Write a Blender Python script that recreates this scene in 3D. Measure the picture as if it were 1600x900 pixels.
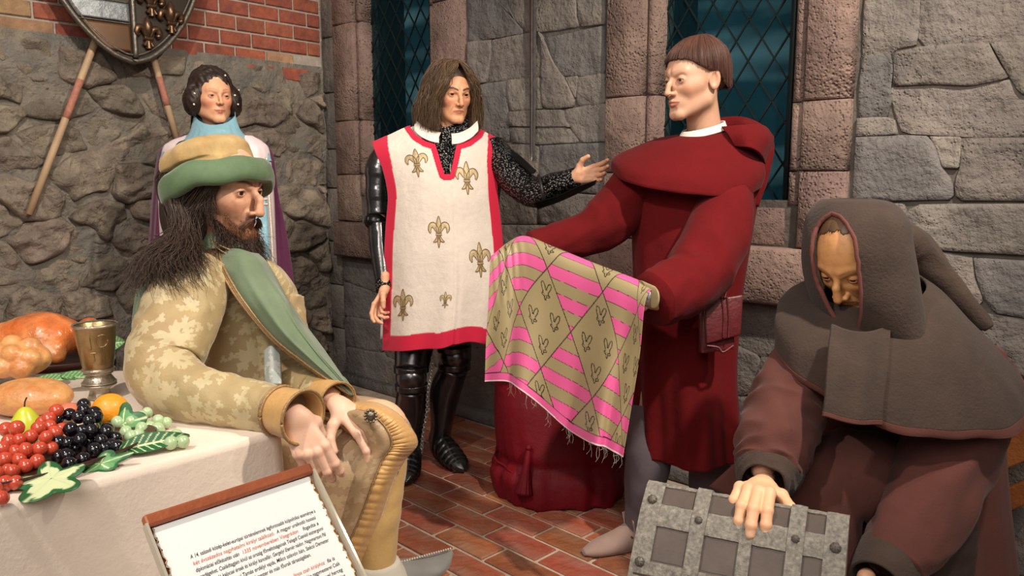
import bpy, math, random
import numpy as np
for o in list(bpy.data.objects): bpy.data.objects.remove(o)
random.seed(7); RNG = np.random.default_rng(7)
SC = bpy.context.scene; COL = SC.collection
F_PX, PITCH, HC = 1200.0, math.radians(8.0), 1.27
# ---------------------------------------------------------------- camera, world, lights, exposure
cd = bpy.data.cameras.new('camera'); cam = bpy.data.objects.new('camera', cd); COL.objects.link(cam)
cd.sensor_width = 36; cd.lens = 36 * F_PX / 1600; cd.clip_start = .02
cam.location = (0, 0, HC); cam.rotation_euler = (math.radians(90) - PITCH, 0, 0); SC.camera = cam
w = bpy.data.worlds.new('world'); SC.world = w; w.use_nodes = True
w.node_tree.nodes['Background'].inputs[0].default_value = (1, .93, .86, 1)
w.node_tree.nodes['Background'].inputs[1].default_value = .24
def lamp(name, kind, loc, target, power, size=.1, col=(1, .9, .78), angle=60, blend=.6):
    l = bpy.data.lights.new(name, kind); o = bpy.data.objects.new(name, l); COL.objects.link(o)
    l.energy = power; l.color = col; o.location = loc
    d = np.array(target, float) - np.array(loc, float)
    import mathutils
    o.rotation_euler = mathutils.Vector(d).to_track_quat('-Z', 'Y').to_euler()
    if kind == 'AREA': l.size = size
    else: l.shadow_soft_size = size
    if kind == 'SPOT': l.spot_size = math.radians(angle); l.spot_blend = blend
    return o
lamp('ceiling_spot', 'SPOT', (1.35, .9, 3.1), (-.1, 3.0, 1.0), 370, .05, (1, .89, .76), 78)
lamp('ceiling_spot', 'SPOT', (-1.25, .35, 3.0), (-.35, 2.0, .8), 170, .06, (1, .90, .79), 74)
lamp('ceiling_spot', 'SPOT', (1.9, 1.15, 2.9), (.8, 1.75, .7), 62, .04, (1, .86, .70), 62)
lamp('ceiling_spot', 'SPOT', (-.9, 1.6, 3.3), (-1.9, 4.1, 1.4), 170, .06, (1, .9, .78), 80)
lamp('fill_light', 'AREA', (-.3, -.9, 2.7), (-.1, 2.4, .9), 46, 1.6, (1, .94, .87))  # soft area fill added behind the camera, not a fixture of the room
SC.view_settings.view_transform = 'Standard'; SC.view_settings.look = 'None'
SC.view_settings.exposure = 0.0; SC.view_settings.gamma = 1; SC.view_settings.use_curve_mapping = False
# ---------------------------------------------------------------- vectors and pixels
A = lambda *v: np.array(v, float)
CAM = A(0, 0, HC); FW = A(0, math.cos(PITCH), -math.sin(PITCH)); UP = A(0, math.sin(PITCH), math.cos(PITCH)); RT = A(1, 0, 0)
def nrm(v): v = np.asarray(v, float); return v / (np.linalg.norm(v) + 1e-12)
def ray(px, py): return FW + (px - 800) / F_PX * RT - (py - 450) / F_PX * UP
def P(px, py, t): return CAM + t * ray(px, py)          # a point of the place seen at this direction and distance
def Pz(px, py, z): r = ray(px, py); return CAM + r * (z - HC) / r[2]
def proj(V):
    d = np.asarray(V) - CAM; t = d @ FW
    return np.stack([800 + F_PX * (d @ RT) / t, 450 - F_PX * (d @ UP) / t], -1)
def sn(p, f, seed=0, oct=1):
    r = np.random.default_rng(seed); out = 0; a = 1.; tot = 0
    p = np.asarray(p, float)
    for _ in range(oct):
        for _ in range(5):
            d = r.normal(size=p.shape[-1]); d /= np.linalg.norm(d)
            out = out + a * np.sin(p @ d * f * r.uniform(.6, 1.4) + r.uniform(0, 6.28)); tot += a * .75
        f *= 2.1; a *= .5
    return out / tot * 1.3
def cr(keys, n, ts=None):
    K = np.asarray(keys, float); k = len(K)
    u = np.linspace(0, k - 1, n) if ts is None else np.asarray(ts) * (k - 1)
    i = np.clip(np.floor(u).astype(int), 0, k - 2); f = (u - i).reshape((-1,) + (1,) * (K.ndim - 1))
    p1, p2 = K[i], K[i + 1]; p0 = np.where((i == 0).reshape(f.shape), 2 * p1 - p2, K[np.maximum(i - 1, 0)])
    p3 = np.where((i == k - 2).reshape(f.shape), 2 * p2 - p1, K[np.minimum(i + 2, k - 1)])
    return .5 * (2 * p1 + (p2 - p0) * f + (2 * p0 - 5 * p1 + 4 * p2 - p3) * f ** 2 + (3 * p1 - p0 - 3 * p2 + p3) * f ** 3)
# ---------------------------------------------------------------- objects
def org(o):
    p = A(0, 0, 0)
    while o is not None: p = p + np.array(o.location); o = o.parent
    return p
def setp(o, label=None, cat=None, group=None, kind=None):
    if label: o['label'] = label
    if cat: o['category'] = cat
    if group: o['group'] = group
    if kind: o['kind'] = kind
    return o
def thing(name, loc, label=None, cat=None, group=None, kind=None, rot=None):
    o = bpy.data.objects.new(name, None); COL.objects.link(o); o.location = tuple(loc); o.empty_display_size = .05
    if rot: o.rotation_euler = rot
    return setp(o, label, cat, group, kind)
def mesh(name, V, F, uv=None, col=None, smooth=True):
    me = bpy.data.meshes.new(name); V = np.asarray(V, float).reshape(-1, 3)
    me.vertices.add(len(V)); me.vertices.foreach_set('co', V.astype(np.float32).ravel())
    if isinstance(F, np.ndarray): n = np.full(len(F), F.shape[1]); fl = F.ravel()
    else: n = np.array([len(f) for f in F]); fl = np.concatenate([np.asarray(f) for f in F]) if len(F) else np.zeros(0, int)
    me.loops.add(len(fl)); me.loops.foreach_set('vertex_index', fl.astype(np.int32))
    me.polygons.add(len(n)); me.polygons.foreach_set('loop_start', np.concatenate([[0], np.cumsum(n)[:-1]]).astype(np.int32))
    me.polygons.foreach_set('loop_total', n.astype(np.int32))
    if uv is not None:
        l = me.uv_layers.new(name='UVMap'); l.data.foreach_set('uv', np.asarray(uv, np.float32).ravel())
    if col is not None:
        c = np.asarray(col, float).reshape(-1, 3); a = me.color_attributes.new('Col', 'FLOAT_COLOR', 'POINT')
        a.data.foreach_set('color', np.concatenate([c, np.ones((len(c), 1))], 1).astype(np.float32).ravel())
    me.update(calc_edges=True); me.validate()
    me.polygons.foreach_set('use_smooth', np.full(len(me.polygons), bool(smooth))); return me
def link(name, me, mat, parent=None, loc=None, **k):
    o = bpy.data.objects.new(name, me); COL.objects.link(o); o.parent = parent
    if mat is not None and not me.materials: me.materials.append(mat)
    if loc is not None: o.location = tuple(loc)
    return setp(o, **k)
def mk(name, V, F, mat, parent=None, uv=None, col=None, smooth=True, thick=0, sub=0, offset=-1, **k):
    """world-space vertices; parents are unrotated empties or meshes"""
    V = np.asarray(V, float).reshape(-1, 3)
    o_ = org(parent) if parent is not None else V.mean(0) * A(1, 1, 0) + A(0, 0, V[:, 2].min())
    me = mesh(name, V - o_, F, uv, col, smooth); o = link(name, me, mat, parent, None if parent is not None else o_, **k)
    if thick: m = o.modifiers.new('thickness', 'SOLIDIFY'); m.thickness = thick; m.offset = offset
    if sub: m = o.modifiers.new('smooth', 'SUBSURF'); m.levels = sub; m.render_levels = sub
    return o
class MB:
    def __init__(s): s.V = []; s.F = []; s.C = []; s.n = 0
    def add(s, V, F, col=None):
        V = np.asarray(V, float).reshape(-1, 3); s.V.append(V); s.F += [tuple(int(i) + s.n for i in f) for f in F]
        s.C.append(np.tile(np.asarray(col if col is not None else (1, 1, 1), float), (len(V), 1)) if col is None or np.ndim(col) == 1 else col); s.n += len(V); return s
    def out(s, name, mat, parent=None, usecol=False, **k):
        return mk(name, np.concatenate(s.V), s.F, mat, parent, col=np.concatenate(s.C) if usecol else None, **k)
def gridF(n, m, closed=False):
    i, j = np.meshgrid(np.arange(n - 1), np.arange(m if closed else m - 1), indexing='ij'); j2 = (j + 1) % m
    return np.stack([i * m + j, i * m + j2, (i + 1) * m + j2, (i + 1) * m + j], -1).reshape(-1, 4)
def gridUV(U, W, closed=False):      # U,W (n, m or m+1)
    n = U.shape[0]; mm = U.shape[1] - 1
    i, j = np.meshgrid(np.arange(n - 1), np.arange(mm), indexing='ij')
    return np.stack([np.stack([U[a, b], W[a, b]], -1) for a, b in ((i, j), (i, j + 1), (i + 1, j + 1), (i + 1, j))], -2).reshape(-1, 2)
def ringfaces(R, closed=True):
    n, m = R.shape[:2]; F = gridF(n, m, closed)
    Rc = np.concatenate([R, R[:, :1]], 1) if closed else R
    du = np.concatenate([np.zeros((n, 1)), np.cumsum(np.linalg.norm(np.diff(Rc, axis=1), axis=2), 1)], 1)
    dv = np.concatenate([np.zeros((1, Rc.shape[1])), np.cumsum(np.linalg.norm(np.diff(Rc, axis=0), axis=2), 0)], 0)
    s = du[:, -1:].mean() / np.maximum(du[:, -1:], 1e-6)
    return F, gridUV(du * (.5 + .5 * s), np.tile(dv.mean(1, keepdims=True), (1, Rc.shape[1])))
def rings(keys, n, m, fold=None, pw=2., phase=0., ts=None):
    """keys (centre, half-axis u, half-axis v) -> smooth skin of rings"""
    K = cr(np.array([[k[0], k[1], k[2]] for k in keys], float), n, ts); th = np.linspace(0, 2 * np.pi, m, endpoint=False) + phase
    c, s = np.cos(th), np.sin(th); c = np.sign(c) * abs(c) ** (2 / pw); s = np.sign(s) * abs(s) ** (2 / pw)
    T, S = np.meshgrid(th, np.linspace(0, 1, n)); R = c[None, :, None] * K[:, 1][:, None] + s[None, :, None] * K[:, 2][:, None]
    if fold is not None: R = R * fold(T, S)[..., None]
    return K[:, 0][:, None] + R
def capped(R, F, uv=None, a=True, b=True):
    n, m = R.shape[:2]; V = R.reshape(-1, 3); F = [tuple(f) for f in F]; uv = list(uv) if uv is not None else None
    for do, r, rev in ((a, 0, 1), (b, n - 1, 0)):
        if do:
            f = tuple(range(r * m, r * m + m)); F.append(f[::-1] if rev else f)
            if uv is not None: uv += [(0, 0)] * m
    return V, F, uv
def frames(path):
    T = np.gradient(path, axis=0); T /= np.linalg.norm(T, axis=1)[:, None] + 1e-9
    N = np.zeros_like(T); a = A(0, 0, 1) if abs(T[0][2]) < .8 else A(0, 1, 0); N[0] = nrm(np.cross(T[0], a))
    for i in range(1, len(T)): N[i] = nrm(N[i - 1] - T[i] * (N[i - 1] @ T[i]))
    return T, N, np.cross(T, N)
def tube(path, rad, n=24, m=12, fold=None, flat=1., ends=True):
    """round limb or cord through the path points; returns rings grid"""
    pr = cr(np.array([list(p) + [r] for p, r in zip(path, rad if np.ndim(rad) else [rad] * len(path))], float), n)
    p, r = pr[:, :3], np.maximum(pr[:, 3], 1e-4); T, N, B = frames(p); th = np.linspace(0, 2 * np.pi, m, endpoint=False)
    TT, S = np.meshgrid(th, np.linspace(0, 1, n)); q = r[:, None] * (fold(TT, S) if fold else 1)
    return p[:, None] + q[..., None] * (np.cos(th)[None, :, None] * N[:, None] + flat * np.sin(th)[None, :, None] * B[:, None])
def tubemesh(path, rad, n=24, m=12, fold=None, flat=1.):
    R = tube(path, rad, n, m, fold, flat); F, uv = ringfaces(R); return capped(R, F, uv)
def box(c, s, ax=None):
    ax = ax or (A(1, 0, 0), A(0, 1, 0), A(0, 0, 1)); V = []
    for k in range(8): V.append(np.array(c) + sum(ax[i] * s[i] * (1 if k >> i & 1 else -1) / 2 for i in range(3)))
    return np.array(V), [(0, 2, 3, 1), (4, 5, 7, 6), (0, 1, 5, 4), (2, 6, 7, 3), (0, 4, 6, 2), (1, 3, 7, 5)]
def sphere(c, r, n=12, m=18, R=None):
    th = np.linspace(0, np.pi, n); ph = np.linspace(0, 2 * np.pi, m, endpoint=False); T, H = np.meshgrid(th, ph, indexing='ij')
    V = np.stack([np.sin(T) * np.cos(H), np.sin(T) * np.sin(H), np.cos(T)], -1) * np.asarray(r if np.ndim(r) else (r, r, r))
    if R is not None: V = V @ np.asarray(R).T
    return (V + np.asarray(c)).reshape(-1, 3), [tuple(f) for f in gridF(n, m, True)]
def lathe(prof, c, m=32):
    th = np.linspace(0, 2 * np.pi, m, endpoint=False)
    V = np.stack([np.stack([r * np.cos(th), r * np.sin(th), np.full(m, z)], -1) for r, z in prof]) + np.asarray(c)
    return V
def bevel(o, w_, seg=2): m = o.modifiers.new('bevel', 'BEVEL'); m.width = w_; m.segments = seg; m.limit_method = 'ANGLE'; return o
# ---------------------------------------------------------------- materials
def mat(name, col, rough=.6, metal=0, var=0, vscale=8, col2=None, bump=0, bscale=40, bdet=4, sheen=0, coat=0, vcol=False, extra=None, spec=.5, sss=0, sssr=(1, .35, .2), coord='Object', aniso=None, b2=0, b2scale=6):
    m = bpy.data.materials.new(name); m.use_nodes = True; nt = m.node_tree; N, L = nt.nodes, nt.links
    b = N['Principled BSDF']; b.inputs['Roughness'].default_value = rough; b.inputs['Metallic'].default_value = metal
    b.inputs['Specular IOR Level'].default_value = spec
    if sheen: b.inputs['Sheen Weight'].default_value = sheen; b.inputs['Sheen Roughness'].default_value = .4
    if coat: b.inputs['Coat Weight'].default_value = coat; b.inputs['Coat Roughness'].default_value = .08
    if sss: b.inputs['Subsurface Weight'].default_value = sss; b.inputs['Subsurface Radius'].default_value = sssr; b.inputs['Subsurface Scale'].default_value = .008
    tc = N.new('ShaderNodeTexCoord'); vec = tc.outputs[coord]
    if aniso:
        mp = N.new('ShaderNodeMapping'); mp.inputs['Scale'].default_value = aniso; L.new(vec, mp.inputs[0]); vec = mp.outputs[0]
    def noise(s, d=4, r=.55):
        n = N.new('ShaderNodeTexNoise'); n.inputs['Scale'].default_value = s; n.inputs['Detail'].default_value = d; n.inputs['Roughness'].default_value = r; L.new(vec, n.inputs['Vector']); return n.outputs['Fac']
    base = None
    if vcol: a = N.new('ShaderNodeAttribute'); a.attribute_name = 'Col'; base = a.outputs['Color']
    else: r_ = N.new('ShaderNodeRGB'); r_.outputs[0].default_value = (*col, 1); base = r_.outputs[0]
    if col2 is not None:
        mx = N.new('ShaderNodeMix'); mx.data_type = 'RGBA'; cr_ = N.new('ShaderNodeValToRGB'); cr_.color_ramp.elements[0].position = .38; cr_.color_ramp.elements[1].position = .64
        L.new(noise(vscale, 6, .65), cr_.inputs[0]); L.new(cr_.outputs[0], mx.inputs[0]); L.new(base, mx.inputs[6]); mx.inputs[7].default_value = (*col2, 1); base = mx.outputs[2]
    if var:
        mr = N.new('ShaderNodeMapRange'); mr.inputs[1].default_value = .3; mr.inputs[2].default_value = .7; mr.inputs[3].default_value = 1 - var; mr.inputs[4].default_value = 1 + var
        L.new(noise(vscale * 1.7, 5, .6), mr.inputs[0]); vm = N.new('ShaderNodeVectorMath'); vm.operation = 'SCALE'; L.new(base, vm.inputs[0]); L.new(mr.outputs[0], vm.inputs['Scale']); base = vm.outputs[0]
    L.new(base, b.inputs['Base Color'])
    nv = None
    for amt, sc, dt in ((bump, bscale, bdet), (b2, b2scale, 5)):
        if amt:
            bp = N.new('ShaderNodeBump'); bp.inputs['Strength'].default_value = min(1, amt); bp.inputs['Distance'].default_value = .35 / sc * max(1, amt); L.new(noise(sc, dt, .6), bp.inputs['Height'])
            if nv is not None: L.new(nv, bp.inputs['Normal'])
            nv = bp.outputs[0]
    if nv is not None: L.new(nv, b.inputs['Normal'])
    if extra: extra(nt, b, vec, base, nv)
    return m
def objrand(nt, b, vec, base, nv, amt=.22, hue=.03):
    N, L = nt.nodes, nt.links; oi = N.new('ShaderNodeObjectInfo'); mr = N.new('ShaderNodeMapRange'); mr.inputs[3].default_value = 1 - amt; mr.inputs[4].default_value = 1 + amt
    L.new(oi.outputs['Random'], mr.inputs[0]); hs = N.new('ShaderNodeHueSaturation'); L.new(mr.outputs[0], hs.inputs['Value']); L.new(base, hs.inputs['Color'])
    m2 = N.new('ShaderNodeMath'); m2.operation = 'MULTIPLY'; m2.inputs[1].default_value = 7.77; m3 = N.new('ShaderNodeMath'); m3.operation = 'FRACT'; L.new(oi.outputs['Random'], m2.inputs[0]); L.new(m2.outputs[0], m3.inputs[0])
    m4 = N.new('ShaderNodeMapRange'); m4.inputs[3].default_value = .5 - hue; m4.inputs[4].default_value = .5 + hue; L.new(m3.outputs[0], m4.inputs[0]); L.new(m4.outputs[0], hs.inputs['Hue']); L.new(hs.outputs[0], b.inputs['Base Color'])
def c8(r, g, b): return tuple(((x / 255 + .055) / 1.055) ** 2.4 if x > 10 else x / 255 / 12.92 for x in (r, g, b))
# ---------------------------------------------------------------- signed-distance modelling
def cap_(p, a, b, ra, rb=None):
    rb = ra if rb is None else rb; a = np.asarray(a, np.float32); d = np.asarray(b, np.float32) - a; q = p - a
    h = np.clip(q @ d / (d @ d + 1e-12), 0, 1); return np.sqrt(((q - h[:, None] * d) ** 2).sum(1)) - (ra + (rb - ra) * h)
def ell_(p, c, r):
    q = p - np.asarray(c, np.float32); r = np.asarray(r, np.float32); k0 = np.sqrt(((q / r) ** 2).sum(1)); k1 = np.sqrt(((q / r / r) ** 2).sum(1)) + 1e-9
    return k0 * (k0 - 1) / k1
def smin(a, b, k): h = np.maximum(k - abs(a - b), 0) / k; return np.minimum(a, b) - h * h * k * .25
def smax(a, b, k): return -smin(-a, -b, k)
def iso(f, lo, hi, h, st=4):
    lo = np.asarray(lo, np.float32); n = (np.ceil((np.asarray(hi) - lo) / h / st)).astype(int); N = n * st + 1
    ci = np.stack(np.meshgrid(*[np.arange(k + 1) for k in n], indexing='ij'), -1); D = f((lo + ci.reshape(-1, 3) * h * st).astype(np.float32)).reshape(n + 1)
    mn = np.full(n, 1e9)
    for dx in (0, 1):
        for dy in (0, 1):
            for dz in (0, 1): mn = np.minimum(mn, abs(D[dx:n[0] + dx, dy:n[1] + dy, dz:n[2] + dz]))
    act = np.argwhere(mn < st * h * 1.9)
    vals = np.repeat(np.repeat(np.repeat(D, st, 0), st, 1), st, 2)[:N[0], :N[1], :N[2]].astype(np.float32).copy()
    off = np.stack(np.meshgrid(*[np.arange(st + 1)] * 3, indexing='ij'), -1).reshape(-1, 3)
    idx = (act[:, None] * st + off[None]).reshape(-1, 3); fl = np.unique(np.ravel_multi_index(idx.T, N)); idx = np.stack(np.unravel_index(fl, N), -1)
    v = np.empty(len(fl), np.float32)
    for s in range(0, len(fl), 400000): v[s:s + 400000] = f((lo + idx[s:s + 400000] * h).astype(np.float32))
    vals.ravel()[fl] = v; ins = vals < 0
    c = sum(ins[a:N[0] - 1 + a, b:N[1] - 1 + b, d:N[2] - 1 + d].astype(np.int8) for a in (0, 1) for b in (0, 1) for d in (0, 1))
    cells = np.argwhere((c > 0) & (c < 8)); acc = np.zeros((len(cells), 3)); cnt = np.zeros(len(cells))
    cor = [(a, b, d) for a in (0, 1) for b in (0, 1) for d in (0, 1)]
    for a in cor:
        for ax in range(3):
            if a[ax] == 0:
                b = list(a); b[ax] = 1; ia = cells + a; ib = cells + b
                va = vals[tuple(ia.T)]; vb = vals[tuple(ib.T)]; x = (va < 0) != (vb < 0); t = np.where(x, va / np.where(x, va - vb, 1), 0)
                acc += np.where(x[:, None], ia + t[:, None] * (ib - ia), 0); cnt += x
    V = lo + acc / cnt[:, None] * h; mp = np.full(N - 1, -1, np.int64); mp[tuple(cells.T)] = np.arange(len(cells)); Fs = []
    for ax in range(3):
        sl = [slice(None)] * 3; sl2 = [slice(None)] * 3; sl[ax] = slice(0, -1); sl2[ax] = slice(1, None)
        e = np.argwhere(ins[tuple(sl)] != ins[tuple(sl2)]); u, w_ = [(1, 2), (2, 0), (0, 1)][ax]
        e = e[(e[:, u] > 0) & (e[:, w_] > 0) & (e[:, u] < N[u] - 1) & (e[:, w_] < N[w_] - 1)]; q = []
        for du, dw in ((1, 1), (0, 1), (0, 0), (1, 0)):
            g = e.copy(); g[:, u] -= du; g[:, w_] -= dw; q.append(mp[tuple(g.T)])
        q = np.stack(q, 1); flip = ~ins[tuple(e.T)]; q[flip] = q[flip][:, ::-1]; Fs.append(q)
    Fq = np.concatenate(Fs); return V, Fq[(Fq >= 0).all(1)]
# ================================================================ THE SETTING
KC = A(-1.17, 4.89, 0); UR = nrm(A(.736, -.677, 0)); UL = nrm(A(-.677, -.736, 0))   # corner, along the right wall, along the left wall
NR, NL = UL, UR                                                                     # each wall's face looks along the other
def hit(px, py, n, off=0):
    r = ray(px, py); o = KC + n * off; return CAM + r * (((o - CAM) @ n) / (r @ n))
def sR(px, py, off=0): p = hit(px, py, NR, off); return (p - KC) @ UR, p[2]
def sL(px, py, off=0): p = hit(px, py, NL, off); return (p - KC) @ UL, p[2]
def wp(s, z, d, U, N): return KC + U * s + N * d + A(0, 0, 1) * z
M_mortar = mat('mortar', c8(134, 124, 110), .95, var=.25, vscale=5, col2=c8(112, 108, 102), bump=1, bscale=22, bdet=8, b2=1, b2scale=6)
M_rubble = mat('rubble_stone', c8(146, 132, 116), .92, var=.3, vscale=7, col2=c8(122, 110, 98), bump=1.8, bscale=11, bdet=9, b2=1, b2scale=60, extra=lambda *a: objrand(*a, amt=.25, hue=.012))
def pitx(nt, b, vec, base, nv, amt, dens):
    objrand(nt, b, vec, base, nv, amt=amt, hue=.008); N, L = nt.nodes, nt.links
    v = N.new('ShaderNodeTexVoronoi'); v.inputs['Scale'].default_value = 75; L.new(vec, v.inputs['Vector']); n = N.new('ShaderNodeTexNoise'); n.inputs['Scale'].default_value = 5; L.new(vec, n.inputs['Vector'])
    m = N.new('ShaderNodeMath'); m.operation = 'MULTIPLY_ADD'; m.inputs[1].default_value = .9; m.inputs[2].default_value = dens; L.new(n.outputs['Fac'], m.inputs[0]); c = N.new('ShaderNodeMath'); c.operation = 'LESS_THAN'; L.new(v.outputs['Distance'], c.inputs[0]); L.new(m.outputs[0], c.inputs[1])
    r = N.new('ShaderNodeMapRange'); L.new(v.outputs['Distance'], r.inputs[0]); r.inputs[2].default_value = .5; d = N.new('ShaderNodeMath'); d.operation = 'SUBTRACT'; L.new(m.outputs[0], d.inputs[0]); L.new(v.outputs['Distance'], d.inputs[1]); d.use_clamp = True
    bp = N.new('ShaderNodeBump'); bp.invert = True; bp.inputs['Strength'].default_value = 1; bp.inputs['Distance'].default_value = .012; L.new(d.outputs[0], bp.inputs['Height']); L.new(nv, bp.inputs['Normal']); L.new(bp.outputs[0], b.inputs['Normal'])
def pits(col, col2, rough_=.88, amt=.12, bs=34, dens=-.22):
    return mat('dressed_stone', col, rough_, var=.16, vscale=4, col2=col2, bump=.9, bscale=bs, bdet=6, b2=.8, b2scale=9, extra=lambda *a: pitx(*a, amt=amt, dens=dens))
M_ashlar = pits(c8(128, 119, 111), c8(108, 102, 98)); M_ashlar_dark = pits(c8(110, 105, 102), c8(98, 95, 94), amt=.10)
M_pink = pits(c8(136, 112, 101), c8(114, 93, 86), .8, .06, 120, -.05); M_joint = mat('joint', c8(92, 85, 78), .95, var=.3, bump=.8, bscale=30)
M_brick = mat('brick', c8(160, 86, 62), .85, var=.22, vscale=14, col2=c8(134, 76, 62), bump=.7, bscale=60, b2=.4, b2scale=14, extra=lambda *a: objrand(*a, amt=.16, hue=.006))
M_brick_pale = mat('pale_brick', c8(176, 138, 104), .9, var=.22, vscale=10, col2=c8(150, 116, 88), bump=.9, bscale=40, extra=lambda *a: objrand(*a, amt=.15, hue=.01))
M_brickmortar = mat('brick_mortar', c8(172, 160, 148), .95, var=.2, bump=.8, bscale=50)
def clip_poly(poly, a, b):          # keep the points with a.x <= b
    out = []
    for i in range(len(poly)):
        p, q = poly[i], poly[(i + 1) % len(poly)]; dp, dq = p @ a - b, q @ a - b
        if dp <= 0: out.append(p)
        if dp * dq < 0: out.append(p + (q - p) * dp / (dp - dq))
    return out
def voronoi(sites, asp, bounds):
    res = []; S = sites * asp
    for i, c in enumerate(S):
        poly = [np.array(p) * asp for p in bounds]
        for j in np.argsort(((S - c) ** 2).sum(1))[1:22]:
            d = S[j] - c; poly = clip_poly(poly, d, d @ (S[j] + c) / 2)
            if len(poly) < 3: break
        if len(poly) >= 3: res.append([p / asp for p in poly])
    return res
def resample(poly, n):
    P_ = np.array(poly); Q = np.concatenate([P_, P_[:1]]); L = np.concatenate([[0], np.cumsum(np.linalg.norm(np.diff(Q, axis=0), axis=1))])
    t = np.linspace(0, L[-1], n, endpoint=False); return np.stack([np.interp(t, L, Q[:, k]) for k in range(2)], -1)
def stone(poly, U, N, mat_, par, proud, gap=.006, rough_=.006, seed=0, n=24, prof=None, jag=.0, nm='stone', ff=30):
    p = resample(poly, n); c = p.mean(0); v = c - p; L = np.linalg.norm(v, axis=1)[:, None]; p = p + v / (L + 1e-9) * gap
    if jag: p = p + v * sn(np.concatenate([p, p[:, :1] * 0], 1), 26, seed)[:, None] * jag
    prof = prof or [(1, -.03), (1, .1), (.992, .7), (.975, .95), (.8, 1), (.5, 1), (.2, 1)]
    R = []
    for sc, h in prof:
        q = c + (p - c) * sc; d = np.where(h < 0, h, h * proud) + (sn(np.concatenate([q, q[:, :1] * 0 + seed], 1), ff, seed, 3 if ff == 30 else 4) * rough_ * (h > .3))
        R.append(KC + q[:, :1] * U + N * d[:, None] + q[:, 1:] * A(0, 0, 1))
    V = np.concatenate(R); F = [tuple(f) for f in gridF(len(R), n, True)]; V = np.concatenate([V, [R[-1].mean(0)]]); b = (len(R) - 1) * n
    F += [(b + i, b + (i + 1) % n, len(V) - 1) for i in range(n)]
    if np.cross(U, A(0, 0, 1)) @ N < 0: F = [f[::-1] for f in F]
    return mk(nm, V, F, mat_, par)
# ---- left wall: rubble below, bricks above
def wallgrid(U, N, s0, s1, z0, z1, step, amp, d, holes=()):
    ns, nz = int((s1 - s0) / step) + 2, int((z1 - z0) / step) + 2; S, Z = np.meshgrid(np.linspace(s0, s1, ns), np.linspace(z0, z1, nz))
    q = np.stack([S, Z, S * 0], -1); D = d + amp * sn(q, 14, 3, 4); V = KC + S[..., None] * U + Z[..., None] * A(0, 0, 1) + D[..., None] * N
    F = gridF(nz, ns); cs = S.ravel()[F].mean(1); cz = Z.ravel()[F].mean(1); k = np.ones(len(F), bool)
    for a, b, e, f in holes: k &= ~((cs > a) & (cs < b) & (cz > e) & (cz < f))
    F = F[k]; return V.reshape(-1, 3), (F if np.cross(U, A(0, 0, 1)) @ N > 0 else F[:, ::-1])
zb = sL(480, 108)[1]
V, F = wallgrid(UL, NL, -.05, 4.6, 0, zb + .02, .015, .022, .019)
wl = mk('wall_left', V, F, M_mortar, kind='structure')
nx, nz = 15, 11
sites = np.array([[(i + .5 * (j % 2) + RNG.uniform(-.42, .42)) * .262, (j + .5 + RNG.uniform(-.42, .42)) * (zb / nz)] for j in range(nz) for i in range(-1, nx)])
for i, p in enumerate(voronoi(sites, A(1, 1.45), [(0.03, .01), (3.7, .01), (3.7, zb - .015), (.03, zb - .015)])):
    pr = RNG.uniform(.01, .08); stone(p, UL, NL, M_rubble, wl, pr, gap=RNG.uniform(.0, .012), rough_=.030, seed=i, n=46, jag=.24, ff=46,
        prof=[(1.04, -.03), (1.0, .0), (.975, .35), (.93, .66), (.87, .84), (.8, .93), (.72, .98), (.63, 1.0), (.54, 1.02), (.45, 1.0), (.36, .98), (.27, 1.02), (.18, 1.04), (.09, 1.0)])
# brick field
V, F = wallgrid(UL, NL, -.05, 4.6, zb - .02, 2.95, .08, .001, -.006)
bm = mk('brick_mortar_bed', V, F, M_brickmortar, wl)
def slab(s0, s1, z0, z1, d0, d1, U, N, bev=.004, tilt=0.):
    V = []; zz = lambda z, s: z + tilt * (s - s0)
    for d, b in ((d0, 0), (d1 - bev, 0), (d1, bev)):
        V += [wp(s0 + b, zz(z0 + b, s0), d, U, N), wp(s1 - b, zz(z0 + b, s1), d, U, N), wp(s1 - b, zz(z1 - b, s1), d, U, N), wp(s0 + b, zz(z1 - b, s0), d, U, N)]
    F = [(r + i, r + (i + 1) % 4, r + 4 + (i + 1) % 4, r + 4 + i) for r in (0, 4) for i in range(4)] + [(8, 9, 10, 11)]
    return np.array(V), F if np.cross(U, A(0, 0, 1)) @ N > 0 else [f[::-1] for f in F]
row = 0; z = zb
bl, bh = .172, .071
for row in range(12):
    s = .02 - (row % 2) * .09; big = False
    while s < 4.0:
        pale = s > 1.42 + .06 * (row % 3) and row < 3; L = bl * (1.9 if pale else 1) * RNG.uniform(.96, 1.03)
        skip = (row == 0 and (s < .10 or (1.02 < s < 1.18)))
        if not skip and s + L > .03:
            V, F = slab(max(s, .02), s + L, z, z + bh, -.02, RNG.uniform(.004, .012), UL, NL)
            mk('brick', V, F, M_brick_pale if pale or (row == 0 and s < .3) else M_brick, wl, smooth=False)
        s += L + .013
    z += bh + .013
for s, zz in ((.35, zb - .085), (.12, zb - .08)):
    V, F = slab(s, s + .17, zz, zz + .07, -.02, .03, UL, NL); mk('brick', V, F, M_brick, wl, smooth=False)
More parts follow.
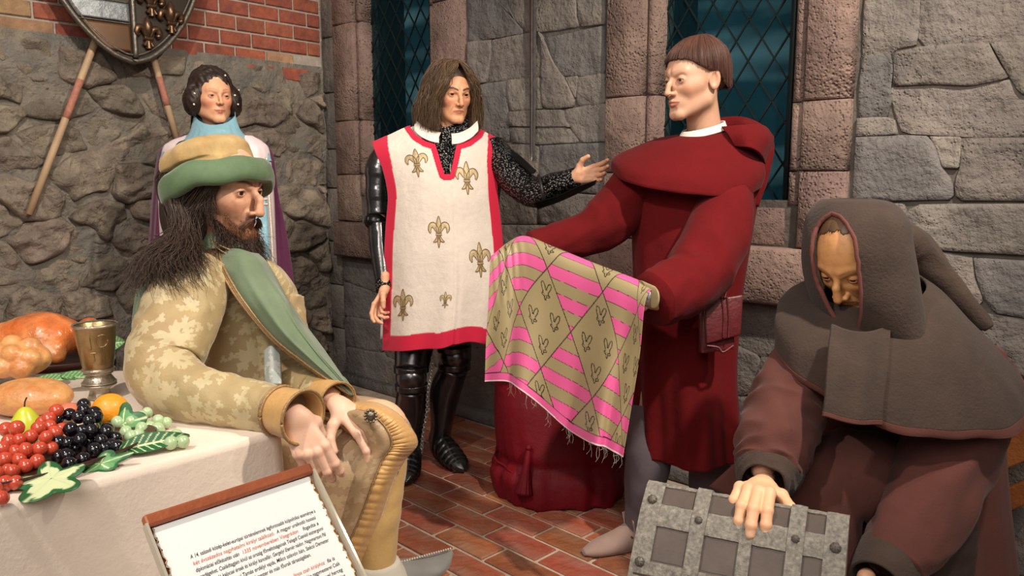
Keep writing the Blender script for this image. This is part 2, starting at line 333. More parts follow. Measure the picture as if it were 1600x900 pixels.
# ---- right wall with two windows
def box_px(x0, x1, y0, y1, ym):
    return sR(x0, ym)[0], sR(x1, ym)[0]
s_q0, s_q1 = .02, sR(528, 150)[0]
w1a, w1b = sR(568, 150)[0], sR(672, 60)[0]
w2a, w2b = sR(1028, 60)[0], sR(1239, 150)[0]
w1e = sR(728, 60)[0]; w2s = sR(952, 150)[0]; w2e = sR(1334, 150)[0]
zs_bot = (sR(560, 398)[1] + sR(1200, 474)[1]) / 2; zs_mid = (sR(560, 344)[1] + sR(1215, 388)[1]) / 2; zs_top = sR(1215, 322)[1]
print('WALL', 's', round(s_q1, 3), w1a, w1b, w1e, w2s, w2a, w2b, w2e, 'z', sR(560, 398)[1], sR(1200, 474)[1], sR(560, 344)[1], sR(1215, 388)[1], zs_top, 'zb', zb)
ZT = 2.95
V, F = wallgrid(UR, NR, -.05, 5.2, 0, ZT, .04, .003, -.003, holes=((w1a - .02, w1b + .02, zs_top + .02, 9), (w2a - .02, w2b + .02, zs_top + .02, 9)))
wr = mk('wall_right', V, F, M_joint, kind='structure')
def zpoly(pts, ox, oy, sc): return [np.array(sR(ox + x / sc, oy + y / sc)) for x, y in pts]
ash = [[(-45, -260), (105, -260), (110, 10), (155, 100), (185, 130), (120, 145), (-45, 168)], [(107, -260), (390, -260), (390, 80), (400, 105), (330, 120), (240, 130), (190, 130), (150, 90), (112, 10)],
 [(392, -260), (508, -260), (505, 95), (410, 108), (392, 85)], [(-45, 170), (45, 162), (48, 230), (30, 330), (-45, 345)], [(50, 162), (120, 148), (200, 132), (235, 127), (250, 160), (247, 310), (190, 318), (110, 320), (35, 330)],
 [(262, 155), (500, 105), (505, 295), (420, 308), (330, 305), (300, 250)], [(240, 125), (262, 160), (300, 250), (345, 315), (385, 400), (375, 430), (300, 438), (256, 433), (250, 400), (250, 160)],
 [(347, 312), (395, 308), (388, 395), (375, 370)], [(397, 308), (505, 295), (505, 410), (440, 428), (400, 428), (390, 400)], [(115, 322), (247, 312), (252, 435), (190, 445), (130, 445), (112, 410)],
 [(-45, 347), (110, 325), (112, 440), (120, 510), (120, 570), (-45, 520)], [(118, 449), (338, 440), (350, 480), (370, 511), (120, 508)], [(342, 440), (505, 415), (505, 567), (410, 571), (380, 530), (350, 480)],
 [(122, 512), (352, 512), (385, 545), (400, 573), (230, 580), (130, 573)], [(-45, 525), (120, 575), (240, 585), (236, 760), (90, 745), (-45, 690)], [(245, 585), (505, 574), (505, 780), (245, 762)],
 [(-45, 700), (90, 752), (235, 768), (235, 900), (-45, 900)], [(240, 768), (505, 786), (505, 900), (240, 900)],
 [(-45, 905), (60, 905), (235, 905), (300, 905), (310, 1050), (-45, 1030)], [(312, 905), (508, 905), (508, 1090), (322, 1050)]]
ash2 = [[(397, -260), (690, -260), (662, 120), (655, 195), (560, 215), (545, 240), (397, 245)], [(693, -260), (1460, -260), (1460, 180), (850, 195), (680, 205), (662, 190), (664, 120)],
 [(390, 248), (545, 242), (560, 260), (540, 380), (545, 440), (525, 510), (385, 518)], [(548, 236), (670, 207), (970, 190), (1010, 270), (1060, 345), (900, 378), (730, 370), (552, 380), (557, 300)],
 [(978, 188), (1460, 183), (1460, 480), (1110, 410), (1065, 340)], [(542, 385), (730, 372), (900, 382), (1060, 350), (1120, 430), (1460, 500), (1460, 600), (900, 603), (700, 593), (592, 588), (572, 540), (545, 450)],
 [(380, 522), (520, 516), (558, 530), (568, 590), (375, 600)], [(370, 605), (600, 596), (710, 600), (738, 650), (768, 740), (812, 800), (818, 876), (362, 882)], [(715, 601), (850, 605), (845, 690), (840, 738), (772, 735), (742, 650)],
 [(852, 609), (1460, 604), (1460, 880), (832, 880), (822, 800), (845, 742)]]
ash3 = [[(1318, 318), (1412, 318), (1418, 334), (1398, 342), (1318, 340)], [(1320, 344), (1400, 344), (1420, 336), (1425, 320), (1660, 318), (1660, 402), (1500, 392), (1318, 380)],
 [(1318, 384), (1460, 392), (1466, 420), (1400, 470), (1318, 470)], [(1470, 394), (1519, 403), (1523, 434), (1536, 468), (1520, 486), (1466, 480)], [(1522, 403), (1660, 412), (1660, 506), (1556, 488), (1536, 462), (1526, 430)],
 [(1530, 488), (1660, 508), (1660, 592), (1568, 586), (1530, 580)], [(1440, 484), (1528, 488), (1527, 580), (1440, 576)]]
lowcut = 1.e9
for k, (L, ox, oy, sc) in enumerate(((ash, 750, 0, 2.571), (ash2, 1200, 0, 2.8125), (ash3, 0, 0, 1))):
    for i, pl in enumerate(L):
        p = zpoly(pl, ox, oy, sc)
        if k == 0: p = [np.array([min(max(q[0], w1e + .012), w2s - .012), max(q[1], zs_bot + .0)]) for q in p]
        if k: p = [np.array([max(q[0], w2e + .02), q[1]]) for q in p]
        stone(p, UR, NR, M_ashlar if (k * 31 + i * 7) % 5 else M_ashlar_dark, wr, RNG.uniform(.004, .014), gap=-.0025, rough_=.006, seed=100 + k * 40 + i, n=36)
# lower masonry, plain
zl = sR(1600, 594)[1] - .01
for (sa, sb, z0, z1, dx, dz, sd) in ((s_q1 + .01, w1e + .3, .02, zs_bot - .004, .33, .19, 5), (w1e + .31, w2e + .1, .02, zs_bot - .004, .30, .17, 6), (w2e + .11, 4.6, .02, zl, .33, .2, 7)):
    if z1 < z0: continue
    r = np.random.default_rng(sd); n1, n2 = max(1, int((sb - sa) / dx)), max(1, int((z1 - z0) / dz))
    st = np.array([[sa + (i + .5 + .25 * (j % 2) + r.uniform(-.25, .25)) * (sb - sa) / n1, z0 + (j + .5 + r.uniform(-.12, .12)) * (z1 - z0) / n2] for j in range(n2) for i in range(n1)])
    for i, p in enumerate(voronoi(st, A(1, 2.2), [(sa, z0), (sb, z0), (sb, z1), (sa, z1)])):
        stone(p, UR, NR, M_ashlar if i % 4 else M_ashlar_dark, wr, r.uniform(.004, .014), gap=-.0025, rough_=.006, seed=300 + i + sd * 50, n=26)
# grey quoin beside the corner
zz = 0.
while zz < ZT:
    h = RNG.uniform(.2, .34); V, F = slab(.012, s_q1 - .004, zz, min(zz + h - .008, ZT), -.02, .012, UR, NR, .006); mk('stone', V, F, M_ashlar, wr); zz += h
# plinth ledge at the foot of the wall
V, F = slab(s_q1, 3.2, 0, sR(600, 596)[1] if 0 < sR(600, 596)[1] < .2 else .10, -.02, .05, UR, NR, .01); mk('baseboard_right', V, F, M_ashlar_dark, kind='structure')
M_glass = mat('window_glass', c8(26, 62, 74), .12, spec=.6, var=.12, vscale=3)
def glassx(nt, b, vec, base, nv):
    N, L = nt.nodes, nt.links; t = N.new('ShaderNodeBsdfTransparent'); t.inputs[0].default_value = (.62, .76, .78, 1); m = N.new('ShaderNodeMixShader'); m.inputs[0].default_value = .14
    L.new(t.outputs[0], m.inputs[1]); L.new(b.outputs[0], m.inputs[2]); L.new(m.outputs[0], N['Material Output'].inputs[0])
M_glass = mat('window_glass', c8(22, 58, 70), .25, spec=.35, extra=glassx)
M_lead = mat('lead_came', c8(24, 34, 36), .5, .3, spec=.3)
def skyx(nt, b, vec, base, nv):
    N, L = nt.nodes, nt.links; mp = N.new('ShaderNodeMapping'); mp.inputs['Scale'].default_value = (.7, .7, 4.2); L.new(vec, mp.inputs[0]); n = N.new('ShaderNodeTexNoise'); n.inputs['Scale'].default_value = 1.3; n.inputs['Detail'].default_value = 2; L.new(mp.outputs[0], n.inputs['Vector'])
    r = N.new('ShaderNodeValToRGB'); e = r.color_ramp.elements; e[0].position = .46; e[0].color = (*c8(32, 64, 72), 1); e[1].position = .76; e[1].color = (*c8(150, 175, 180), 1)
    L.new(n.outputs['Fac'], r.inputs[0]); L.new(r.outputs[0], b.inputs['Base Color']); b.inputs['Roughness'].default_value = 1; L.new(r.outputs[0], b.inputs['Emission Color']); b.inputs['Emission Strength'].default_value = .55  # slight glow added to the backdrop, since little light reaches the recess
M_back = mat('painted_backdrop', c8(20, 58, 72), 1, extra=skyx)
def window(name, a, b, z0, z1, dw, dh, ph, sill_a, sill_b, jl, jr):
    wn = thing(name, wp((a + b) / 2, z0, 0, UR, NR), kind='structure'); g = -.07
    nI = int((b - a) / dw) + 3; nJ = int((z1 - z0) / dh) + 3; j0 = -1
    for j in range(-1, 2 * nJ):
        for i in range(-1, nI):
            cx = a + ph + (i + .5 * (j % 2)) * dw; cz = z0 + j * dh / 2
            poly = [A(cx - dw / 2, cz), A(cx, cz - dh / 2), A(cx + dw / 2, cz), A(cx, cz + dh / 2)]
            for n_, v in ((A(-1, 0), -a), (A(1, 0), b), (A(0, -1), -z0), (A(0, 1), z1)): poly = clip_poly(poly, n_, v) if poly else []
            if len(poly) < 3: continue
            c = sum(poly) / len(poly); poly = [c + (q - c) * .985 for q in poly]; n = len(poly)
            if abs(sum(poly[k][0] * poly[(k + 1) % n][1] - poly[(k + 1) % n][0] * poly[k][1] for k in range(n))) < .0006: continue
            tl = RNG.uniform(-.012, .012, 2); V = [wp(q[0], q[1], g + d + (q - c) @ tl, UR, NR) for d in (0, -.003) for q in poly]
            mk('pane', V, [tuple(range(n))[::-1], tuple(range(n, 2 * n))] + [(k, (k + 1) % n, n + (k + 1) % n, n + k) for k in range(n)], M_glass, wn, smooth=False)
    m = MB(); sl = dh / dw
    for sg in (1, -1):
        for k in range(-nI - 2 * nJ, nI + 2 * nJ):
            x0 = a + ph + (k + .5) * dw; pts = []            # line through (x0, z0) with slope sg*sl
            s0, s1 = x0, x0 + sg * (z1 - z0) / sl; lo_, hi_ = max(min(s0, s1), a), min(max(s0, s1), b)
            if hi_ - lo_ < .01: continue
            for s in (lo_, hi_): pts.append(wp(s, z0 + sg * (s - x0) * sl, g + .002, UR, NR))
            d = nrm(pts[1] - pts[0]); m.add(*box((pts[0] + pts[1]) / 2, (np.linalg.norm(pts[1] - pts[0]), .0055, .008), (d, nrm(np.cross(NR, d)), NR)))
    m.out('lead_came', M_lead, wn, smooth=False)
    V, F = slab(a - .15, b + .15, z0 - .1, z1, -.34, -.32, UR, NR); mk('backdrop', V, F, M_back, wn)
    for (s0, s1, d0, d1) in ((a - .002, a + .012, -.32, -.03), (b - .012, b + .002, -.32, -.03)):
        V, F = slab(s0 - .02, s0, z0 - .05, z1, -.33, -.02, UR, NR); mk('reveal', V, F, M_lead, wn)
    # dressed stone surround
    zz = z0 + .0; r = np.random.default_rng(int(a * 100))
    for (x0, x1, inn) in ((jl, a, 1), (b, jr, -1)):
        zc = zs_mid if x0 < a or True else z0; zz = zs_mid
        cuts = [zs_mid] + [v for v in (zs_mid + .28, 1.62 if inn > 0 else 1.55, 2.18, ZT)]
        wI = min(.05, (x1 - x0) * .27)
        for z_0, z_1 in zip(cuts[:-1], cuts[1:]):
            main = (x0, x1 - wI) if inn > 0 else (x0 + wI, x1); inner = (x1 - wI, x1) if inn > 0 else (x0, x0 + wI)
            V, F = slab(main[0], main[1], z_0 + .002, z_1 - .002, -.03, .035, UR, NR, .008); mk('jamb_stone', V, F, M_pink, wn)
            if z_0 >= z0 - .01 or True:
                V, F = slab(inner[0] - (0 if inn < 0 else -.002), inner[1], max(z_0, z0 - .0) + .002, z_1 - .002, -.12, .012, UR, NR, .014); mk('moulding', V, F, M_pink, wn)
    nb = max(1, round((b - a) / .45))
    for i in range(nb):
        V, F = slab(a + (b - a) * i / nb + .003, a + (b - a) * (i + 1) / nb - .003, zs_mid, z0, -.12, .0, UR, NR, .008); mk('sill_stone', V, F, M_pink, wn)
    V, F = slab(sill_a, sill_b, zs_bot, zs_mid - .003, -.02, .085, UR, NR, .012); mk('sill_slab', V, F, M_pink, wn)
window('window_1', w1a, w1b, zs_top, ZT - .05, .105, .158, .02, s_q1 + .015, w1e + .03, s_q1 + .004, w1e)
window('window_2', w2a, w2b, zs_top, ZT - .05, .105, .158, .05, w2s - .04, w2e + .02, w2s, w2e)
# ---- floor
M_grout = mat('floor_mortar', c8(178, 160, 142), .95, var=.25, vscale=6, bump=.6, bscale=60)
M_fbrick = mat('floor_brick', c8(160, 88, 60), .42, var=.22, vscale=6, col2=c8(138, 98, 80), bump=.5, bscale=40, b2=.3, b2scale=9, spec=.4, extra=lambda *a: objrand(*a, amt=.28, hue=.012))
fl = mk('floor', [(-4.5, -1.5, 0), (4.5, -1.5, 0), (4.5, 6.5, 0), (-4.5, 6.5, 0)], [(0, 1, 2, 3)], M_grout, kind='structure')
B1 = nrm(A(.705, -.709, 0)); B2 = A(-B1[1], B1[0], 0); o0 = A(-.263, 3.11, 0); pl_, pw_ = .262, .123
bme = None; jt = .016
def brickmesh(L, W, seed):
    r = np.random.default_rng(seed); V = []
    for z_, b in ((-.02, 0), (.004, 0), (.0075, .003)):
        for sx, sy in ((-1, -1), (1, -1), (1, 1), (-1, 1)): V.append((sx * (L / 2 - b) + r.uniform(-.001, .001), sy * (W / 2 - b) + r.uniform(-.001, .001), z_))
    return mesh('brick', V, [(q + i, q + (i + 1) % 4, q + 4 + (i + 1) % 4, q + 4 + i) for q in (0, 4) for i in range(4)] + [(8, 9, 10, 11)], smooth=False)
bms = [brickmesh(pl_ - jt, pw_ - jt, i) for i in range(6)]
for b_ in bms: b_.materials.append(M_fbrick)
ang = math.atan2(B1[1], B1[0]); rest = MB(); cnt = 0
for j in range(-30, 30):
    for i in range(-22, 22):
        c = o0 + B1 * (i + .5 * (j % 2) + .28) * pl_ + B2 * (j + .5) * pw_
        if (c - KC) @ NR < .1 or (c - KC) @ NL < .1: continue
        px, py = proj(c); 
        if not (-3 < c[0] < 2.6 and 1.4 < c[1] < 5.2): continue
        if c[1] > 1.95 and 540 < px < 1290 and 560 < py < 980:
            o = link('brick', bms[(i * 7 + j * 3) % 6], None, fl, c - org(fl)); o.rotation_euler = (RNG.uniform(-.004, .004), RNG.uniform(-.004, .004), ang + (math.pi if (i + j) % 2 else 0)); cnt += 1
        else:
            V, F = box(c + A(0, 0, -.006), (pl_ - jt, pw_ - jt, .026), (B1, B2, A(0, 0, 1))); rest.add(V, F)
rest.out('floor_bricks', M_fbrick, fl, smooth=False, kind='stuff'); print('BRICKS', cnt)
# ================================================================ FIGURE TOOLKIT
M_skin = mat('wax_skin', (1, 1, 1), .48, vcol=True, sss=.12, bump=.25, bscale=260, spec=.4, var=.04, vscale=20)
M_eye = mat('glass_eye', (1, 1, 1), .08, vcol=True, coat=.6)
SKIN = c8(222, 172, 138)
def Rface(f, roll=0.):
    y = -nrm(f); x = nrm(np.cross(y, A(0, 0, 1))); z = np.cross(x, y)
    c, s = math.cos(roll), math.sin(roll); return np.stack([x * c + z * s, y, z * c - x * s], 1)
HP = dict(skin=SKIN, lip=c8(176, 96, 80), cheek=c8(212, 140, 110), brow=c8(88, 60, 44), jaw=.0, chin=0., nose=1., nosew=1., nhook=0., age=0., lipf=1., open_=.0048, frown=0., smile=0., neck=(0, .04, -.19), nr=.052, stub=None, wid=1., h=.0019, iris=c8(80, 60, 45), look=(0, 0), browb=.6, forehead=0.)
def head(center, f, scale=1., roll=0., **kw):
    """returns (V, F, C) of head+neck in world space, plus eyes; the face looks along f"""
    p_ = dict(HP); p_.update(kw); R = Rface(f, roll); g = lambda k: p_[k]; W = g('wid'); nz = g('nose'); nw = g('nosew'); ag = g('age')
    ex, ey, ez = .0315 * W, -.0705, .004; er = .0128; nk = np.array(g('neck')); sm_ = g('smile')
    def sdf(q, full=True):
        s = np.abs(q[:, 0]); m = np.stack([s, q[:, 1], q[:, 2]], 1)
        d = ell_(m, (0, .018, .034), (.0755 * W, .097, .086)); d = smin(d, ell_(m, (0, -.030, -.012), (.0625 * W, .058, .083)), .03)
        d = smin(d, cap_(m, (.046 * W, .0, -.06), (.014, -.068, -.094 - g('chin')), .022 + g('jaw'), .016), .03)
        d = smin(d, cap_(m, (.0, -.076, -.096 - g('chin')), (.006, -.076, -.096 - g('chin')), .0145), .016)
        d = smin(d, cap_(m, (.04 * W, -.056, -.021), (.052 * W, -.03, -.014), .015, .012), .025)
        d = smin(d, cap_(m, (.011, -.0815, .024), (.041 * W, -.0675, .027), .0075, .006), .016)
        d = smax(d, -cap_(m, (ex - .005, -.1, ez - .001), (ex + .006, -.094, ez), .0185), .013)
        lid = smax(ell_(m, (ex, ey, ez), (er + .0019,) * 3), -ell_(m, (ex, ey - er - .001, ez - .0012), (.0112, .011, g('open_'))), .002); d = smin(d, lid, .004)
        br = .0045 * (g('browb')); d = smin(d, cap_(m, (.012, -.086, .020 - g('frown') * .004), (.036 * W, -.0745, .0255), br, br * .7), .009)
        # nose
        n0 = (0, -.0835, .012); n1 = (0, -.093 - .006 * nz - .004 * g('nhook'), -.008); n2 = (0, -.098 - .010 * nz, -.031 * nz)
        d = smin(d, cap_(m, n0, n1, .0062, .0068 * nw), .010); d = smin(d, cap_(m, n1, n2, .0068 * nw, .0092 * nw), .006)
        d = smin(d, ell_(m, (.0115 * nw, -.092 - .003 * nz, -.0335 * nz), (.0072, .0105, .0068)), .006)
        d = smax(d, -cap_(m, (.006 * nw, -.097 - .004 * nz, -.0415 * nz), (.0065 * nw, -.092, -.033 * nz), .0032, .0022), .003)
        # mouth
        d = smin(d, ell_(m, (0, -.068, -.060), (.028, .024, .023)), .016)
        zc = -.0605 + s * s * (5. * sm_ - 4. * g('frown')); m2 = np.stack([s, m[:, 1], m[:, 2] - (zc + .0605)], 1); L = g('lipf')
        d = smax(d, -cap_(m, (0, -.0965, -.049), (0, -.096, -.043), .0032), .004)
        d = smin(d, cap_(m2, (.0025, -.0915, -.0568), (.0225, -.0815, -.0602), .0047 * L, .0015), .0035)
        d = smin(d, cap_(m2, (.0, -.0898, -.0662), (.0195, -.082, -.0622), .0056 * L, .0018), .0045)
        d = smax(d, -cap_(m2, (0, -.0985, -.0608), (.0235, -.0868, -.0608), .0019, .0012), .0022)
        d = smax(d, -cap_(m, (0, -.0965, -.079), (.008, -.093, -.079), .0048), .008)
        if ag:   # nasolabial furrow, brow creases, eye bags, temples
            d = smax(d, -cap_(m, (.0175, -.094, -.030), (.031, -.079, -.061), .0026 * ag), .007 * ag)
            d = smax(d, -cap_(m, (.0035, -.101, .022), (.0045, -.099, .032), .0022 * ag), .004)
            d = smax(d, -cap_(m, (ex - .009, -.0875, -.0085), (ex + .011, -.078, -.0105), .0016 * ag), .004)
        if g('forehead'):
            for k in range(4): d = smax(d, -cap_(m, (0, -.0945 + .003 * k, .042 + .0105 * k), (.035, -.079 + .003 * k, .045 + .0105 * k), .0016), .004)
        # ear
        e = m - np.array([.0745 * W, .012, -.004], np.float32); a = .35; e2 = np.stack([e[:, 0] * .9 - e[:, 1] * a, e[:, 1] * .9 + e[:, 0] * a, e[:, 2] - .2 * e[:, 1]], 1)
        de = ell_(e2, (.004, .004, 0), (.0062, .0175, .031)); de = smax(de, -ell_(e2, (.0085, .001, .001), (.0052, .0095, .019)), .004); d = smin(d, de, .006)
        d = smin(d, cap_(q, (0, .022, -.045), nk, g('nr'), g('nr') * 1.05), .025)
        return d
    lo = np.minimum([-.1, -.135, -.13], nk - .06); hi = np.maximum([.1, .125, .13], nk + .06); lo[2] = max(lo[2], nk[2] - .02)
    V, Fc = iso(sdf, lo, hi, g('h') / scale)
    s = abs(V[:, 0]); y, z = V[:, 1], V[:, 2]; C = np.tile(np.array(g('skin')), (len(V), 1))
    def mixc(C, col, w_): w_ = np.clip(w_, 0, 1)[:, None]; return C * (1 - w_) + np.array(col) * w_
    G = lambda cx, cy, cz, r: np.exp(-(((s - cx) / r[0]) ** 2 + ((y - cy) / r[1]) ** 2 + ((z - cz) / r[2]) ** 2))
    C = mixc(C, g('cheek'), .75 * G(.045, -.06, -.028, (.02, .04, .018)) + .35 * G(0, -.112, -.03, (.012, .02, .012)) + .3 * G(.08, .01, 0, (.012, .03, .04)))
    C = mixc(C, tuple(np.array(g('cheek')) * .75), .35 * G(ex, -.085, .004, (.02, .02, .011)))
    if g('stub') is not None:
        col, st = g('stub'); C = mixc(C, col, st * np.clip((-.034 - z + .006 * sn(V, 300, 9)) / .020, 0, 1) * np.clip((.035 - y) / .04, 0, 1) * (z > -.135) * (1 - .8 * G(.04, -.06, -.035, (.02, .05, .012))))
    zc = -.0605 + s * s * (5. * sm_ - 4. * g('frown')); lz = z - zc
    up = .0052 * g('lipf') * np.clip(1 - s / .0265, 0, 1) ** .6; dn = -.0098 * g('lipf') * np.clip(1 - (s / .0235) ** 2, 0, 1) ** .6
    C = mixc(C, g('lip'), ((lz < up + .0008) & (lz > dn) & (y < -.078) & (s < .0255)).astype(float) * .85)
    C = mixc(C, tuple(np.array(g('lip')) * .25), np.exp(-(lz / .0011) ** 2) * (y < -.078) * (s < .024) * .8)
    bz = .0265 - g('frown') * .006 * np.clip(1 - s / .03, 0, 1) + .006 * np.sin(np.clip((s - .01) / .04, 0, 1) * 2.6) * (1 - .5 * g('frown'))
    wv = .5 + .5 * np.sin(V[:, 0] * 2600 + z * 1500); C = mixc(C, g('brow'), (.62 + .3 * wv) * g('browb') * 1.4 * np.exp(-((z - bz) / (.0036 - .02 * np.clip(s - .03, 0, .05))) ** 2) * np.clip((s - .008) / .005, 0, 1) * np.clip((.05 - s) / .008, 0, 1) * (y < -.05))
    dl = abs(np.sqrt(((s - ex) / .0122) ** 2 + ((z - ez + .001) / (g('open_') + .0008)) ** 2) - 1); C = mixc(C, tuple(np.array(g('brow')) * .6), .8 * np.exp(-(dl / .16) ** 2) * (y < -.072) * (z > ez - .001) * (s > ex - .013) * (s < ex + .013))
    C = mixc(C, c8(196, 110, 96), .6 * np.exp(-(dl / .16) ** 2) * (y < -.072) * (z < ez - .001))
    if ag: C = mixc(C, tuple(np.array(g('skin')) * .62), .3 * ag * np.clip(sn(V, 420, 5), 0, 1) * (y < -.03)); C = mixc(C, tuple(np.array(g('cheek')) * .6), .6 * np.exp(-((s - .0175 - (-.030 - z) * .43) / .0018) ** 2) * (z < -.028) * (z > -.063) * (y < -.07))
    eyes = []
    for sg in (-1, 1):
        Ve, Fe = sphere((0, 0, 0), 1., 22, 26); Ve = Ve[:, [0, 2, 1]] * A(1, -1, 1)        # poles along y
        Fe = [t[::-1] for t in Fe] if False else Fe
        th = np.degrees(np.arccos(np.clip(-Ve[:, 1], -1, 1))); Ce = np.where((th < 13)[:, None], c8(10, 8, 8), np.where((th < 31)[:, None], g('iris'), np.where((th < 35)[:, None], np.array(g('iris')) * .4, c8(200, 186, 174))))
        lx, lz_ = g('look'); c, s_ = math.cos(lx), math.sin(lx); Rz = np.array([[c, -s_, 0], [s_, c, 0], [0, 0, 1]]); c, s_ = math.cos(lz_), math.sin(lz_); Rx = np.array([[1, 0, 0], [0, c, -s_], [0, s_, c]])
        Ve = (Ve * er) @ (Rz @ Rx).T + A(sg * ex, ey, ez); eyes.append((np.asarray(center) + scale * Ve @ R.T, Fe, Ce))
    loc = lambda x, y_, z_: np.asarray(center) + scale * (R @ A(x, y_, z_))
    return (np.asarray(center) + scale * V @ R.T, Fc, np.clip(C * A(.92, .84, .80), 0, 1)), eyes, loc, R
def hand(wrist, d, n, right=True, bend=(.2, .25, .2), per=None, splay=.08, thumb=((.030, .028, -.012), (.046, .052, -.020), (.050, .078, -.024)), scale=1., skin=SKIN, h=.0014, nails=True, arm=.06, armdir=None, fat=1.):
    """wrist point, direction of the fingers, normal out of the back of the hand"""
    Y = nrm(d); Z = nrm(np.asarray(n) - Y * (np.asarray(n) @ Y)); X = np.cross(Y, Z); sx = -1 if right else 1      # thumb side
    X = X * sx * -1 if False else X
    # in local space: thumb at +x ; world thumb side depends on handedness
    tx = nrm(np.cross(Y, Z)) * (-1 if right else 1)
    prims = []; tips = []
    kx = [.0265, .0085, -.0095, -.0265]; ky = [.082, .086, .081, .072]; ln = [(.042, .024, .020), (.046, .028, .021), (.043, .026, .020), (.033, .019, .018)]; fr = [.0088 * fat, .0090 * fat, .0085 * fat, .0075 * fat]
    fing = []
    for i in range(4):
        b = bend if per is None or per[i] is None else per[i]; a = 0.; p = np.array([kx[i], ky[i], 0.]); sp = splay * (1.2 - i * .9); ch = [p]
        for L, bb in zip(ln[i], b): a += bb; dv = np.array([math.sin(sp) * math.cos(a), math.cos(sp) * math.cos(a), -math.sin(a)]); p = p + dv * L; ch.append(p)
        fing.append(ch); tips.append((ch[-1], dv, a))
    th_ = [np.array([.014, .018, -.010])] + [np.array(t) for t in thumb]
    ad = np.array([0, -1., 0]) if armdir is None else np.array([armdir @ tx, armdir @ Y, armdir @ Z])
    def sdf(q0):
        q = q0 * np.array([1, 1, 1.22], np.float32)
        d_ = cap_(q, (.012, .014, -.003), (.006, 0, -.004), .0150, .0150); d_ = smin(d_, cap_(q, (-.010, .012, -.003), (-.006, 0, -.004), .0138, .0145), .02)
        for i in range(4): d_ = smin(d_, cap_(q, (kx[i] * .45, .016, -.003), (kx[i], ky[i], -.001), .0125, .0105), .010)
        d_ = smin(d_, cap_(q, (-.020, .03, -.010), (-.022, .06, -.009), .012, .009), .014)
        d_ = smax(d_, -ell_(q, (.002, .052, -.030), (.016, .030, .015)), .012); q = q0
        for i in range(4):
            c = fing[i]; r = fr[i]; f_ = cap_(q, c[0], c[1], r * 1.06, r * .95); f_ = smin(f_, cap_(q, c[1], c[2], r * .97, r * .87), .003); f_ = smin(f_, cap_(q, c[2], c[3] - (c[3] - c[2]) * .25, r * .88, r * .76), .003)
            for k in (1, 2): f_ = smin(f_, cap_(q, c[k], c[k], r * (.97 - .06 * k)), .003)
            d_ = smin(d_, f_, .0045)
            d_ = smin(d_, cap_(q, c[0] + [0, 0, .001], c[0] + [0, 0, .001], r * .9), .006)
        t_ = cap_(q, th_[0], th_[1], .0165, .0125); t_ = smin(t_, cap_(q, th_[1], th_[2], .0118, .0102), .005); t_ = smin(t_, cap_(q, th_[2], th_[3], .0108, .0085), .004); d_ = smin(d_, t_, .012)
        d_ = smin(d_, cap_(q * [1, 1, 1.15], (0, .004, -.003), ad * max(arm, .03) * 1.7, .0185, .0205), .018)
        if nails:
            for (tp, dv, a) in tips:
                nn = np.array([0, math.sin(a), math.cos(a)]); d_ = smin(d_, cap_(q, tp - dv * .009 + nn * .0042, tp - dv * .003 + nn * .0034, .0036, .0032), .0012)
        return d_
    pts = np.concatenate([np.array(sum(fing, [])), np.array(th_), [ad * arm * 1.7]]); lo = pts.min(0) - .035; hi = pts.max(0) + .035
    V, Fc = iso(sdf, lo, hi, h / scale); C = np.tile(np.array(skin), (len(V), 1))
    red = np.zeros(len(V))
    for i in range(4):
        for k in (0, 1, 2): red += .5 * np.exp(-((V - fing[i][k]) ** 2).sum(1) / .0085 ** 2)
        tp, dv, a = tips[i]; nn = np.array([0, math.sin(a), math.cos(a)]); nl = ((V - (tp - dv * .006 + nn * .007)) ** 2).sum(1) < .0056 ** 2; C[nl] = C[nl] * .5 + np.array(c8(238, 205, 186)) * .5
        red += .35 * np.exp(-((V - tp) ** 2).sum(1) / .010 ** 2)
    red = np.clip(red, 0, 1)[:, None]; C = C * (1 - .5 * red) + np.array(c8(214, 138, 112)) * .5 * red
    Mx = np.stack([tx, Y, Z], 1) * scale; Vw = np.asarray(wrist) + V @ Mx.T
    if np.linalg.det(Mx) < 0: Fc = Fc[:, ::-1]
    return Vw, Fc, C * A(.94, .88, .86)
def core(chains, h=.013, k=.05, skin=SKIN):
    """coarse body under the clothes: tapered chains of (point, radius)"""
    segs = [(np.array(c[i][0], np.float32), np.array(c[i + 1][0], np.float32), c[i][1], c[i + 1][1]) for c in chains for i in range(len(c) - 1)]
    pts = np.array([p for c in chains for p, r in c]); rm = max(r for c in chains for p, r in c)
    def sdf(q):
        d = None
        for a, b, ra, rb in segs: e = cap_(q, a, b, ra, rb); d = e if d is None else smin(d, e, k)
        return d
    V, Fc = iso(sdf, pts.min(0) - rm - .03, pts.max(0) + rm + .03, h); return V, Fc, np.tile(np.array(skin), (len(V), 1))
def body(parts, eyes, parent, matl=None, name='body'):
    V = np.concatenate([p[0] for p in parts]); n = np.cumsum([0] + [len(p[0]) for p in parts])
    Fq = np.concatenate([np.asarray(p[1]) + k for p, k in zip(parts, n)]); b = mk(name, V, Fq, matl or M_skin, parent, col=np.concatenate([p[2] for p in parts]))
    for e in eyes: mk('eye', e[0], e[1], M_eye, b, col=e[2])
    return b
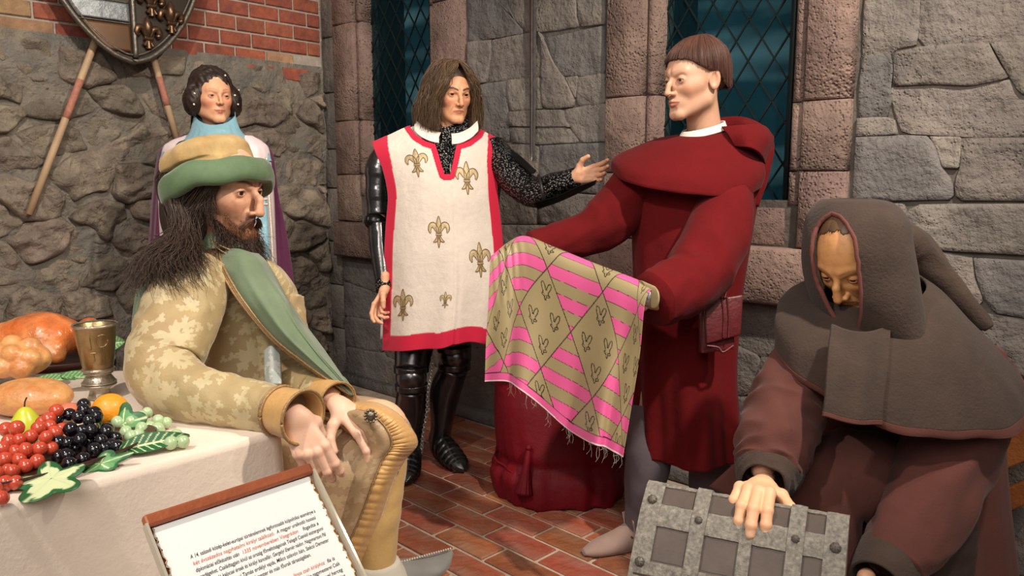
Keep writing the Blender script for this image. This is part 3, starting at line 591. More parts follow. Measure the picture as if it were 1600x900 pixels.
def strands(guides, n, seg=14, jit=.012, wave=.006, wf=30, rad=.0011, seed=1, tip=.25, lenv=.12, col=None, spread=1.):
    """hair: tapered 3-sided strands blended between neighbouring guide curves"""
    r = np.random.default_rng(seed); G = np.array([cr(g, seg) for g in guides]); k = len(G); V = []; Fa = []; C = []; t = np.linspace(0, 1, seg); th = np.array([0, 2.094, 4.189])
    rib = gridF(seg, 3, True)
    for s in range(n):
        u = r.uniform(0, k - 1); i = min(int(u), k - 2); f = u - i; p = G[i] * (1 - f) + G[i + 1] * f; e = 1 - lenv * r.uniform(0, 1); p = np.stack([np.interp(t * e, t, p[:, q]) for q in range(3)], 1)
        off = r.normal(size=3) * jit * .55; off2 = r.normal(size=3) * jit * spread; p = p + off * (.25 + .75 * t[:, None]) + off2 * t[:, None] ** 1.5
        for q in range(3): p[:, q] += wave * (.2 + t) * np.sin(t * wf * r.uniform(.7, 1.2) + r.uniform(0, 6.28)) * r.uniform(.3, 1.)
        T = np.gradient(p, axis=0); T /= np.linalg.norm(T, axis=1)[:, None] + 1e-9; N_ = np.cross(T, nrm(r.normal(size=3))); N_ /= np.linalg.norm(N_, axis=1)[:, None] + 1e-9; B = np.cross(T, N_)
        rr = rad * r.uniform(.6, 1.3) * (1 - (1 - tip) * t ** 2)[:, None, None]; V.append(p[:, None] + rr * (np.cos(th)[None, :, None] * N_[:, None] + np.sin(th)[None, :, None] * B[:, None])); Fa.append(rib + s * seg * 3)
        if col is not None: C.append(np.tile(np.array(col) * r.uniform(.55, 1.5), (seg * 3, 1)))
    return np.concatenate(V).reshape(-1, 3), np.concatenate(Fa), (np.concatenate(C) if col is not None else None)
def hairmat(name, rough=.45): return mat(name, (1, 1, 1), rough, vcol=True, spec=.35)
M_hair = hairmat('hair')
def fold(am, k, ph=0., am2=.0, k2=17, lo=0., grow=0., seed=0):
    """ring multiplier: drapery folds, deeper further down when grow>0"""
    def f(T, S): w_ = (lo + (1 - lo) * S ** grow) if grow else 1.; return 1 + am * w_ * np.sin(k * T + ph + 1.3 * np.sin(2.1 * T + 2 * S + seed)) + am2 * w_ * np.sin(k2 * T + 2.3 * S + seed)
    return f
def wrink(am, k=9, seed=0, k2=3): 
    def f(T, S): q = np.stack([np.cos(T), np.sin(T), S * k], -1); return 1 + am * (1 - 2 * abs(sn(q, k2, seed, 2)))
    return f
def K(xl, xr, y, t, dep, yaw=0., tilt=0., dz=0.):
    """ring key from the outline seen at picture row y: centre, half width, half depth"""
    w_ = (xr - xl) / 2 * t / F_PX; c = P((xl + xr) / 2, y, t); r_ = A(math.cos(yaw), math.sin(yaw), 0); f_ = A(-math.sin(yaw), math.cos(yaw), 0)
    return (c, r_ * w_ + A(0, 0, tilt), f_ * dep + A(0, 0, dz))
def K2(pl, pr, t, dep, dz=0., tl=None):
    a, b = P(*pl, tl or t), P(*pr, t); return ((a + b) / 2, (b - a) / 2, A(0, dep, dz))
def cloth(name, keys, mat_, parent, n=70, m=96, fold=None, pw=2., a=True, b=True, thick=0, warp=None, **k):
    R = rings(keys, n, m, fold, pw)
    if warp is not None: R = warp(R)
    F, uv = ringfaces(R); V, F, uv = capped(R, F, uv, a, b); return mk(name, V, F, mat_, parent, uv=uv, thick=thick, **k)
def limb(name, pts, rad, mat_, parent, n=40, m=28, fold=None, flat=1., a=True, b=True, thick=0, **k):
    R = tube(pts, rad, n, m, fold, flat); F, uv = ringfaces(R); V, F, uv = capped(R, F, uv, a, b); return mk(name, V, F, mat_, parent, uv=uv, thick=thick, **k)
def cord(name, pts, r, mat_, parent, n=60, m=8, **k): V, F, uv = tubemesh(pts, r, n, m); return mk(name, V, F, mat_, parent, **k)
def sheet(rows, n, m, bulge=None):
    """rows: lists of world points of equal count -> smooth grid n x m"""
    G = np.array(rows, float); G = cr(G, n); G = np.transpose(cr(np.transpose(G, (1, 0, 2)), m), (1, 0, 2)); return G if bulge is None else G + bulge
def sheetobj(name, G, mat_, parent, mask=None, thick=.003, lift=0., **k):
    n, m = G.shape[:2]; F = gridF(n, m); uv = ringfaces(G, False)[1].reshape(-1, 4, 2)
    if lift: nn = np.cross(np.gradient(G, axis=1), np.gradient(G, axis=0)); nn /= np.linalg.norm(nn, axis=2)[..., None] + 1e-9; G = G + nn * lift
    if mask is not None: F2 = F[mask.ravel()]; uv = uv[mask.ravel()]; F = F2
    us, inv = np.unique(F.ravel(), return_inverse=True); return mk(name, G.reshape(-1, 3)[us], inv.reshape(-1, 4), mat_, parent, uv=uv.reshape(-1, 2), thick=thick, **k)
def onsheet(G, u, v):
    """point and normal of the sheet at (u,v) in 0..1"""
    n, m = G.shape[:2]; a, b = np.clip(np.asarray(v) * (n - 1), 0, n - 1.001), np.clip(np.asarray(u) * (m - 1), 0, m - 1.001); i, j = a.astype(int), b.astype(int); f, g_ = (a - i)[..., None], (b - j)[..., None]
    p = G[i, j] * (1 - f) * (1 - g_) + G[i + 1, j] * f * (1 - g_) + G[i, j + 1] * (1 - f) * g_ + G[i + 1, j + 1] * f * g_
    nn = np.cross(G[i, j + 1] - G[i, j], G[i + 1, j] - G[i, j]); nn /= np.linalg.norm(nn, axis=-1)[..., None] + 1e-12; return p, nn
# ================================================================ SHARED CLOTH AND METAL
def weave(nt, b, vec, base, nv): pass
M_pinkwhite = mat('pale_damask', c8(226, 208, 208), .7, var=.06, bump=.3, bscale=200)
M_bluesatin = mat('blue_satin', c8(128, 172, 186), .28, sheen=.3, spec=.7, b2=.4, b2scale=12)
M_purple = mat('purple_wool', c8(98, 34, 74), .75, sheen=.3, var=.08)
M_bead = mat('beaded_braid', c8(200, 184, 172), .4, .3, var=.3, vscale=120, bump=1, bscale=160)
M_white = mat('white_linen', c8(226, 218, 208), .8, bump=.3, bscale=220, var=.03)
M_tabard = mat('cream_wool', c8(216, 203, 190), .85, bump=.5, bscale=260, var=.05, vscale=30, b2=.25, b2scale=10)
M_redfelt = mat('red_felt', c8(196, 16, 56), .8, sheen=.2, bump=.3, bscale=200)
M_gold_thread = mat('gold_thread', c8(190, 168, 126), .5, .25, bump=.8, bscale=300, var=.25, vscale=90)
M_goldline = mat('brown_thread', c8(112, 86, 48), .6)
M_plate = mat('dark_plate_steel', c8(84, 83, 84), .25, .92, var=.25, vscale=10, b2=.12, b2scale=20)
M_plate_dk = mat('blackened_steel', c8(34, 33, 34), .3, .85, var=.2)
M_strap = mat('black_leather', c8(26, 24, 24), .5)
def mailx(nt, b, vec, base, nv):
    N, L = nt.nodes, nt.links; v = N.new('ShaderNodeTexVoronoi'); v.inputs['Scale'].default_value = 125; L.new(vec, v.inputs['Vector']); r = N.new('ShaderNodeValToRGB'); e = r.color_ramp.elements
    e[0].position = .06; e[0].color = (*c8(160, 158, 154), 1); e[1].position = .5; e[1].color = (*c8(16, 16, 18), 1); L.new(v.outputs['Distance'], r.inputs[0]); L.new(r.outputs[0], b.inputs['Base Color'])
    bp = N.new('ShaderNodeBump'); bp.invert = True; bp.inputs['Distance'].default_value = .004; L.new(v.outputs['Distance'], bp.inputs['Height']); L.new(bp.outputs[0], b.inputs['Normal'])
M_mail = mat('chain_mail', c8(90, 90, 90), .35, .8, extra=mailx)
def ribbon2(path, wd, n=14):
    c = cr(np.array([list(p) + [w_] for p, w_ in zip(path, wd)], float), n); t = np.gradient(c[:, :2], axis=0); t /= np.linalg.norm(t, axis=1)[:, None] + 1e-9; nn = np.stack([-t[:, 1], t[:, 0]], 1)
    return c[:, :2], nn, np.maximum(c[:, 2], .002)
def mir(rs): return [([(-x, y) for x, y in p], w_) for p, w_ in rs]
FL_SIDE = [([(.03, -.07), (.08, .06), (.19, .2), (.3, .19), (.35, .06), (.31, -.06)], [.02, .07, .085, .075, .05, .015]), ([(.025, -.13), (.09, -.27), (.21, -.33)], [.03, .045, .008])]
FLEUR = [([(0, .5), (0, .36), (0, .18), (0, .02), (0, -.07)], [.01, .06, .1, .07, .03]), ([(-.12, -.09), (0, -.1), (.12, -.09)], [.03, .03, .03]), ([(0, -.12), (0, -.28), (0, -.5)], [.04, .05, .01])] + FL_SIDE + mir(FL_SIDE)
def fleur_on(G, u, v, h, parent, lift=.006, ang=0.):
    """embroidered lily laid on a sheet grid; h in metres"""
    n, m = G.shape[:2]; W_ = np.linalg.norm(np.diff(G[int(v * (n - 1))], axis=0), axis=1).sum(); H_ = np.linalg.norm(np.diff(G[:, int(u * (m - 1))], axis=0), axis=1).sum(); mb = MB(); ml = MB(); ca, sa = math.cos(ang), math.sin(ang)
    for path, wd in FLEUR:
        c, nn, w_ = ribbon2(path, wd)
        for M_, q, dz in ((mb, 1., 0), (ml, -1, .0012)):
            if q > 0: rows = [c + nn * (w_ * k)[:, None] for k in (-1, -.5, 0, .5, 1)]; pr = [0, .8, 1, .8, 0]; sets = [(rows, pr)]
            else: sets = [([c + nn * (w_ * s)[:, None] - nn * .012, c + nn * (w_ * s)[:, None] + nn * .012], [.9, .9]) for s in (-1, 1)]
            for rows, pr in sets:
                Q = np.stack(rows, 1) * h; X = Q[..., 0] * ca - Q[..., 1] * sa; Y_ = Q[..., 0] * sa + Q[..., 1] * ca
                p, nr_ = onsheet(G, u + X / W_, v - Y_ / H_); sgn = np.sign((nr_ * (CAM - p)).sum(-1, keepdims=True)); V = p + nr_ * sgn * (lift + dz + .0016 * np.array(pr))[None, :, None] if False else p + nr_ * sgn * (lift + dz + .0016 * np.array(pr)[None, :, None])
                M_.add(V, gridF(V.shape[0], V.shape[1]))
    e = mb.out('fleur_de_lis', M_gold_thread, parent); ml.out('outline_stitching', M_goldline, e); return e
def inpoly(x, y, poly):
    r = np.zeros(np.shape(x), bool); n = len(poly)
    for i in range(n):
        (x1, y1), (x2, y2) = poly[i], poly[(i + 1) % n]; r ^= ((y1 > y) != (y2 > y)) & (x < (x2 - x1) * (y - y1) / ((y2 - y1) or 1e-9) + x1)
    return r
def dpoly(x, y, poly):
    d = np.full(np.shape(x), 1e9)
    for i in range(len(poly) - 1):
        a, b = np.array(poly[i], float), np.array(poly[i + 1], float); ab = b - a; t = np.clip(((x - a[0]) * ab[0] + (y - a[1]) * ab[1]) / (ab @ ab), 0, 1); d = np.minimum(d, np.hypot(x - a[0] - t * ab[0], y - a[1] - t * ab[1]))
    return d
def nloc(c, f, s, p, roll=0.): return tuple((Rface(f, roll).T @ (np.asarray(p) - np.asarray(c))) / s)
def hairblob(name, sdf, lo, hi, loc, col, parent, h=.003, am=.0035, fr=60, seed=3, mode='down', matl=None):
    V, Fq = iso(sdf, lo, hi, h); ph = np.arctan2(V[:, 0], V[:, 1]); q = np.stack([np.cos(ph), np.sin(ph), V[:, 2] * (1.5 if mode == 'down' else 0)], -1); g = sn(q, fr, seed, 2); c = V.mean(0); d = V - c; d /= np.linalg.norm(d, axis=1)[:, None]
    V = V + d * (am * g)[:, None]; C = np.array(col) * (1 + .38 * np.clip(g, -1, 1.2))[:, None]; W_ = np.array([loc(*v) for v in V]) if len(V) < 10 else loc.__defaults__ if False else None
    o, R, s = loc('frame', 0, 0) if False else (None, None, None); return V, Fq, C
def tow(V, center, f, s, roll=0.): return np.asarray(center) + s * V @ Rface(f, roll).T
def pearl(c, r, parent, m_, name='pearl'): V, F = sphere(c, r, 8, 10); return mk(name, V, F, m_, parent)
# ================================================================ LADY IN THE BACKGROUND
def lady():
    c, f, s = P(333, 152, 3.42), A(.62, -.77, -.05), 1.0
    r = thing('person', (P(340, 300, 3.42) * A(1, 1, 0)), 'woman with pearled dark hair, blue wimple and purple cloak, standing by the rubble wall', 'person')
    nb = P(335, 232, 3.46); hd, eyes, loc, R = head(c, f, s, neck=nloc(c, f, s, nb), nr=.043, wid=1.0, nose=.85, nosew=.85, browb=.45, brow=c8(120, 84, 62), smile=1., lipf=1.05, lip=c8(188, 110, 98), cheek=c8(224, 138, 108), skin=c8(232, 178, 142), iris=c8(90, 80, 70), open_=.0038, h=.0023, look=(.1, 0), jaw=.006)
    base = r.location; hips = P(345, 480, 3.48)
    co = core([[(nb, .05), (P(337, 250, 3.48), .09), (hips, .14), (A(hips[0], hips[1], .08), .09)], [(P(275, 250, 3.48), .05), (P(405, 250, 3.48), .05)]]); body([hd, co], eyes, r)
    def hs(q):
        x = np.stack([abs(q[:, 0]), q[:, 1], q[:, 2]], 1); d = ell_(x, (0, .035, .045), (.093, .108, .095)); d = smin(d, ell_(x, (.088, .005, -.02), (.038, .055, .066)), .03); d = smin(d, ell_(x, (0, .08, -.03), (.075, .06, .09)), .03)
        d = smax(d, -ell_(x, (0, -.125, -.028), (.067, .105, .098)), .012); return smax(d, -ell_(x, (0, -.02, -.115), (.05, .07, .05)), .01)
    V, Fq = iso(hs, (-.15, -.12, -.16), (.15, .18, .17), .003); g = sn(V * A(1, 1, .55), 190, 4, 2); n_ = V - A(0, .03, 0); n_ /= np.linalg.norm(n_, axis=1)[:, None]; V = V + n_ * (g * .0045)[:, None]
    hb = mk('hair', tow(V, c, f, s), Fq, M_hair, r, col=np.array(c8(44, 32, 26)) * (1 + .4 * np.clip(g, -1, 1))[:, None])
    Mp = mat('pearl', c8(236, 228, 214), .15, coat=.5)
    for px, py in ((339, 123), (330, 132), (304, 146), (303, 163), (373, 141), (367, 149), (372, 163), (352, 118)):
        d_ = nrm(ray(px, py)); t0 = np.linalg.norm(c - CAM) - .13
        for k in range(60):
            q = CAM + d_ * (t0 + k * .004); ql = ((q - c) @ Rface(f))[None].astype(np.float32)
            if hs(ql)[0] < .004: break
        pearl(q, .0045, hb, Mp)
    V, Fa, C = strands([[loc(-.08, .05, -.02), P(300, 200, 3.46), P(292, 225, 3.42), P(276, 262, 3.36), P(268, 300, 3.36)], [loc(-.05, .09, -.03), P(306, 205, 3.5), P(298, 235, 3.44), P(292, 262, 3.38), P(280, 305, 3.37)]], 260, jit=.012, wave=.004, rad=.0016, seed=5, col=c8(46, 34, 28)); mk('hair_tail', V, Fa, M_hair, r, col=C)
    cloth('wimple', [K(306, 366, 177, 3.43, .070, tilt=-.012, dz=.055), K(303, 368, 190, 3.42, .078, dz=.045), K(297, 376, 208, 3.41, .085, dz=.03), K(283, 396, 224, 3.42, .10), K(262, 414, 236, 3.44, .125), K(254, 420, 252, 3.44, .13)], M_bluesatin, r, 60, 110, fold(.045, 7, 1., .02, 19, .2, 1.), a=False, b=False, thick=.002)
    cloth('gown', [K(290, 394, 212, 3.45, .07), K(266, 410, 222, 3.445, .10), K(255, 420, 238, 3.44, .13), K(251, 426, 300, 3.44, .16), K(256, 430, 400, 3.45, .17), K(255, 436, 470, 3.46, .18), K(235, 456, 600, 3.52, .22), K(225, 470, 722, 3.6, .26)], M_pinkwhite, r, 80, 120, fold(.02, 9, 0., .01, 23, .2, 1.), a=True, b=True)
    cloth('cloak', [K(284, 398, 212, 3.53, .07), K(262, 412, 224, 3.53, .10), K(249, 425, 242, 3.54, .13), K(241, 432, 300, 3.55, .16), K(236, 446, 370, 3.56, .18), K(228, 458, 460, 3.57, .2), K(215, 470, 600, 3.6, .22), K(205, 480, 716, 3.66, .25)], M_purple, r, 80, 140, fold(.03, 8, 1., .02, 21, .2, 1.), a=True, b=True)
    for pts in ([(253, 246), (251, 300), (254, 345)], [(416, 246), (420, 300), (424, 360), (428, 440)], [(404, 262), (409, 310), (413, 360), (417, 440)]):
        pp = [P(x, y, 3.30 + .0 * y) for x, y in pts]; cord('braid', pp, .006, M_bead, r)
    for y in (312, 320): cord('braid', [P(382, y + 2, 3.275), P(400, y, 3.28), P(423, y - 1, 3.31)], .005, M_bead, r)
    for dx in (0, 6): pass
    sh = sheet([[P(412, 262, 3.305), P(404, 262, 3.29), P(396, 262, 3.28)], [P(420, 360, 3.30), P(410, 360, 3.285), P(400, 360, 3.27)], [P(424, 460, 3.30), P(413, 460, 3.285), P(402, 460, 3.27)]], 20, 6); sheetobj('blue_panel', sh, M_bluesatin, r, thick=.003)
lady()
# ================================================================ KNIGHT
def knight():
    c, f, s = P(705, 147, 3.26), A(.47, -.87, -.16), 1.03
    r = thing('person', P(670, 500, 3.36) * A(1, 1, 0), 'standing long-haired man in cream and red lily tabard over plate armour, hand held out', 'person')
    nb = P(700, 214, 3.31); hd, eyes, loc, R = head(c, f, s, neck=nloc(c, f, s, nb), nr=.055, wid=.98, jaw=.004, nose=1.05, frown=1.5, browb=1.5, brow=c8(70, 48, 36), lip=c8(186, 108, 88), lipf=.9, open_=.0040, age=.6, cheek=c8(214, 136, 104), skin=c8(226, 172, 134), h=.0022, look=(0., 0), iris=c8(52, 38, 30))
    hL = hand(P(601, 450, 3.23), A(-.42, -.3, -.86), A(-.92, .25, .3), True, (.35, .5, .35), [(.25, .45, .3), (.45, .7, .4), (.7, .9, .5), (.8, .9, .5)], thumb=((.032, .03, -.018), (.036, .056, -.034), (.03, .078, -.045)), scale=1., h=.0022, nails=False, arm=.02, armdir=A(-.02,.2,1))
    hR = hand(P(898, 276, 3.0), A(.93, -.25, .16), A(.12, .98, -.1), False, (.5, .6, .3), [(.35, .5, .3), (.5, .6, .3), (.6, .65, .35), (.55, .6, .4)], splay=.13, thumb=((.036, .026, -.010), (.056, .044, -.022), (.064, .068, -.032)), scale=1.0, h=.0022, nails=False, arm=.03, armdir=nrm(P(868, 290, 3.07) - P(898, 276, 3.0)))
    ch = [[(nb, .055), (P(695, 258, 3.39), .075), (P(690, 400, 3.41), .10), (P(680, 500, 3.42), .10)], [(P(640, 255, 3.36), .04), (P(600, 262, 3.36), .03), (P(591, 340, 3.34), .02), (P(599, 440, 3.265), .012)], [(P(740, 255, 3.34), .04), (P(785, 258, 3.28), .035), (P(832, 298, 3.17), .03), (P(895, 277, 3.03), .02)], [(P(650, 500, 3.4), .06), (P(643, 590, 3.345), .045), (P(641, 660, 3.37), .03)], [(P(700, 500, 3.42), .06), (P(708, 556, 3.41), .045), (P(697, 620, 3.45), .03)]]
    body([hd, hL, hR, core(ch)], eyes, r)
    # hair
    gs = []
    for a in np.radians([30, 42, 56, 75, 100, 130, 160, 180, 200, 230, 260, 285, 304, 318, 330]):
        px_ = lambda rr: (rr * math.sin(a), -rr * math.cos(a) * 1.05 + .02); fr = abs(math.cos(a)) if math.cos(a) > 0 else 0; sd = np.sign(math.sin(a)) or 1
        q = [loc(sd * .004, -.045 * fr + .02, .134), loc(*(np.array(px_(.062)) * A(1, 1)), .118), loc(*px_(.094 if fr < .5 else .098), .062), loc(*px_(.112), -.01), loc(*px_(.124), -.085), loc(*px_(.118), -.165)]
        if fr > .72: q[2] = loc(sd * .056, -.083, .062); q[3] = loc(sd * .083, -.062, -.01); q[4] = loc(sd * .094, -.055, -.08); q[5] = loc(sd * .082, -.06, -.14)
        gs.append(q)
    for sd in (-1, 1):
        q = [[loc(sd * .003, -.058, .128), loc(sd * .018, -.080, .108), loc(sd * .046, -.084, .072), loc(sd * .074, -.072, .02), loc(sd * .092, -.06, -.06), loc(sd * .088, -.06, -.13)], [loc(sd * .003, -.045, .134), loc(sd * .024, -.068, .118), loc(sd * .054, -.076, .078), loc(sd * .082, -.066, .01), loc(sd * .10, -.05, -.07), loc(sd * .094, -.05, -.15)]]
        gs = (q + gs) if sd > 0 else (gs + q[::-1])
    V, Fa, C = strands(gs, 3000, 18, jit=.012, wave=.0095, wf=17, rad=.0015, seed=8, lenv=.14, col=c8(98, 76, 56)); mk('hair', V, Fa, M_hair, r, col=C)
    def hs(q):
        x = np.stack([abs(q[:, 0]), q[:, 1], q[:, 2]], 1); d = ell_(x, (0, .028, .04), (.086, .105, .094)); d = smin(d, ell_(x, (.085, .01, -.06), (.03, .06, .09)), .03); d = smin(d, ell_(x, (0, .08, -.05), (.085, .05, .12)), .03); return smax(d, -ell_(x, (0, -.11, -.045), (.066, .095, .115)), .01)
    V, Fq = iso(hs, (-.13, -.1, -.19), (.13, .16, .16), .005); mk('hair_cap', tow(V, c, f, s), Fq, M_hair, r, col=np.tile(np.array(c8(66, 50, 38)), (len(V), 1)))
    # mail and collar
    cloth('mail_shirt', [K(672, 735, 186, 3.31, .062), K(668, 738, 204, 3.31, .066), K(650, 755, 222, 3.32, .09), K(604, 786, 236, 3.34, .11), K(596, 790, 262, 3.34, .13), K(608, 778, 330, 3.36, .135), K(612, 776, 430, 3.38, .14), K(608, 780, 520, 3.4, .15)], M_mail, r, 60, 60, b=True)
    for pl in ([(648, 202, 3.245), (658, 211, 3.215), (672, 218, 3.19), (686, 221, 3.19)], [(706, 223, 3.185), (720, 221, 3.19), (736, 213, 3.21), (747, 202, 3.245)]):
        top = [P(x + (3 if x < 700 else -1), y - 13, t + .03) for x, y, t in pl]; G = sheet([top, [P(x, y - 6, t + .004) for x, y, t in pl], [P(x, y + 3, t - .012) for x, y, t in pl]], 14, 24); sheetobj('collar', G, M_white, r, thick=.004)
    # tabard front
    def row(y, xl, xr, tc, ts, ys=None):
        u = np.linspace(0, 1, 9); x = xl + (xr - xl) * u; yy = np.full(9, float(y)) if ys is None else np.interp(u, np.linspace(0, 1, len(ys)), ys); tt = tc + (ts - tc) * abs(2 * u - 1) ** 2.2; return [P(a, b, t) for a, b, t in zip(x, yy, tt)]
    rows = [row(0, 582, 787, 3.27, 3.33, [223, 212, 200, 193, 190, 190, 196, 209, 223]), row(0, 588, 783, 3.19, 3.27, [240, 230, 222, 218, 216, 216, 220, 230, 240]), row(0, 599, 777, 3.145, 3.25, [265, 262, 258, 256, 256, 256, 258, 262, 265]), row(305, 607, 777, 3.13, 3.24), row(350, 604, 782, 3.13, 3.25), row(400, 601, 786, 3.12, 3.25), row(450, 600, 787, 3.12, 3.25), row(500, 599, 783, 3.12, 3.26, [502, 501, 500, 499, 497, 493, 491, 492, 494]), row(545, 598, 778, 3.12, 3.27, [549, 549, 548, 547, 545, 538, 534, 536, 541])]
    n, m = 260, 200; G = sheet(rows, n, m); U, Vv = np.meshgrid(np.linspace(0, 1, m), np.linspace(0, 1, n)); fd = .016 * np.sin(U * 17 + 1.6 * Vv) * np.clip(Vv - .3, 0, 1) ** 1.1 + .022 * np.exp(-((U - .60) / .03) ** 2) * Vv ** 2 - .012 * np.tanh((U - .58) * 60) * np.clip((Vv - .55) * 2, 0, 1) + .004 * sn(np.stack([U * 2, Vv, U * 0], -1), 9, 4, 2)
    G = G + fd[..., None] * FW * A(1, 1, 0)
    pp = proj(G.reshape(-1, 3)).reshape(n, m, 2)[:-1, :-1]; x, y = pp[..., 0], pp[..., 1]
    neck = [(640, 180), (641, 200), (650, 212), (664, 221), (680, 226), (694, 272), (703, 272), (713, 226), (730, 221), (745, 210), (752, 196), (750, 180)]
    op = inpoly(x, y, neck); dn = dpoly(x, y, neck[1:-1])
    um = np.concatenate([np.zeros((n, 1)), np.cumsum(np.linalg.norm(np.diff(G, axis=1), axis=2), 1)], 1)[:-1, :-1]; tot = um[:, -1:]; vm = np.concatenate([np.zeros((1, m)), np.cumsum(np.linalg.norm(np.diff(G, axis=0), axis=2), 0)], 0)[:-1, :-1]; vb = vm[-1:] - vm
    wd = .052 + .026 * np.clip(1 - Vv[:-1, :-1] * 3.5, 0, 1); trim = (np.minimum(um, tot - um) < wd) | (vb < .062) | (dn < 8.5)
    tb = sheetobj('tabard', G, M_tabard, r, ~op & ~trim, .004); sheetobj('trim', G, M_redfelt, tb, ~op & trim, .005, 0)
    for u_, v_, h_ in ((.30, .24, .128), (.725, .305, .132), (.46, .53, .128), (.80, .64, .128), (.17, .815, .12), (.52, .80, .07)):
        if u_ > .85: u_ = .80
        fleur_on(G, u_, v_, h_, tb, lift=.0035, ang=RNG.uniform(-.05, .05))
    cord('seam', [onsheet(G, .585, v)[0] + (CAM - onsheet(G, .585, v)[0]) * .0012 for v in np.linspace(.25, .98, 12)], .0009, M_tabard, tb)
    # back panel
    Gb = sheet([row(225, 590, 780, 3.42, 3.36, [223, 212, 200, 193, 190, 190, 196, 209, 223]), row(265, 600, 778, 3.5, 3.42), row(400, 598, 786, 3.52, 3.42), row(530, 594, 782, 3.54, 3.46)], 40, 30); sheetobj('tabard_back', Gb, M_tabard, r, thick=.004)
    # viewer-left arm: plate
    limb('upper_arm_plate', [P(606, 238, 3.35), P(594, 262, 3.35), P(591, 300, 3.35), P(592, 336, 3.35)], [.055, .062, .055, .05], M_plate, r, 40, 28, lambda T, S: 1 + .03 * np.sign(np.sin(S * 20)) * (S > .35))
    V, F = sphere(P(586, 346, 3.33), (.048, .045, .038), 14, 20); mk('elbow_cop', V, F, M_plate_dk, r)
    V, F = sphere(P(577, 345, 3.32), (.02, .03, .03), 10, 14); mk('elbow_wing', V, F, M_plate_dk, r)
    limb('forearm_plate', [P(592, 350, 3.33), P(595, 390, 3.31), P(601, 446, 3.255)], [.047, .047, .036], M_plate, r, 30, 24); cord('buckle_strap', [P(588, 360, 3.27), P(591, 400, 3.265), P(597, 440, 3.24)], .004, M_strap, r)
    limb('mail_cuff', [P(599, 440, 3.255), P(601, 452, 3.235)], [.036, .037], M_mail, r, 8, 20)
    # viewer-right arm: mail
    limb('mail_sleeve', [P(768, 232, 3.33), P(785, 256, 3.28), P(812, 287, 3.2), P(838, 301, 3.14), P(868, 290, 3.07), P(900, 277, 3.0)], [.062, .070, .064, .060, .052, .038], M_mail, r, 60, 40, wrink(.05, 7, 3))
    for a, b_, rr in (((800, 252, 3.25), (808, 304, 3.19), .068), ((842, 276, 3.1), (850, 317, 3.1), .0)):
        p, q = P(*a), P(*b_); pth = [p + (q - p) * k + FW * -.0 for k in (0, 1)]
        cc = (p + q) / 2; hh = np.linalg.norm(q - p) / 2 + .004; dd = nrm(q - p); oth = A(0, 1, 0); th = np.linspace(0, 2 * np.pi, 28); cord('arm_strap', [cc + dd * hh * math.cos(k) + oth * .066 * math.sin(k) for k in th], .0065, M_strap, r)
    Gp = sheet([[P(832, 316, 3.06), P(870, 306, 3.01), P(905, 290, 2.97), P(932, 281, 2.95)], [P(840, 326, 3.1), P(872, 315, 3.06), P(905, 300, 3.02), P(930, 287, 2.98)]], 8, 20); sheetobj('vambrace_plate', Gp, M_plate_dk, r, thick=.004)
    Gp = sheet([[P(788, 226, 3.3), P(812, 244, 3.24), P(838, 268, 3.16)], [P(785, 234, 3.24), P(808, 254, 3.19), P(832, 274, 3.12)]], 8, 20); sheetobj('arm_plate', Gp, M_plate_dk, r, thick=.004)
    # legs
    for (hx, kx, ax, tx, tz) in (((650, 500, 3.38), (643, 588, 3.33), (641, 702, 3.41), (634, 751), .03), ((704, 490, 3.42), (710, 556, 3.40), (686, 668, 3.52), (724, 731), .03)):
        h_, k_, a_ = P(*hx), P(*kx), P(*ax); toe = Pz(*tx, .035); heel = A(a_[0], a_[1], .045); fd_ = nrm((toe - heel) * A(1, 1, 0)); a_ = A(a_[0], a_[1], .10)
        limb('thigh_plate', [h_, h_ * .5 + k_ * .5, k_ + A(0, 0, .03)], [.095, .085, .072], M_plate, r, 24, 28, lambda T, S: 1 + .05 * np.exp(-((np.mod(T, 6.283) - 4.7) / .12) ** 2))
        for dz, rr in ((.035, .076), (-.045, .072)): limb('knee_lame', [k_ + A(0, 0, dz + .012), k_ + A(0, 0, dz - .014)], [rr, rr], M_plate, r, 6, 28)
        V, F = sphere(k_ + fd_ * .018, (.068, .066, .062), 18, 26); mk('knee_cop', V, F, M_plate, r)
        limb('greave', [k_ + A(0, 0, -.05), k_ * .55 + a_ * .45 - fd_ * .022, a_ * .85 + k_ * .15, a_ + A(0, 0, -.015)], [.062, .070, .05, .052], M_plate, r, 40, 28, lambda T, S: 1 + .05 * np.exp(-((np.mod(T, 6.283) - 4.7) / .12) ** 2))
        L = np.linalg.norm((toe - heel)[:2]); st = lambda T, S: 1 + .13 * (np.mod(S * 11, 1) - .5) * (S > .2) * (S < .8)
        R_ = rings([(heel - fd_ * .05 + A(0, 0, .02), A(0, 0, .03), np.cross(fd_, A(0, 0, 1)) * .028), (heel + A(0, 0, .022), A(0, 0, .062), np.cross(fd_, A(0, 0, 1)) * .045), (heel + fd_ * L * .35 + A(0, 0, .012), A(0, 0, .058), np.cross(fd_, A(0, 0, 1)) * .052), (heel + fd_ * L * .65 - A(0, 0, .002), A(0, 0, .04), np.cross(fd_, A(0, 0, 1)) * .054), (heel + fd_ * L * .88 - A(0, 0, .012), A(0, 0, .027), np.cross(fd_, A(0, 0, 1)) * .038), (heel + fd_ * L * 1.02 - A(0, 0, .02), A(0, 0, .008), np.cross(fd_, A(0, 0, 1)) * .006)], 160, 30, st)
        R_[..., 2] = np.maximum(R_[..., 2], .010); F_, uv_ = ringfaces(R_); V, F_, uv_ = capped(R_, F_, uv_); mk('sabaton', V, F_, M_plate, r)
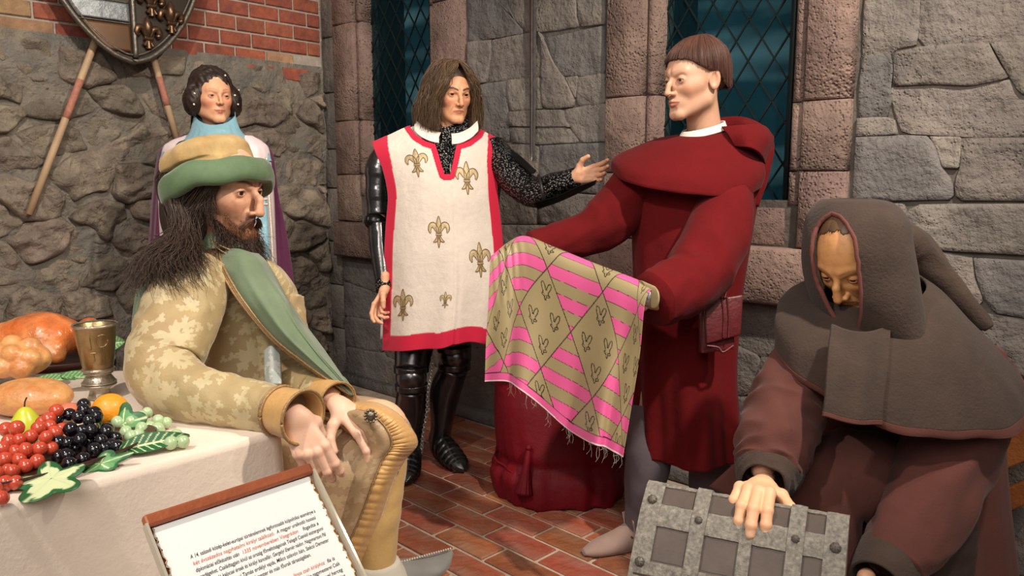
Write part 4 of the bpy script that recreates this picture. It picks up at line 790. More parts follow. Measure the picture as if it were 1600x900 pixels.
    pts = [P(676, 560, 3.3), P(674, 585, 3.31), P(669, 610, 3.32), P(667, 645, 3.34), P(661, 680, 3.36), P(658, 708, 3.4)]; mb = MB(); cp = cr(pts, 46)
    for i, p in enumerate(cp):
        th = np.linspace(0, 2 * np.pi, 9)[:-1]; ax = A(math.cos(i * 1.57), math.sin(i * 1.57), 0); q = [p + .009 * (ax * math.cos(k) * .7 + A(0, 0, 1) * math.sin(k)) for k in th]; q += [q[0]]; R_ = tube(q, .0026, 13, 5); mb.add(R_, gridF(13, 5, True))
    mb.out('dangling_chain', mat('bright_steel', c8(170, 166, 160), .35, .8), r)
knight()
# ================================================================ SEATED MAN IN BROCADE
def flowerx(petal, scale=9., n2=5):
    def f(nt, b, vec, base, nv):
        N, L = nt.nodes, nt.links; uvn = N.new('ShaderNodeUVMap'); uvn.uv_map = 'UVMap'; uv = uvn.outputs[0]
        def M(op, a, b_=None, c_=None):
            n = N.new('ShaderNodeMath'); n.operation = op
            for i, x in enumerate((a, b_, c_)):
                if x is None: continue
                if isinstance(x, (int, float)): n.inputs[i].default_value = x
                else: L.new(x, n.inputs[i])
            return n.outputs[0]
        nz = N.new('ShaderNodeTexNoise'); nz.inputs['Scale'].default_value = 42; nz.inputs['Detail'].default_value = 2; L.new(uv, nz.inputs['Vector'])
        masks = []
        for sc, k, r0, off in ((scale, 5, .30, 0.), (scale * 1.9, 4, .30, .37), (scale * 3.2, 3, .26, .71)):
            mp = N.new('ShaderNodeMapping'); mp.inputs['Location'].default_value = (off, off * 1.7, 0); mp.inputs['Scale'].default_value = (sc,) * 3; L.new(uv, mp.inputs[0])
            v = N.new('ShaderNodeTexVoronoi'); v.inputs['Randomness'].default_value = .75; v.inputs['Scale'].default_value = 1; v.voronoi_dimensions = '2D'; L.new(mp.outputs[0], v.inputs['Vector'])
            d = N.new('ShaderNodeVectorMath'); d.operation = 'SUBTRACT'; L.new(mp.outputs[0], d.inputs[0]); L.new(v.outputs['Position'], d.inputs[1]); sp = N.new('ShaderNodeSeparateXYZ'); L.new(d.outputs[0], sp.inputs[0])
            a = M('ARCTAN2', sp.outputs[1], sp.outputs[0]); cs = N.new('ShaderNodeSeparateColor'); L.new(v.outputs['Color'], cs.inputs[0]); a = M('ADD', a, M('MULTIPLY', cs.outputs[0], 6.28))
            pet = M('ABSOLUTE', M('COSINE', M('MULTIPLY', a, k / 2))); ser = M('MULTIPLY', M('COSINE', M('MULTIPLY', a, k * 4.)), .035); rr = M('ADD', M('MULTIPLY', pet, r0 * .75), ser); rr = M('ADD', rr, r0 * .35); rr = M('ADD', rr, M('MULTIPLY', M('SUBTRACT', nz.outputs['Fac'], .5), .28))
            masks.append(M('MULTIPLY', M('GREATER_THAN', rr, v.outputs['Distance']), M('GREATER_THAN', cs.outputs[1], .25)))
        m = M('MAXIMUM', M('MAXIMUM', masks[0], masks[1]), masks[2]); mx = N.new('ShaderNodeMix'); mx.data_type = 'RGBA'; L.new(M('MULTIPLY', m, .45), mx.inputs[0]); L.new(base, mx.inputs[6]); mx.inputs[7].default_value = (*petal, 1); L.new(mx.outputs[2], b.inputs['Base Color'])
        L.new(M('SUBTRACT', .62, M('MULTIPLY', m, .12)), b.inputs['Roughness'])
    return f
M_brocade = mat('gold_brocade', c8(166, 146, 104), .6, var=.10, vscale=6, bump=.4, bscale=180, sheen=.25, col2=c8(158, 132, 92), extra=flowerx(c8(206, 194, 156)))
M_brocade2 = mat('tan_brocade', c8(160, 132, 100), .62, var=.10, vscale=6, bump=.4, bscale=180, sheen=.2, col2=c8(150, 120, 84), extra=flowerx(c8(190, 166, 132), 8.))
M_goldsatin = mat('gold_satin', c8(190, 148, 92), .42, sheen=.15, var=.12, vscale=20, b2=.2, b2scale=30)
M_goldcord = mat('gold_cord', c8(150, 120, 80), .45, .2, bump=1, bscale=240, var=.35, vscale=150)
M_green = mat('green_velvet', c8(100, 116, 90), .75, sheen=.25, var=.14, vscale=7, b2=.15, b2scale=10)
M_greenhat = mat('green_velvet_brim', c8(84, 108, 74), .7, sheen=.3, var=.16, vscale=14)
M_ochre = mat('ochre_hat_cloth', c8(176, 148, 100), .8, var=.12, vscale=16, sheen=.3, bump=.3, bscale=180, col2=c8(158, 126, 76))
M_stocking = mat('gold_stocking', c8(176, 142, 88), .8, sheen=.3, var=.08, bump=.3, bscale=120)
M_shoe = mat('grey_suede', c8(112, 110, 106), .85, var=.12, sheen=.3); M_shoecuff = mat('pale_suede', c8(178, 172, 158), .85, var=.08)
M_silver = mat('old_silver', c8(120, 112, 100), .35, .9, var=.4, vscale=120, bump=1, bscale=160)
def king():
    c, f, s = P(347, 294, 1.92), A(.93, -.33, -.17), 1.07; RB = Rface(f)
    r = thing('person', P(360, 690, 1.95) * A(1, 1, 0), 'seated bearded man in floral gold brocade, green shawl and green-brimmed ochre hat', 'person')
    nb = P(352, 400, 1.94); hd, eyes, loc, R = head(c, f, s, neck=nloc(c, f, s, nb), nr=.056, wid=1.0, nose=1.22, nosew=1.25, nhook=1.5, age=1.5, forehead=1, frown=.9, browb=1.15, brow=c8(116, 78, 58), lip=c8(150, 76, 66), lipf=1.0, skin=c8(222, 176, 146), cheek=c8(214, 146, 120), stub=(c8(132, 88, 64), .78), iris=c8(40, 26, 18), h=.0017, open_=.0048)
    hN = hand(P(460, 648, 1.485), A(.44, -.16, -.86), A(.22, -.90, .28), True, (.35, .5, .3), [(.25, .45, .3), (.35, .55, .35), (.5, .7, .4), (.7, .85, .5)], splay=.05, thumb=((.030, .032, -.018), (.028, .060, -.034), (.018, .082, -.040)), scale=.98, fat=1.12, skin=c8(222, 184, 160), h=.0014, arm=.06, armdir=nrm(P(420, 642, 1.53) - P(460, 648, 1.485)))
    hF = hand(P(530, 632, 1.73), A(.72, -.30, -.52), A(.36, -.52, .78), False, (.3, .35, .25), [(.38, .5, .3), (.3, .45, .3), (.25, .4, .25), (.15, .3, .2)], splay=.12, thumb=((.042, .026, -.014), (.066, .044, -.026), (.074, .068, -.036)), scale=1.0, fat=1.08, skin=c8(222, 184, 160), h=.0014, arm=.05, armdir=nrm(P(480, 606, 1.82) - P(530, 632, 1.73)))
    ch = [[(nb, .055), (P(355, 450, 1.97), .10), (P(365, 560, 1.98), .12), (P(390, 680, 1.98), .12)], [(P(310, 450, 1.85), .05), (P(255, 592, 1.66), .045), (P(350, 628, 1.58), .038), (P(440, 646, 1.51), .026)], [(P(400, 480, 2.0), .05), (P(440, 580, 1.95), .04), (P(515, 622, 1.77), .028)], [(P(420, 690, 1.95), .08), (P(590, 672, 1.80), .06), (P(592, 840, 1.80), .045)]]
    b_ = body([hd, hN, hF, core(ch)], eyes, r)
    # hair, beard, moustache
    dk = c8(66, 52, 44)
    gs = [[loc(-.055, -.05, .05), loc(-.078, -.035, .0), loc(-.085, -.02, -.05), loc(-.09, .0, -.11), P(318, 395, 1.74), P(330, 430, 1.70)], [loc(-.07, -.02, .06), loc(-.095, .0, 0), loc(-.105, .03, -.07), P(290, 390, 1.74), P(262, 420, 1.68), P(285, 452, 1.64)],
          [loc(-.08, .02, .06), loc(-.105, .05, 0), P(286, 360, 1.80), P(258, 392, 1.76), P(236, 420, 1.71), P(232, 452, 1.68)], [loc(-.075, .06, .06), loc(-.09, .1, 0), P(272, 360, 1.88), P(244, 392, 1.84), P(220, 416, 1.79), P(206, 450, 1.76)],
          [loc(-.04, .09, .06), loc(-.04, .13, 0), P(280, 362, 1.97), P(252, 392, 1.96), P(226, 415, 1.94), P(206, 440, 1.9)], [loc(.02, .1, .06), loc(.02, .13, 0), P(300, 365, 2.06), P(275, 400, 2.06), P(250, 425, 2.05), P(235, 450, 2.04)], [loc(.08, .05, .05), loc(.1, .05, 0), loc(.1, .06, -.08), P(330, 400, 2.06), P(310, 430, 2.06), P(300, 460, 2.04)]]
    V, Fa, C = strands(gs, 2800, 20, jit=.013, wave=.008, wf=15, rad=.0013, seed=21, lenv=.34, col=dk, spread=1.15); mk('hair', V, Fa, M_hair, r, col=C)
    gs = [[loc(-.062, -.066, .058), loc(-.078, -.052, .02), loc(-.083, -.04, -.03), loc(-.072, -.052, -.07)], [loc(-.068, -.055, .058), loc(-.088, -.03, .0), loc(-.092, -.01, -.05), loc(-.098, .0, -.10)]]
    V, Fa, C = strands(gs, 300, 16, jit=.008, wave=.006, wf=14, rad=.0011, seed=22, lenv=.3, col=dk); mk('hair_lock', V, Fa, M_hair, r, col=C)
    def hs(q):
        x = np.stack([abs(q[:, 0]), q[:, 1], q[:, 2]], 1); d = ell_(x, (0, .035, .04), (.084, .095, .092)); d = smin(d, ell_(x, (0, .085, -.05), (.085, .05, .12)), .03); d = smin(d, ell_(x, (.06, .035, -.07), (.035, .055, .1)), .03); return smax(smax(d, -ell_(x, (0, -.1, -.03), (.07, .10, .12)), .01), q[:, 2] - .065 - .3 * q[:, 1], .01)
    V, Fq = iso(hs, (-.12, -.08, -.2), (.12, .16, .15), .005); mk('hair_cap', tow(V, c, f, s), Fq, M_hair, r, col=np.tile(np.array(dk) * .6, (len(V), 1)))
    gs = []
    for x, y0, z0, dz in ((-.062, -.028, -.055, -.05), (-.05, -.048, -.078, -.06), (-.034, -.066, -.092, -.075), (-.018, -.082, -.10, -.095), (0, -.09, -.104, -.11), (.018, -.082, -.10, -.095), (.034, -.066, -.092, -.075), (.05, -.048, -.078, -.06)):
        gs.append([loc(x, y0, z0), loc(x * 1.05, y0 - .016, z0 + dz * .35), loc(x * 1.1, y0 - .030, z0 + dz * .8), loc(x * 1.2, y0 - .045, z0 + dz * 1.25)])
    V, Fa, C = strands(gs, 1100, 12, jit=.010, wave=.006, wf=16, rad=.0008, seed=23, lenv=.55, col=c8(56, 38, 30), spread=1.7); mk('beard', V, Fa, M_hair, r, col=C)
    gs = [[loc(x, -.05 - .034 * (1 - (x / .07) ** 2) - .004, z), loc(x * 1.02, -.055 - .036 * (1 - (x / .07) ** 2), z - .012), loc(x * 1.0, -.058 - .036 * (1 - (x / .07) ** 2), z - .026)] for x, z in ((-.06, -.045), (-.048, -.06), (-.034, -.072), (-.02, -.08), (0, -.084), (.02, -.08), (.034, -.072), (.05, -.06))]
    V, Fa, C = strands(gs, 600, 8, jit=.005, wave=.003, wf=12, rad=.0005, seed=25, lenv=.4, col=c8(124, 82, 56)); mk('short_beard', V, Fa, M_hair, r, col=C)
    gs = [[loc(sg * .004, -.103, -.052), loc(sg * .016, -.101, -.057), loc(sg * .026, -.092, -.068), loc(sg * .031, -.085, -.082)] for sg in (-1,)] + [[loc(-.004, -.100, -.056), loc(-.014, -.098, -.061), loc(-.022, -.090, -.072), loc(-.027, -.084, -.086)]]
    V, Fa, C = strands(gs, 170, 8, jit=.0035, wave=.0015, wf=8, rad=.0007, seed=26, col=c8(96, 66, 50)); mk('moustache', V, Fa, M_hair, r, col=C)
    gs = [[loc(-q[0], 0, 0) for q in ()] for _ in ()] or [[loc(.004, -.103, -.052), loc(.016, -.101, -.057), loc(.028, -.094, -.068), loc(.036, -.088, -.080)], [loc(.004, -.100, -.056), loc(.014, -.098, -.061), loc(.024, -.092, -.072), loc(.032, -.086, -.084)]]
    V, Fa, C = strands(gs, 170, 8, jit=.0035, wave=.0015, wf=8, rad=.0007, seed=27, col=c8(80, 54, 42)); mk('moustache', V, Fa, M_hair, r, col=C)
    # hat: ring plane rises towards the brow
    hz = nrm(A(-.10, -.22, 1.)); hx = nrm(A(1, -.1, .42)); hx = nrm(hx - hz * (hx @ hz)); hy = np.cross(hz, hx)
    bc = P(341, 290, 1.92); ps = []
    hw, hd_ = .110, .118
    n, m = 14, 120; prof = [(-.006, -.034), (.012, -.040), (.024, -.028), (.028, -.004), (.025, .022), (.014, .036), (.0, .040), (-.010, .034)]
    th = np.linspace(0, 2 * np.pi, m, endpoint=False); pf = cr(prof + [prof[0]], 22) * A(1, .82)
    hx2 = nrm(A(1, 0, .32)); hy2 = nrm(A(.05, 1, -.20)); hy2 = nrm(hy2 - hx2 * (hx2 @ hy2)); hz2 = nrm(np.cross(hx2, hy2)); hzc = nrm(A(-.14, .08, 1)); hy3 = nrm(A(.1, 1, -.1))
    Rr = np.stack([bc + (hw + a) * np.cos(th)[:, None] * hx2 + (hd_ + a) * np.sin(th)[:, None] * hy2 + (b + .004 * np.sin(3 * th + 1) + .003 * np.sin(7 * th))[:, None] * hz2 for a, b in pf])
    ht = mk('hat', *(lambda R_: (R_.reshape(-1, 3), ringfaces(R_)[0]))(rings([(bc + hz2 * .012, hx2 * .104, hy2 * .106), (bc + hzc * .040 - hx2 * .004, hx2 * .100, hy2 * .104), (bc + hzc * .058 - hx2 * .016, hx2 * .108, hy3 * .112), (bc + hzc * .085 - hx2 * .018, hx2 * .103, hy3 * .108), (bc + hzc * .106 - hx2 * .018, hx2 * .080, hy3 * .086), (bc + hzc * .116 - hx2 * .018, hx2 * .04, hy3 * .045), (bc + hzc * .118 - hx2 * .018, hx2 * .002, hy3 * .002)], 60, 90, lambda T, S: 1 + .03 * np.sin(5 * T + 2) * (S > .1) + .015 * np.sin(11 * T + S * 5))), M_ochre, r)
    mk('hat_brim', Rr.reshape(-1, 3), gridF(22, m, True), M_greenhat, ht)
    # robe torso
    cloth('robe', [K(318, 402, 396, 1.95, .065), K(292, 425, 412, 1.96, .09), K(262, 448, 436, 1.97, .13), K(240, 462, 470, 1.99, .155), K(232, 470, 530, 2.0, .17), K(232, 482, 600, 2.0, .18), K(240, 520, 680, 2.0, .2), K(250, 520, 760, 2.0, .2), K(260, 500, 830, 2.03, .2)], M_brocade, r, 90, 110, wrink(.03, 6, 5), b=True)
    limb('sleeve', [P(322, 428, 1.84), P(296, 462, 1.77), P(272, 520, 1.70), P(256, 578, 1.645), P(290, 612, 1.60), P(350, 626, 1.57), P(410, 636, 1.535), P(452, 645, 1.50)], [.062, .082, .084, .074, .064, .056, .048, .046], M_brocade, r, 100, 60, wrink(.05, 9, 11, 4))
    w0, w1 = P(436, 641, 1.513), P(474, 652, 1.475); cf = limb('cuff', [w0, (w0 + w1) / 2, w1], [.047, .049, .051], M_goldsatin, r, 12, 40, a=False, b=False, thick=.003)
    for q, rr in ((w0, .0485), (w1, .0525), (w0 + (w0 - w1) * -.08, .0495)):
        T, N_, B_ = frames(np.array([w0, w1])); cord('cuff_cord', [q + rr * (math.cos(a) * N_[0] + math.sin(a) * B_[0]) for a in np.linspace(0, 6.283, 30)], .0028, M_goldcord, cf)
    limb('sleeve', [P(430, 470, 2.0), P(440, 540, 1.98), P(440, 585, 1.95), P(470, 600, 1.88), P(508, 618, 1.79)], [.07, .07, .065, .055, .042], M_brocade, r, 70, 50, wrink(.05, 8, 17, 4))
    w0, w1 = P(494, 611, 1.82), P(528, 628, 1.745); cf = limb('cuff', [w0, (w0 + w1) / 2, w1], [.043, .044, .045], M_goldsatin, r, 12, 40, a=False, b=False, thick=.003)
    for q in (w0, w1):
        T, N_, B_ = frames(np.array([w0, w1])); cord('cuff_cord', [q + .0455 * (math.cos(a) * N_[0] + math.sin(a) * B_[0]) for a in np.linspace(0, 6.283, 30)], .0025, M_goldcord, cf)
    # lap and skirt
    def wpk(R_): 
        return R_
    sk = cloth('robe_skirt', [K(470, 560, 634, 1.90, .03), K(440, 605, 640, 1.90, .12), K(425, 632, 660, 1.88, .165), K(425, 642, 690, 1.87, .18), K(430, 622, 740, 1.87, .18), K(438, 600, 800, 1.88, .175), K(450, 575, 860, 1.9, .165), K(455, 560, 905, 1.9, .15)], M_brocade2, r, 110, 140, lambda T, S: 1 + .018 * np.sin(9 * T + 3 * S) * S + .012 * sn(np.stack([np.cos(T) * 2, np.sin(T) * 2, S * 2], -1), 3, 3, 2), b=False, thick=.003)
    # gold border running round the knee and down the open edge
    eg = [(556, 629, 1.80), (588, 632, 1.76), (614, 644, 1.73), (636, 664, 1.73), (650, 692, 1.74), (630, 718, 1.735), (612, 752, 1.735), (596, 800, 1.745), (578, 848, 1.76), (560, 892, 1.775)]; inn = [(550, 640, 1.74), (576, 645, 1.70), (594, 658, 1.685), (608, 676, 1.68), (612, 696, 1.685), (598, 718, 1.69), (584, 752, 1.69), (568, 796, 1.70), (548, 842, 1.715), (528, 884, 1.73)]
    G = sheet([[P(*q) for q in eg], [P((a[0] + b[0]) / 2, (a[1] + b[1]) / 2, (a[2] + b[2]) / 2 - .022) for a, b in zip(eg, inn)], [P(*q) for q in inn]], 14, 160); G = G + (.0011 * np.sin(np.linspace(0, 240, 160) + 2 * np.sin(np.linspace(0, 40, 160))))[None, :, None] * FW
    bd = sheetobj('gold_border', G, M_goldsatin, r, thick=.005); cord('border_cord', [P(q[0], q[1], q[2] - .006) for q in eg], .0020, M_goldcord, bd, 120); cord('border_cord', [P(q[0], q[1], q[2] - .008) for q in inn], .0018, M_goldcord, bd, 120)
    G = sheet([[P(*q) for q in inn], [P(q[0] - 14, q[1] + 3, q[2] - .012) for q in inn], [P(q[0] - 40, q[1] + 6, q[2] + .02) for q in inn]], 10, 60); sheetobj('skirt_edge', G, M_brocade2, r, thick=.003)
    limb('stocking', [P(596, 690, 1.82), P(594, 760, 1.80), P(590, 820, 1.79), P(588, 884, 1.79)], [.065, .056, .050, .043], M_stocking, r, 30, 28, wrink(.03, 6, 2))
    a0 = P(590, 884, 1.79); toe = P(706, 874, 1.93); fl_ = a0[2] - .03
    # shoe
    d = nrm((toe - a0) * A(1, 1, 0)); sd = np.cross(d, A(0, 0, 1)); L = np.linalg.norm((toe - a0)[:2]); R_ = rings([(a0 - d * .06 + A(0, 0, -.045), A(0, 0, .02), sd * .025), (a0 - d * .02 + A(0, 0, -.035), A(0, 0, .04), sd * .042), (a0 + d * L * .3 + A(0, 0, -.045), A(0, 0, .035), sd * .046), (a0 + d * L * .62 + A(0, 0, -.052), A(0, 0, .026), sd * .046), (a0 + d * L * .86 + A(0, 0, -.05), A(0, 0, .018), sd * .03), (a0 + d * L + A(0, 0, -.036), A(0, 0, .006), sd * .006)], 50, 28)
    zsh = R_[..., 2].min(); F_, uv_ = ringfaces(R_); V, F_, uv_ = capped(R_, F_, uv_); sh = mk('shoe', V, F_, M_shoe, r)
    limb('shoe_cuff', [a0 + A(0, 0, .012), a0 + A(0, 0, -.012), a0 + A(0, 0, -.03)], [.050, .062, .070], M_shoecuff, sh, 10, 30)
    mb = MB()
    for i in range(22):
        u = i / 21; q = a0 + d * (L * (.28 + .70 * u)) + A(0, 0, -.012 - .012 * u + .0 * u) ; V, F = sphere(q + sd * -.0, (.003, .003, .0035), 5, 6); mb.add(V, F)
    mb.out('stitching', M_shoecuff, sh)
    # shawl
    rows = [[(338, 392, 1.90), (336, 402, 1.87), (345, 425, 1.80), (372, 470, 1.76), (420, 528, 1.76), (474, 570, 1.77), (520, 600, 1.77), (552, 620, 1.77)], [(368, 388, 1.84), (372, 402, 1.80), (384, 430, 1.765), (410, 472, 1.745), (446, 520, 1.745), (486, 558, 1.76), (524, 592, 1.77), (551, 616, 1.77)],
            [(392, 394, 1.84), (402, 406, 1.82), (420, 436, 1.80), (444, 468, 1.78), (466, 506, 1.78), (496, 548, 1.79), (526, 584, 1.79), (550, 612, 1.78)], [(404, 396, 1.90), (418, 410, 1.90), (434, 438, 1.90), (450, 468, 1.90), (472, 502, 1.88), (502, 542, 1.86), (530, 582, 1.83), (548, 608, 1.80)]]
    G = sheet([[P(*q) for q in rw] for rw in rows], 60, 130); U, W_ = np.meshgrid(np.linspace(0, 1, 130), np.linspace(0, 1, 60)); G = G + ((.007 * np.sin(W_ * 13 + 2 * U) + .004 * np.sin(W_ * 24 + 4 * U)) * np.clip(U * 2.2 - .2, 0, 1))[..., None] * FW
    sw = sheetobj('shawl', G, M_green, r, thick=.004)
    for k, (w_, rr) in enumerate(((.012, .0034), (.045, .0026), (.08, .0026))): cord('braid', [onsheet(G, u, w_)[0] - FW * .004 for u in np.linspace(.02, .98, 30)], rr, M_goldcord, sw, 140)
    G = sheet([[P(212, 452, 1.90), P(206, 500, 1.87), P(204, 550, 1.85), P(210, 590, 1.83)], [P(226, 440, 1.84), P(220, 495, 1.80), P(218, 545, 1.77), P(226, 596, 1.76)], [P(250, 430, 1.84), P(240, 490, 1.82), P(232, 545, 1.80), P(240, 600, 1.80)]], 30, 40); G = G + (.006 * np.sin(np.linspace(0, 14, 30)))[:, None, None] * FW; sheetobj('shawl_back', G, M_green, r, thick=.004)
    limb('standing_collar', [P(352, 372, 1.94), P(353, 400, 1.93)], [.066, .074], M_green, r, 10, 40, a=False, b=False, thick=.004)
    cord('collar_braid', [P(328, 372, 1.87), P(345, 384, 1.855), P(362, 392, 1.85), P(372, 402, 1.86)], .0022, M_goldcord, r); cord('collar_braid', [P(330, 380, 1.865), P(346, 392, 1.85), P(360, 400, 1.845), P(370, 408, 1.855)], .0018, M_goldcord, r)
    G = sheet([[P(412, 548, 1.80), P(412, 575, 1.79), P(414, 604, 1.78)], [P(424, 540, 1.79), P(425, 572, 1.775), P(426, 602, 1.77)], [P(438, 552, 1.80), P(440, 575, 1.79), P(440, 600, 1.78)]], 12, 16); sheetobj('brooch_panel', G, mat('pale_blue_brocade', c8(160, 168, 164), .6, extra=flowerx(c8(220, 220, 214), 16.)), r, thick=.003)
    # ring on the far hand
    rp = P(579, 650, 1.655); mb = MB(); V, F = sphere(rp, (.010, .007, .011), 10, 14); mb.add(V, F)
    for i in range(12): a = i * 6.283 / 12; V, F = sphere(rp + RT * .0125 * math.cos(a) + UP * .0135 * math.sin(a), .0032, 6, 8); mb.add(V, F)
    mb.out('finger_ring', M_silver, r)
king()
# ================================================================ MAN IN RED WITH THE BANNER
M_redwool = mat('red_wool', c8(94, 12, 16), .95, sheen=.03, spec=.2, var=.08, vscale=8, bump=.4, bscale=240, b2=.15, b2scale=9)
M_grey = mat('grey_hose', c8(92, 84, 90), .9, bump=.3, bscale=200, var=.08)
M_leather = mat('oxblood_leather', c8(92, 30, 34), .42, var=.2, vscale=14, bump=.4, bscale=60)
M_suede = mat('mauve_suede', c8(152, 126, 116), .85, var=.1, sheen=.3)
def monk_red():
    c, f, s = P(1084, 126, 2.5), A(-.86, -.49, -.12), 1.07
    r = thing('person', P(1080, 500, 2.6) * A(1, 1, 0), 'young man with bowl-cut hair in a dark red hooded robe, holding the patterned cloth', 'person')
    nb = P(1102, 212, 2.57); hd, eyes, loc, R = head(c, f, s, neck=nloc(c, f, s, nb), nr=.049, wid=.92, nose=1.0, nosew=.95, nhook=.2, browb=.2, frown=.0, brow=c8(96, 66, 50), lip=c8(186, 118, 102), lipf=1.35, skin=c8(208, 168, 142), cheek=c8(206, 146, 118), iris=c8(70, 62, 50), h=.0019, open_=.0037, look=(-.12, .16))
    hA = hand(P(850, 380, 2.58), A(-.8, -.45, .05), A(0, -.3, .95), True, (.6, .8, .5), h=.003, nails=False, arm=.05); hB = hand(P(1040, 474, 2.24), A(-.75, -.3, .1), A(.1, -.1, .95), False, (.7, .9, .6), h=.003, nails=False, arm=.05)
    ch = [[(nb, .05), (P(1085, 270, 2.62), .11), (P(1080, 420, 2.64), .11), (P(1075, 560, 2.66), .11)], [(P(1015, 280, 2.62), .05), (P(930, 345, 2.62), .04), (P(862, 372, 2.6), .025)], [(P(1140, 300, 2.5), .05), (P(1095, 430, 2.32), .04), (P(1045, 470, 2.26), .025)], [(P(1030, 600, 2.66), .06), (P(1012, 720, 2.64), .05), (P(1004, 830, 2.66), .035)], [(P(1115, 600, 2.68), .06), (P(1110, 730, 2.7), .05), (P(1100, 835, 2.72), .035)]]
    body([hd, hA, hB, core(ch)], eyes, r)
    def hs(q):
        x = np.stack([abs(q[:, 0]), q[:, 1], q[:, 2]], 1); d = ell_(x, (0, .020, .036), (.083, .108, .096)); y = q[:, 1]; zl = np.interp(y, [-.12, -.06, -.03, .0, .025, .045, .06, .12], [.072, .060, .036, .022, .016, -.01, -.030, -.038]) + .0015 * np.sin(q[:, 0] * 400) ; e = smax(d, zl - q[:, 2], .006); d2 = ell_(x, (0, .018, .034), (.068, .088, .08)); return smax(e, -d2, .004)
    V, Fq = iso(hs, (-.1, -.1, -.08), (.1, .14, .15), .0022); cr0 = A(0, .045, .12); ph = np.arctan2(V[:, 0] - 0, V[:, 1] - .045); g = sn(np.stack([np.cos(ph), np.sin(ph)], -1), 120, 4, 2); n_ = V - A(0, .02, .03); n_ /= np.linalg.norm(n_, axis=1)[:, None]; V = V + n_ * (g * .0007)[:, None]
    mk('hair', tow(V, c, f, s), Fq, M_hair, r, col=np.array(c8(84, 54, 44)) * (1 + .30 * np.clip(g, -1, 1.3))[:, None])
    gs = []
    for a in np.linspace(0, 6.283, 37):
        sx_, cy_ = math.sin(a), -math.cos(a); yy = .02 + .108 * cy_; zl = np.interp(yy, [-.12, -.06, -.03, .0, .025, .045, .06, .14], [.070, .058, .034, .022, .016, -.01, -.030, -.038]); g_ = [loc(0, .045, .134)]
        for z in np.linspace(.128, zl + .002, 6): k = math.sqrt(max(0, 1 - ((z - .036) / .098) ** 2)) if z > .036 else 1. - .10 * ((.036 - z) / .09); g_.append(loc(sx_ * .0845 * k, .02 + .0 + cy_ * .1095 * k + (1 - k) * .02, z))
        gs.append(g_)
    V, Fa, C = strands(gs, 2600, 12, jit=.0022, wave=.0006, wf=5, rad=.0008, seed=41, lenv=.05, col=c8(88, 58, 48), tip=.6); mk('hair_strands', V, Fa, M_hair, r, col=C)
    cloth('collar', [K(1068, 1130, 198, 2.545, .056, tilt=.018, dz=.008), K(1062, 1134, 209, 2.55, .062, tilt=.018, dz=.010)], M_white, r, 8, 60, a=False, b=False, thick=.004)
    CK = [K(1060, 1140, 210, 2.56, .068, tilt=.010, dz=.01), K(1024, 1164, 222, 2.57, .12, tilt=.0, dz=.02), K(984, 1184, 242, 2.575, .175, tilt=-.005, dz=.035), K(962, 1190, 258, 2.575, .205, tilt=-.012, dz=.05), K(958, 1186, 272, 2.575, .212, tilt=-.016, dz=.055), K(960, 1184, 277, 2.575, .210, tilt=-.016, dz=.055)]
    cp = cloth('shoulder_cape', CK, M_redwool, r, 60, 130, lambda T, S: 1 + .022 * S ** 2 * np.sin(5 * T + 1.) + .006 * S * np.sin(13 * T), a=False, b=False, thick=.006)
    R_ = rings(CK, 60, 60, lambda T, S: 1 + .022 * S ** 2 * np.sin(5 * T + 1.) + .006 * S * np.sin(13 * T)); q = R_[56]; cord('hem_seam', list(q) + [q[0]], .0016, M_redwool, cp, 150)
    limb('hood', [P(1078, 214, 2.64), P(1090, 208, 2.66), P(1112, 200, 2.67), P(1152, 198, 2.64), P(1182, 210, 2.58), P(1194, 232, 2.56), P(1190, 270, 2.56), P(1180, 322, 2.56)], [.012, .020, .028, .032, .032, .030, .024, .012], M_redwool, r, 80, 40, wrink(.12, 5, 4))
    G = sheet([[P(1128, 200, 2.5), P(1160, 198, 2.47), P(1190, 198, 2.50), P(1206, 214, 2.55)], [P(1140, 214, 2.47), P(1168, 212, 2.44), P(1194, 216, 2.47), P(1204, 228, 2.54)], [P(1150, 228, 2.46), P(1172, 232, 2.43), P(1186, 242, 2.46), P(1192, 256, 2.54)]], 24, 40); sheetobj('hood_edge', G, M_redwool, r, thick=.008)
    fr = lambda T, S: 1 + (.080 * np.sin(7 * T + .6 + 1.2 * np.sin(2 * T)) + .02 * np.sin(17 * T + 2)) * np.clip(S * 1.5 - .35, 0, 1)
    cloth('robe', [K(1000, 1172, 262, 2.62, .13), K(984, 1180, 300, 2.62, .16), K(990, 1172, 360, 2.63, .165), K(994, 1160, 430, 2.64, .165), K(996, 1150, 500, 2.65, .175), K(998, 1144, 580, 2.66, .19), K(1000, 1148, 650, 2.67, .2), K(1000, 1152, 700, 2.67, .205)], M_redwool, r, 110, 150, fr, b=False, thick=.005)
    limb('sleeve', [P(1020, 268, 2.60), P(985, 305, 2.60), P(950, 345, 2.60), P(905, 368, 2.60), P(862, 378, 2.59), P(828, 384, 2.57)], [.085, .090, .088, .072, .058, .046], M_redwool, r, 90, 50, wrink(.055, 4, 6))
    limb('sleeve', [P(1138, 292, 2.52), P(1128, 340, 2.44), P(1108, 395, 2.36), P(1082, 436, 2.30), P(1050, 455, 2.25), P(1020, 468, 2.205)], [.085, .098, .100, .096, .088, .080], M_redwool, r, 100, 60, wrink(.06, 3.5, 9), b=True)
    for (x1, y1, t1, x2, y2, t2, x3, y3, t3) in ((1024, 640, 2.66, 1010, 740, 2.62, 1000, 836, 2.66), (1112, 640, 2.68, 1110, 740, 2.70, 1100, 838, 2.74)):
        limb('hose', [P(x1, y1, t1), P(x2, y2, t2), P(x3, y3, t3)], [.085, .072, .05], M_grey, r, 40, 28, wrink(.05, 4, 6))
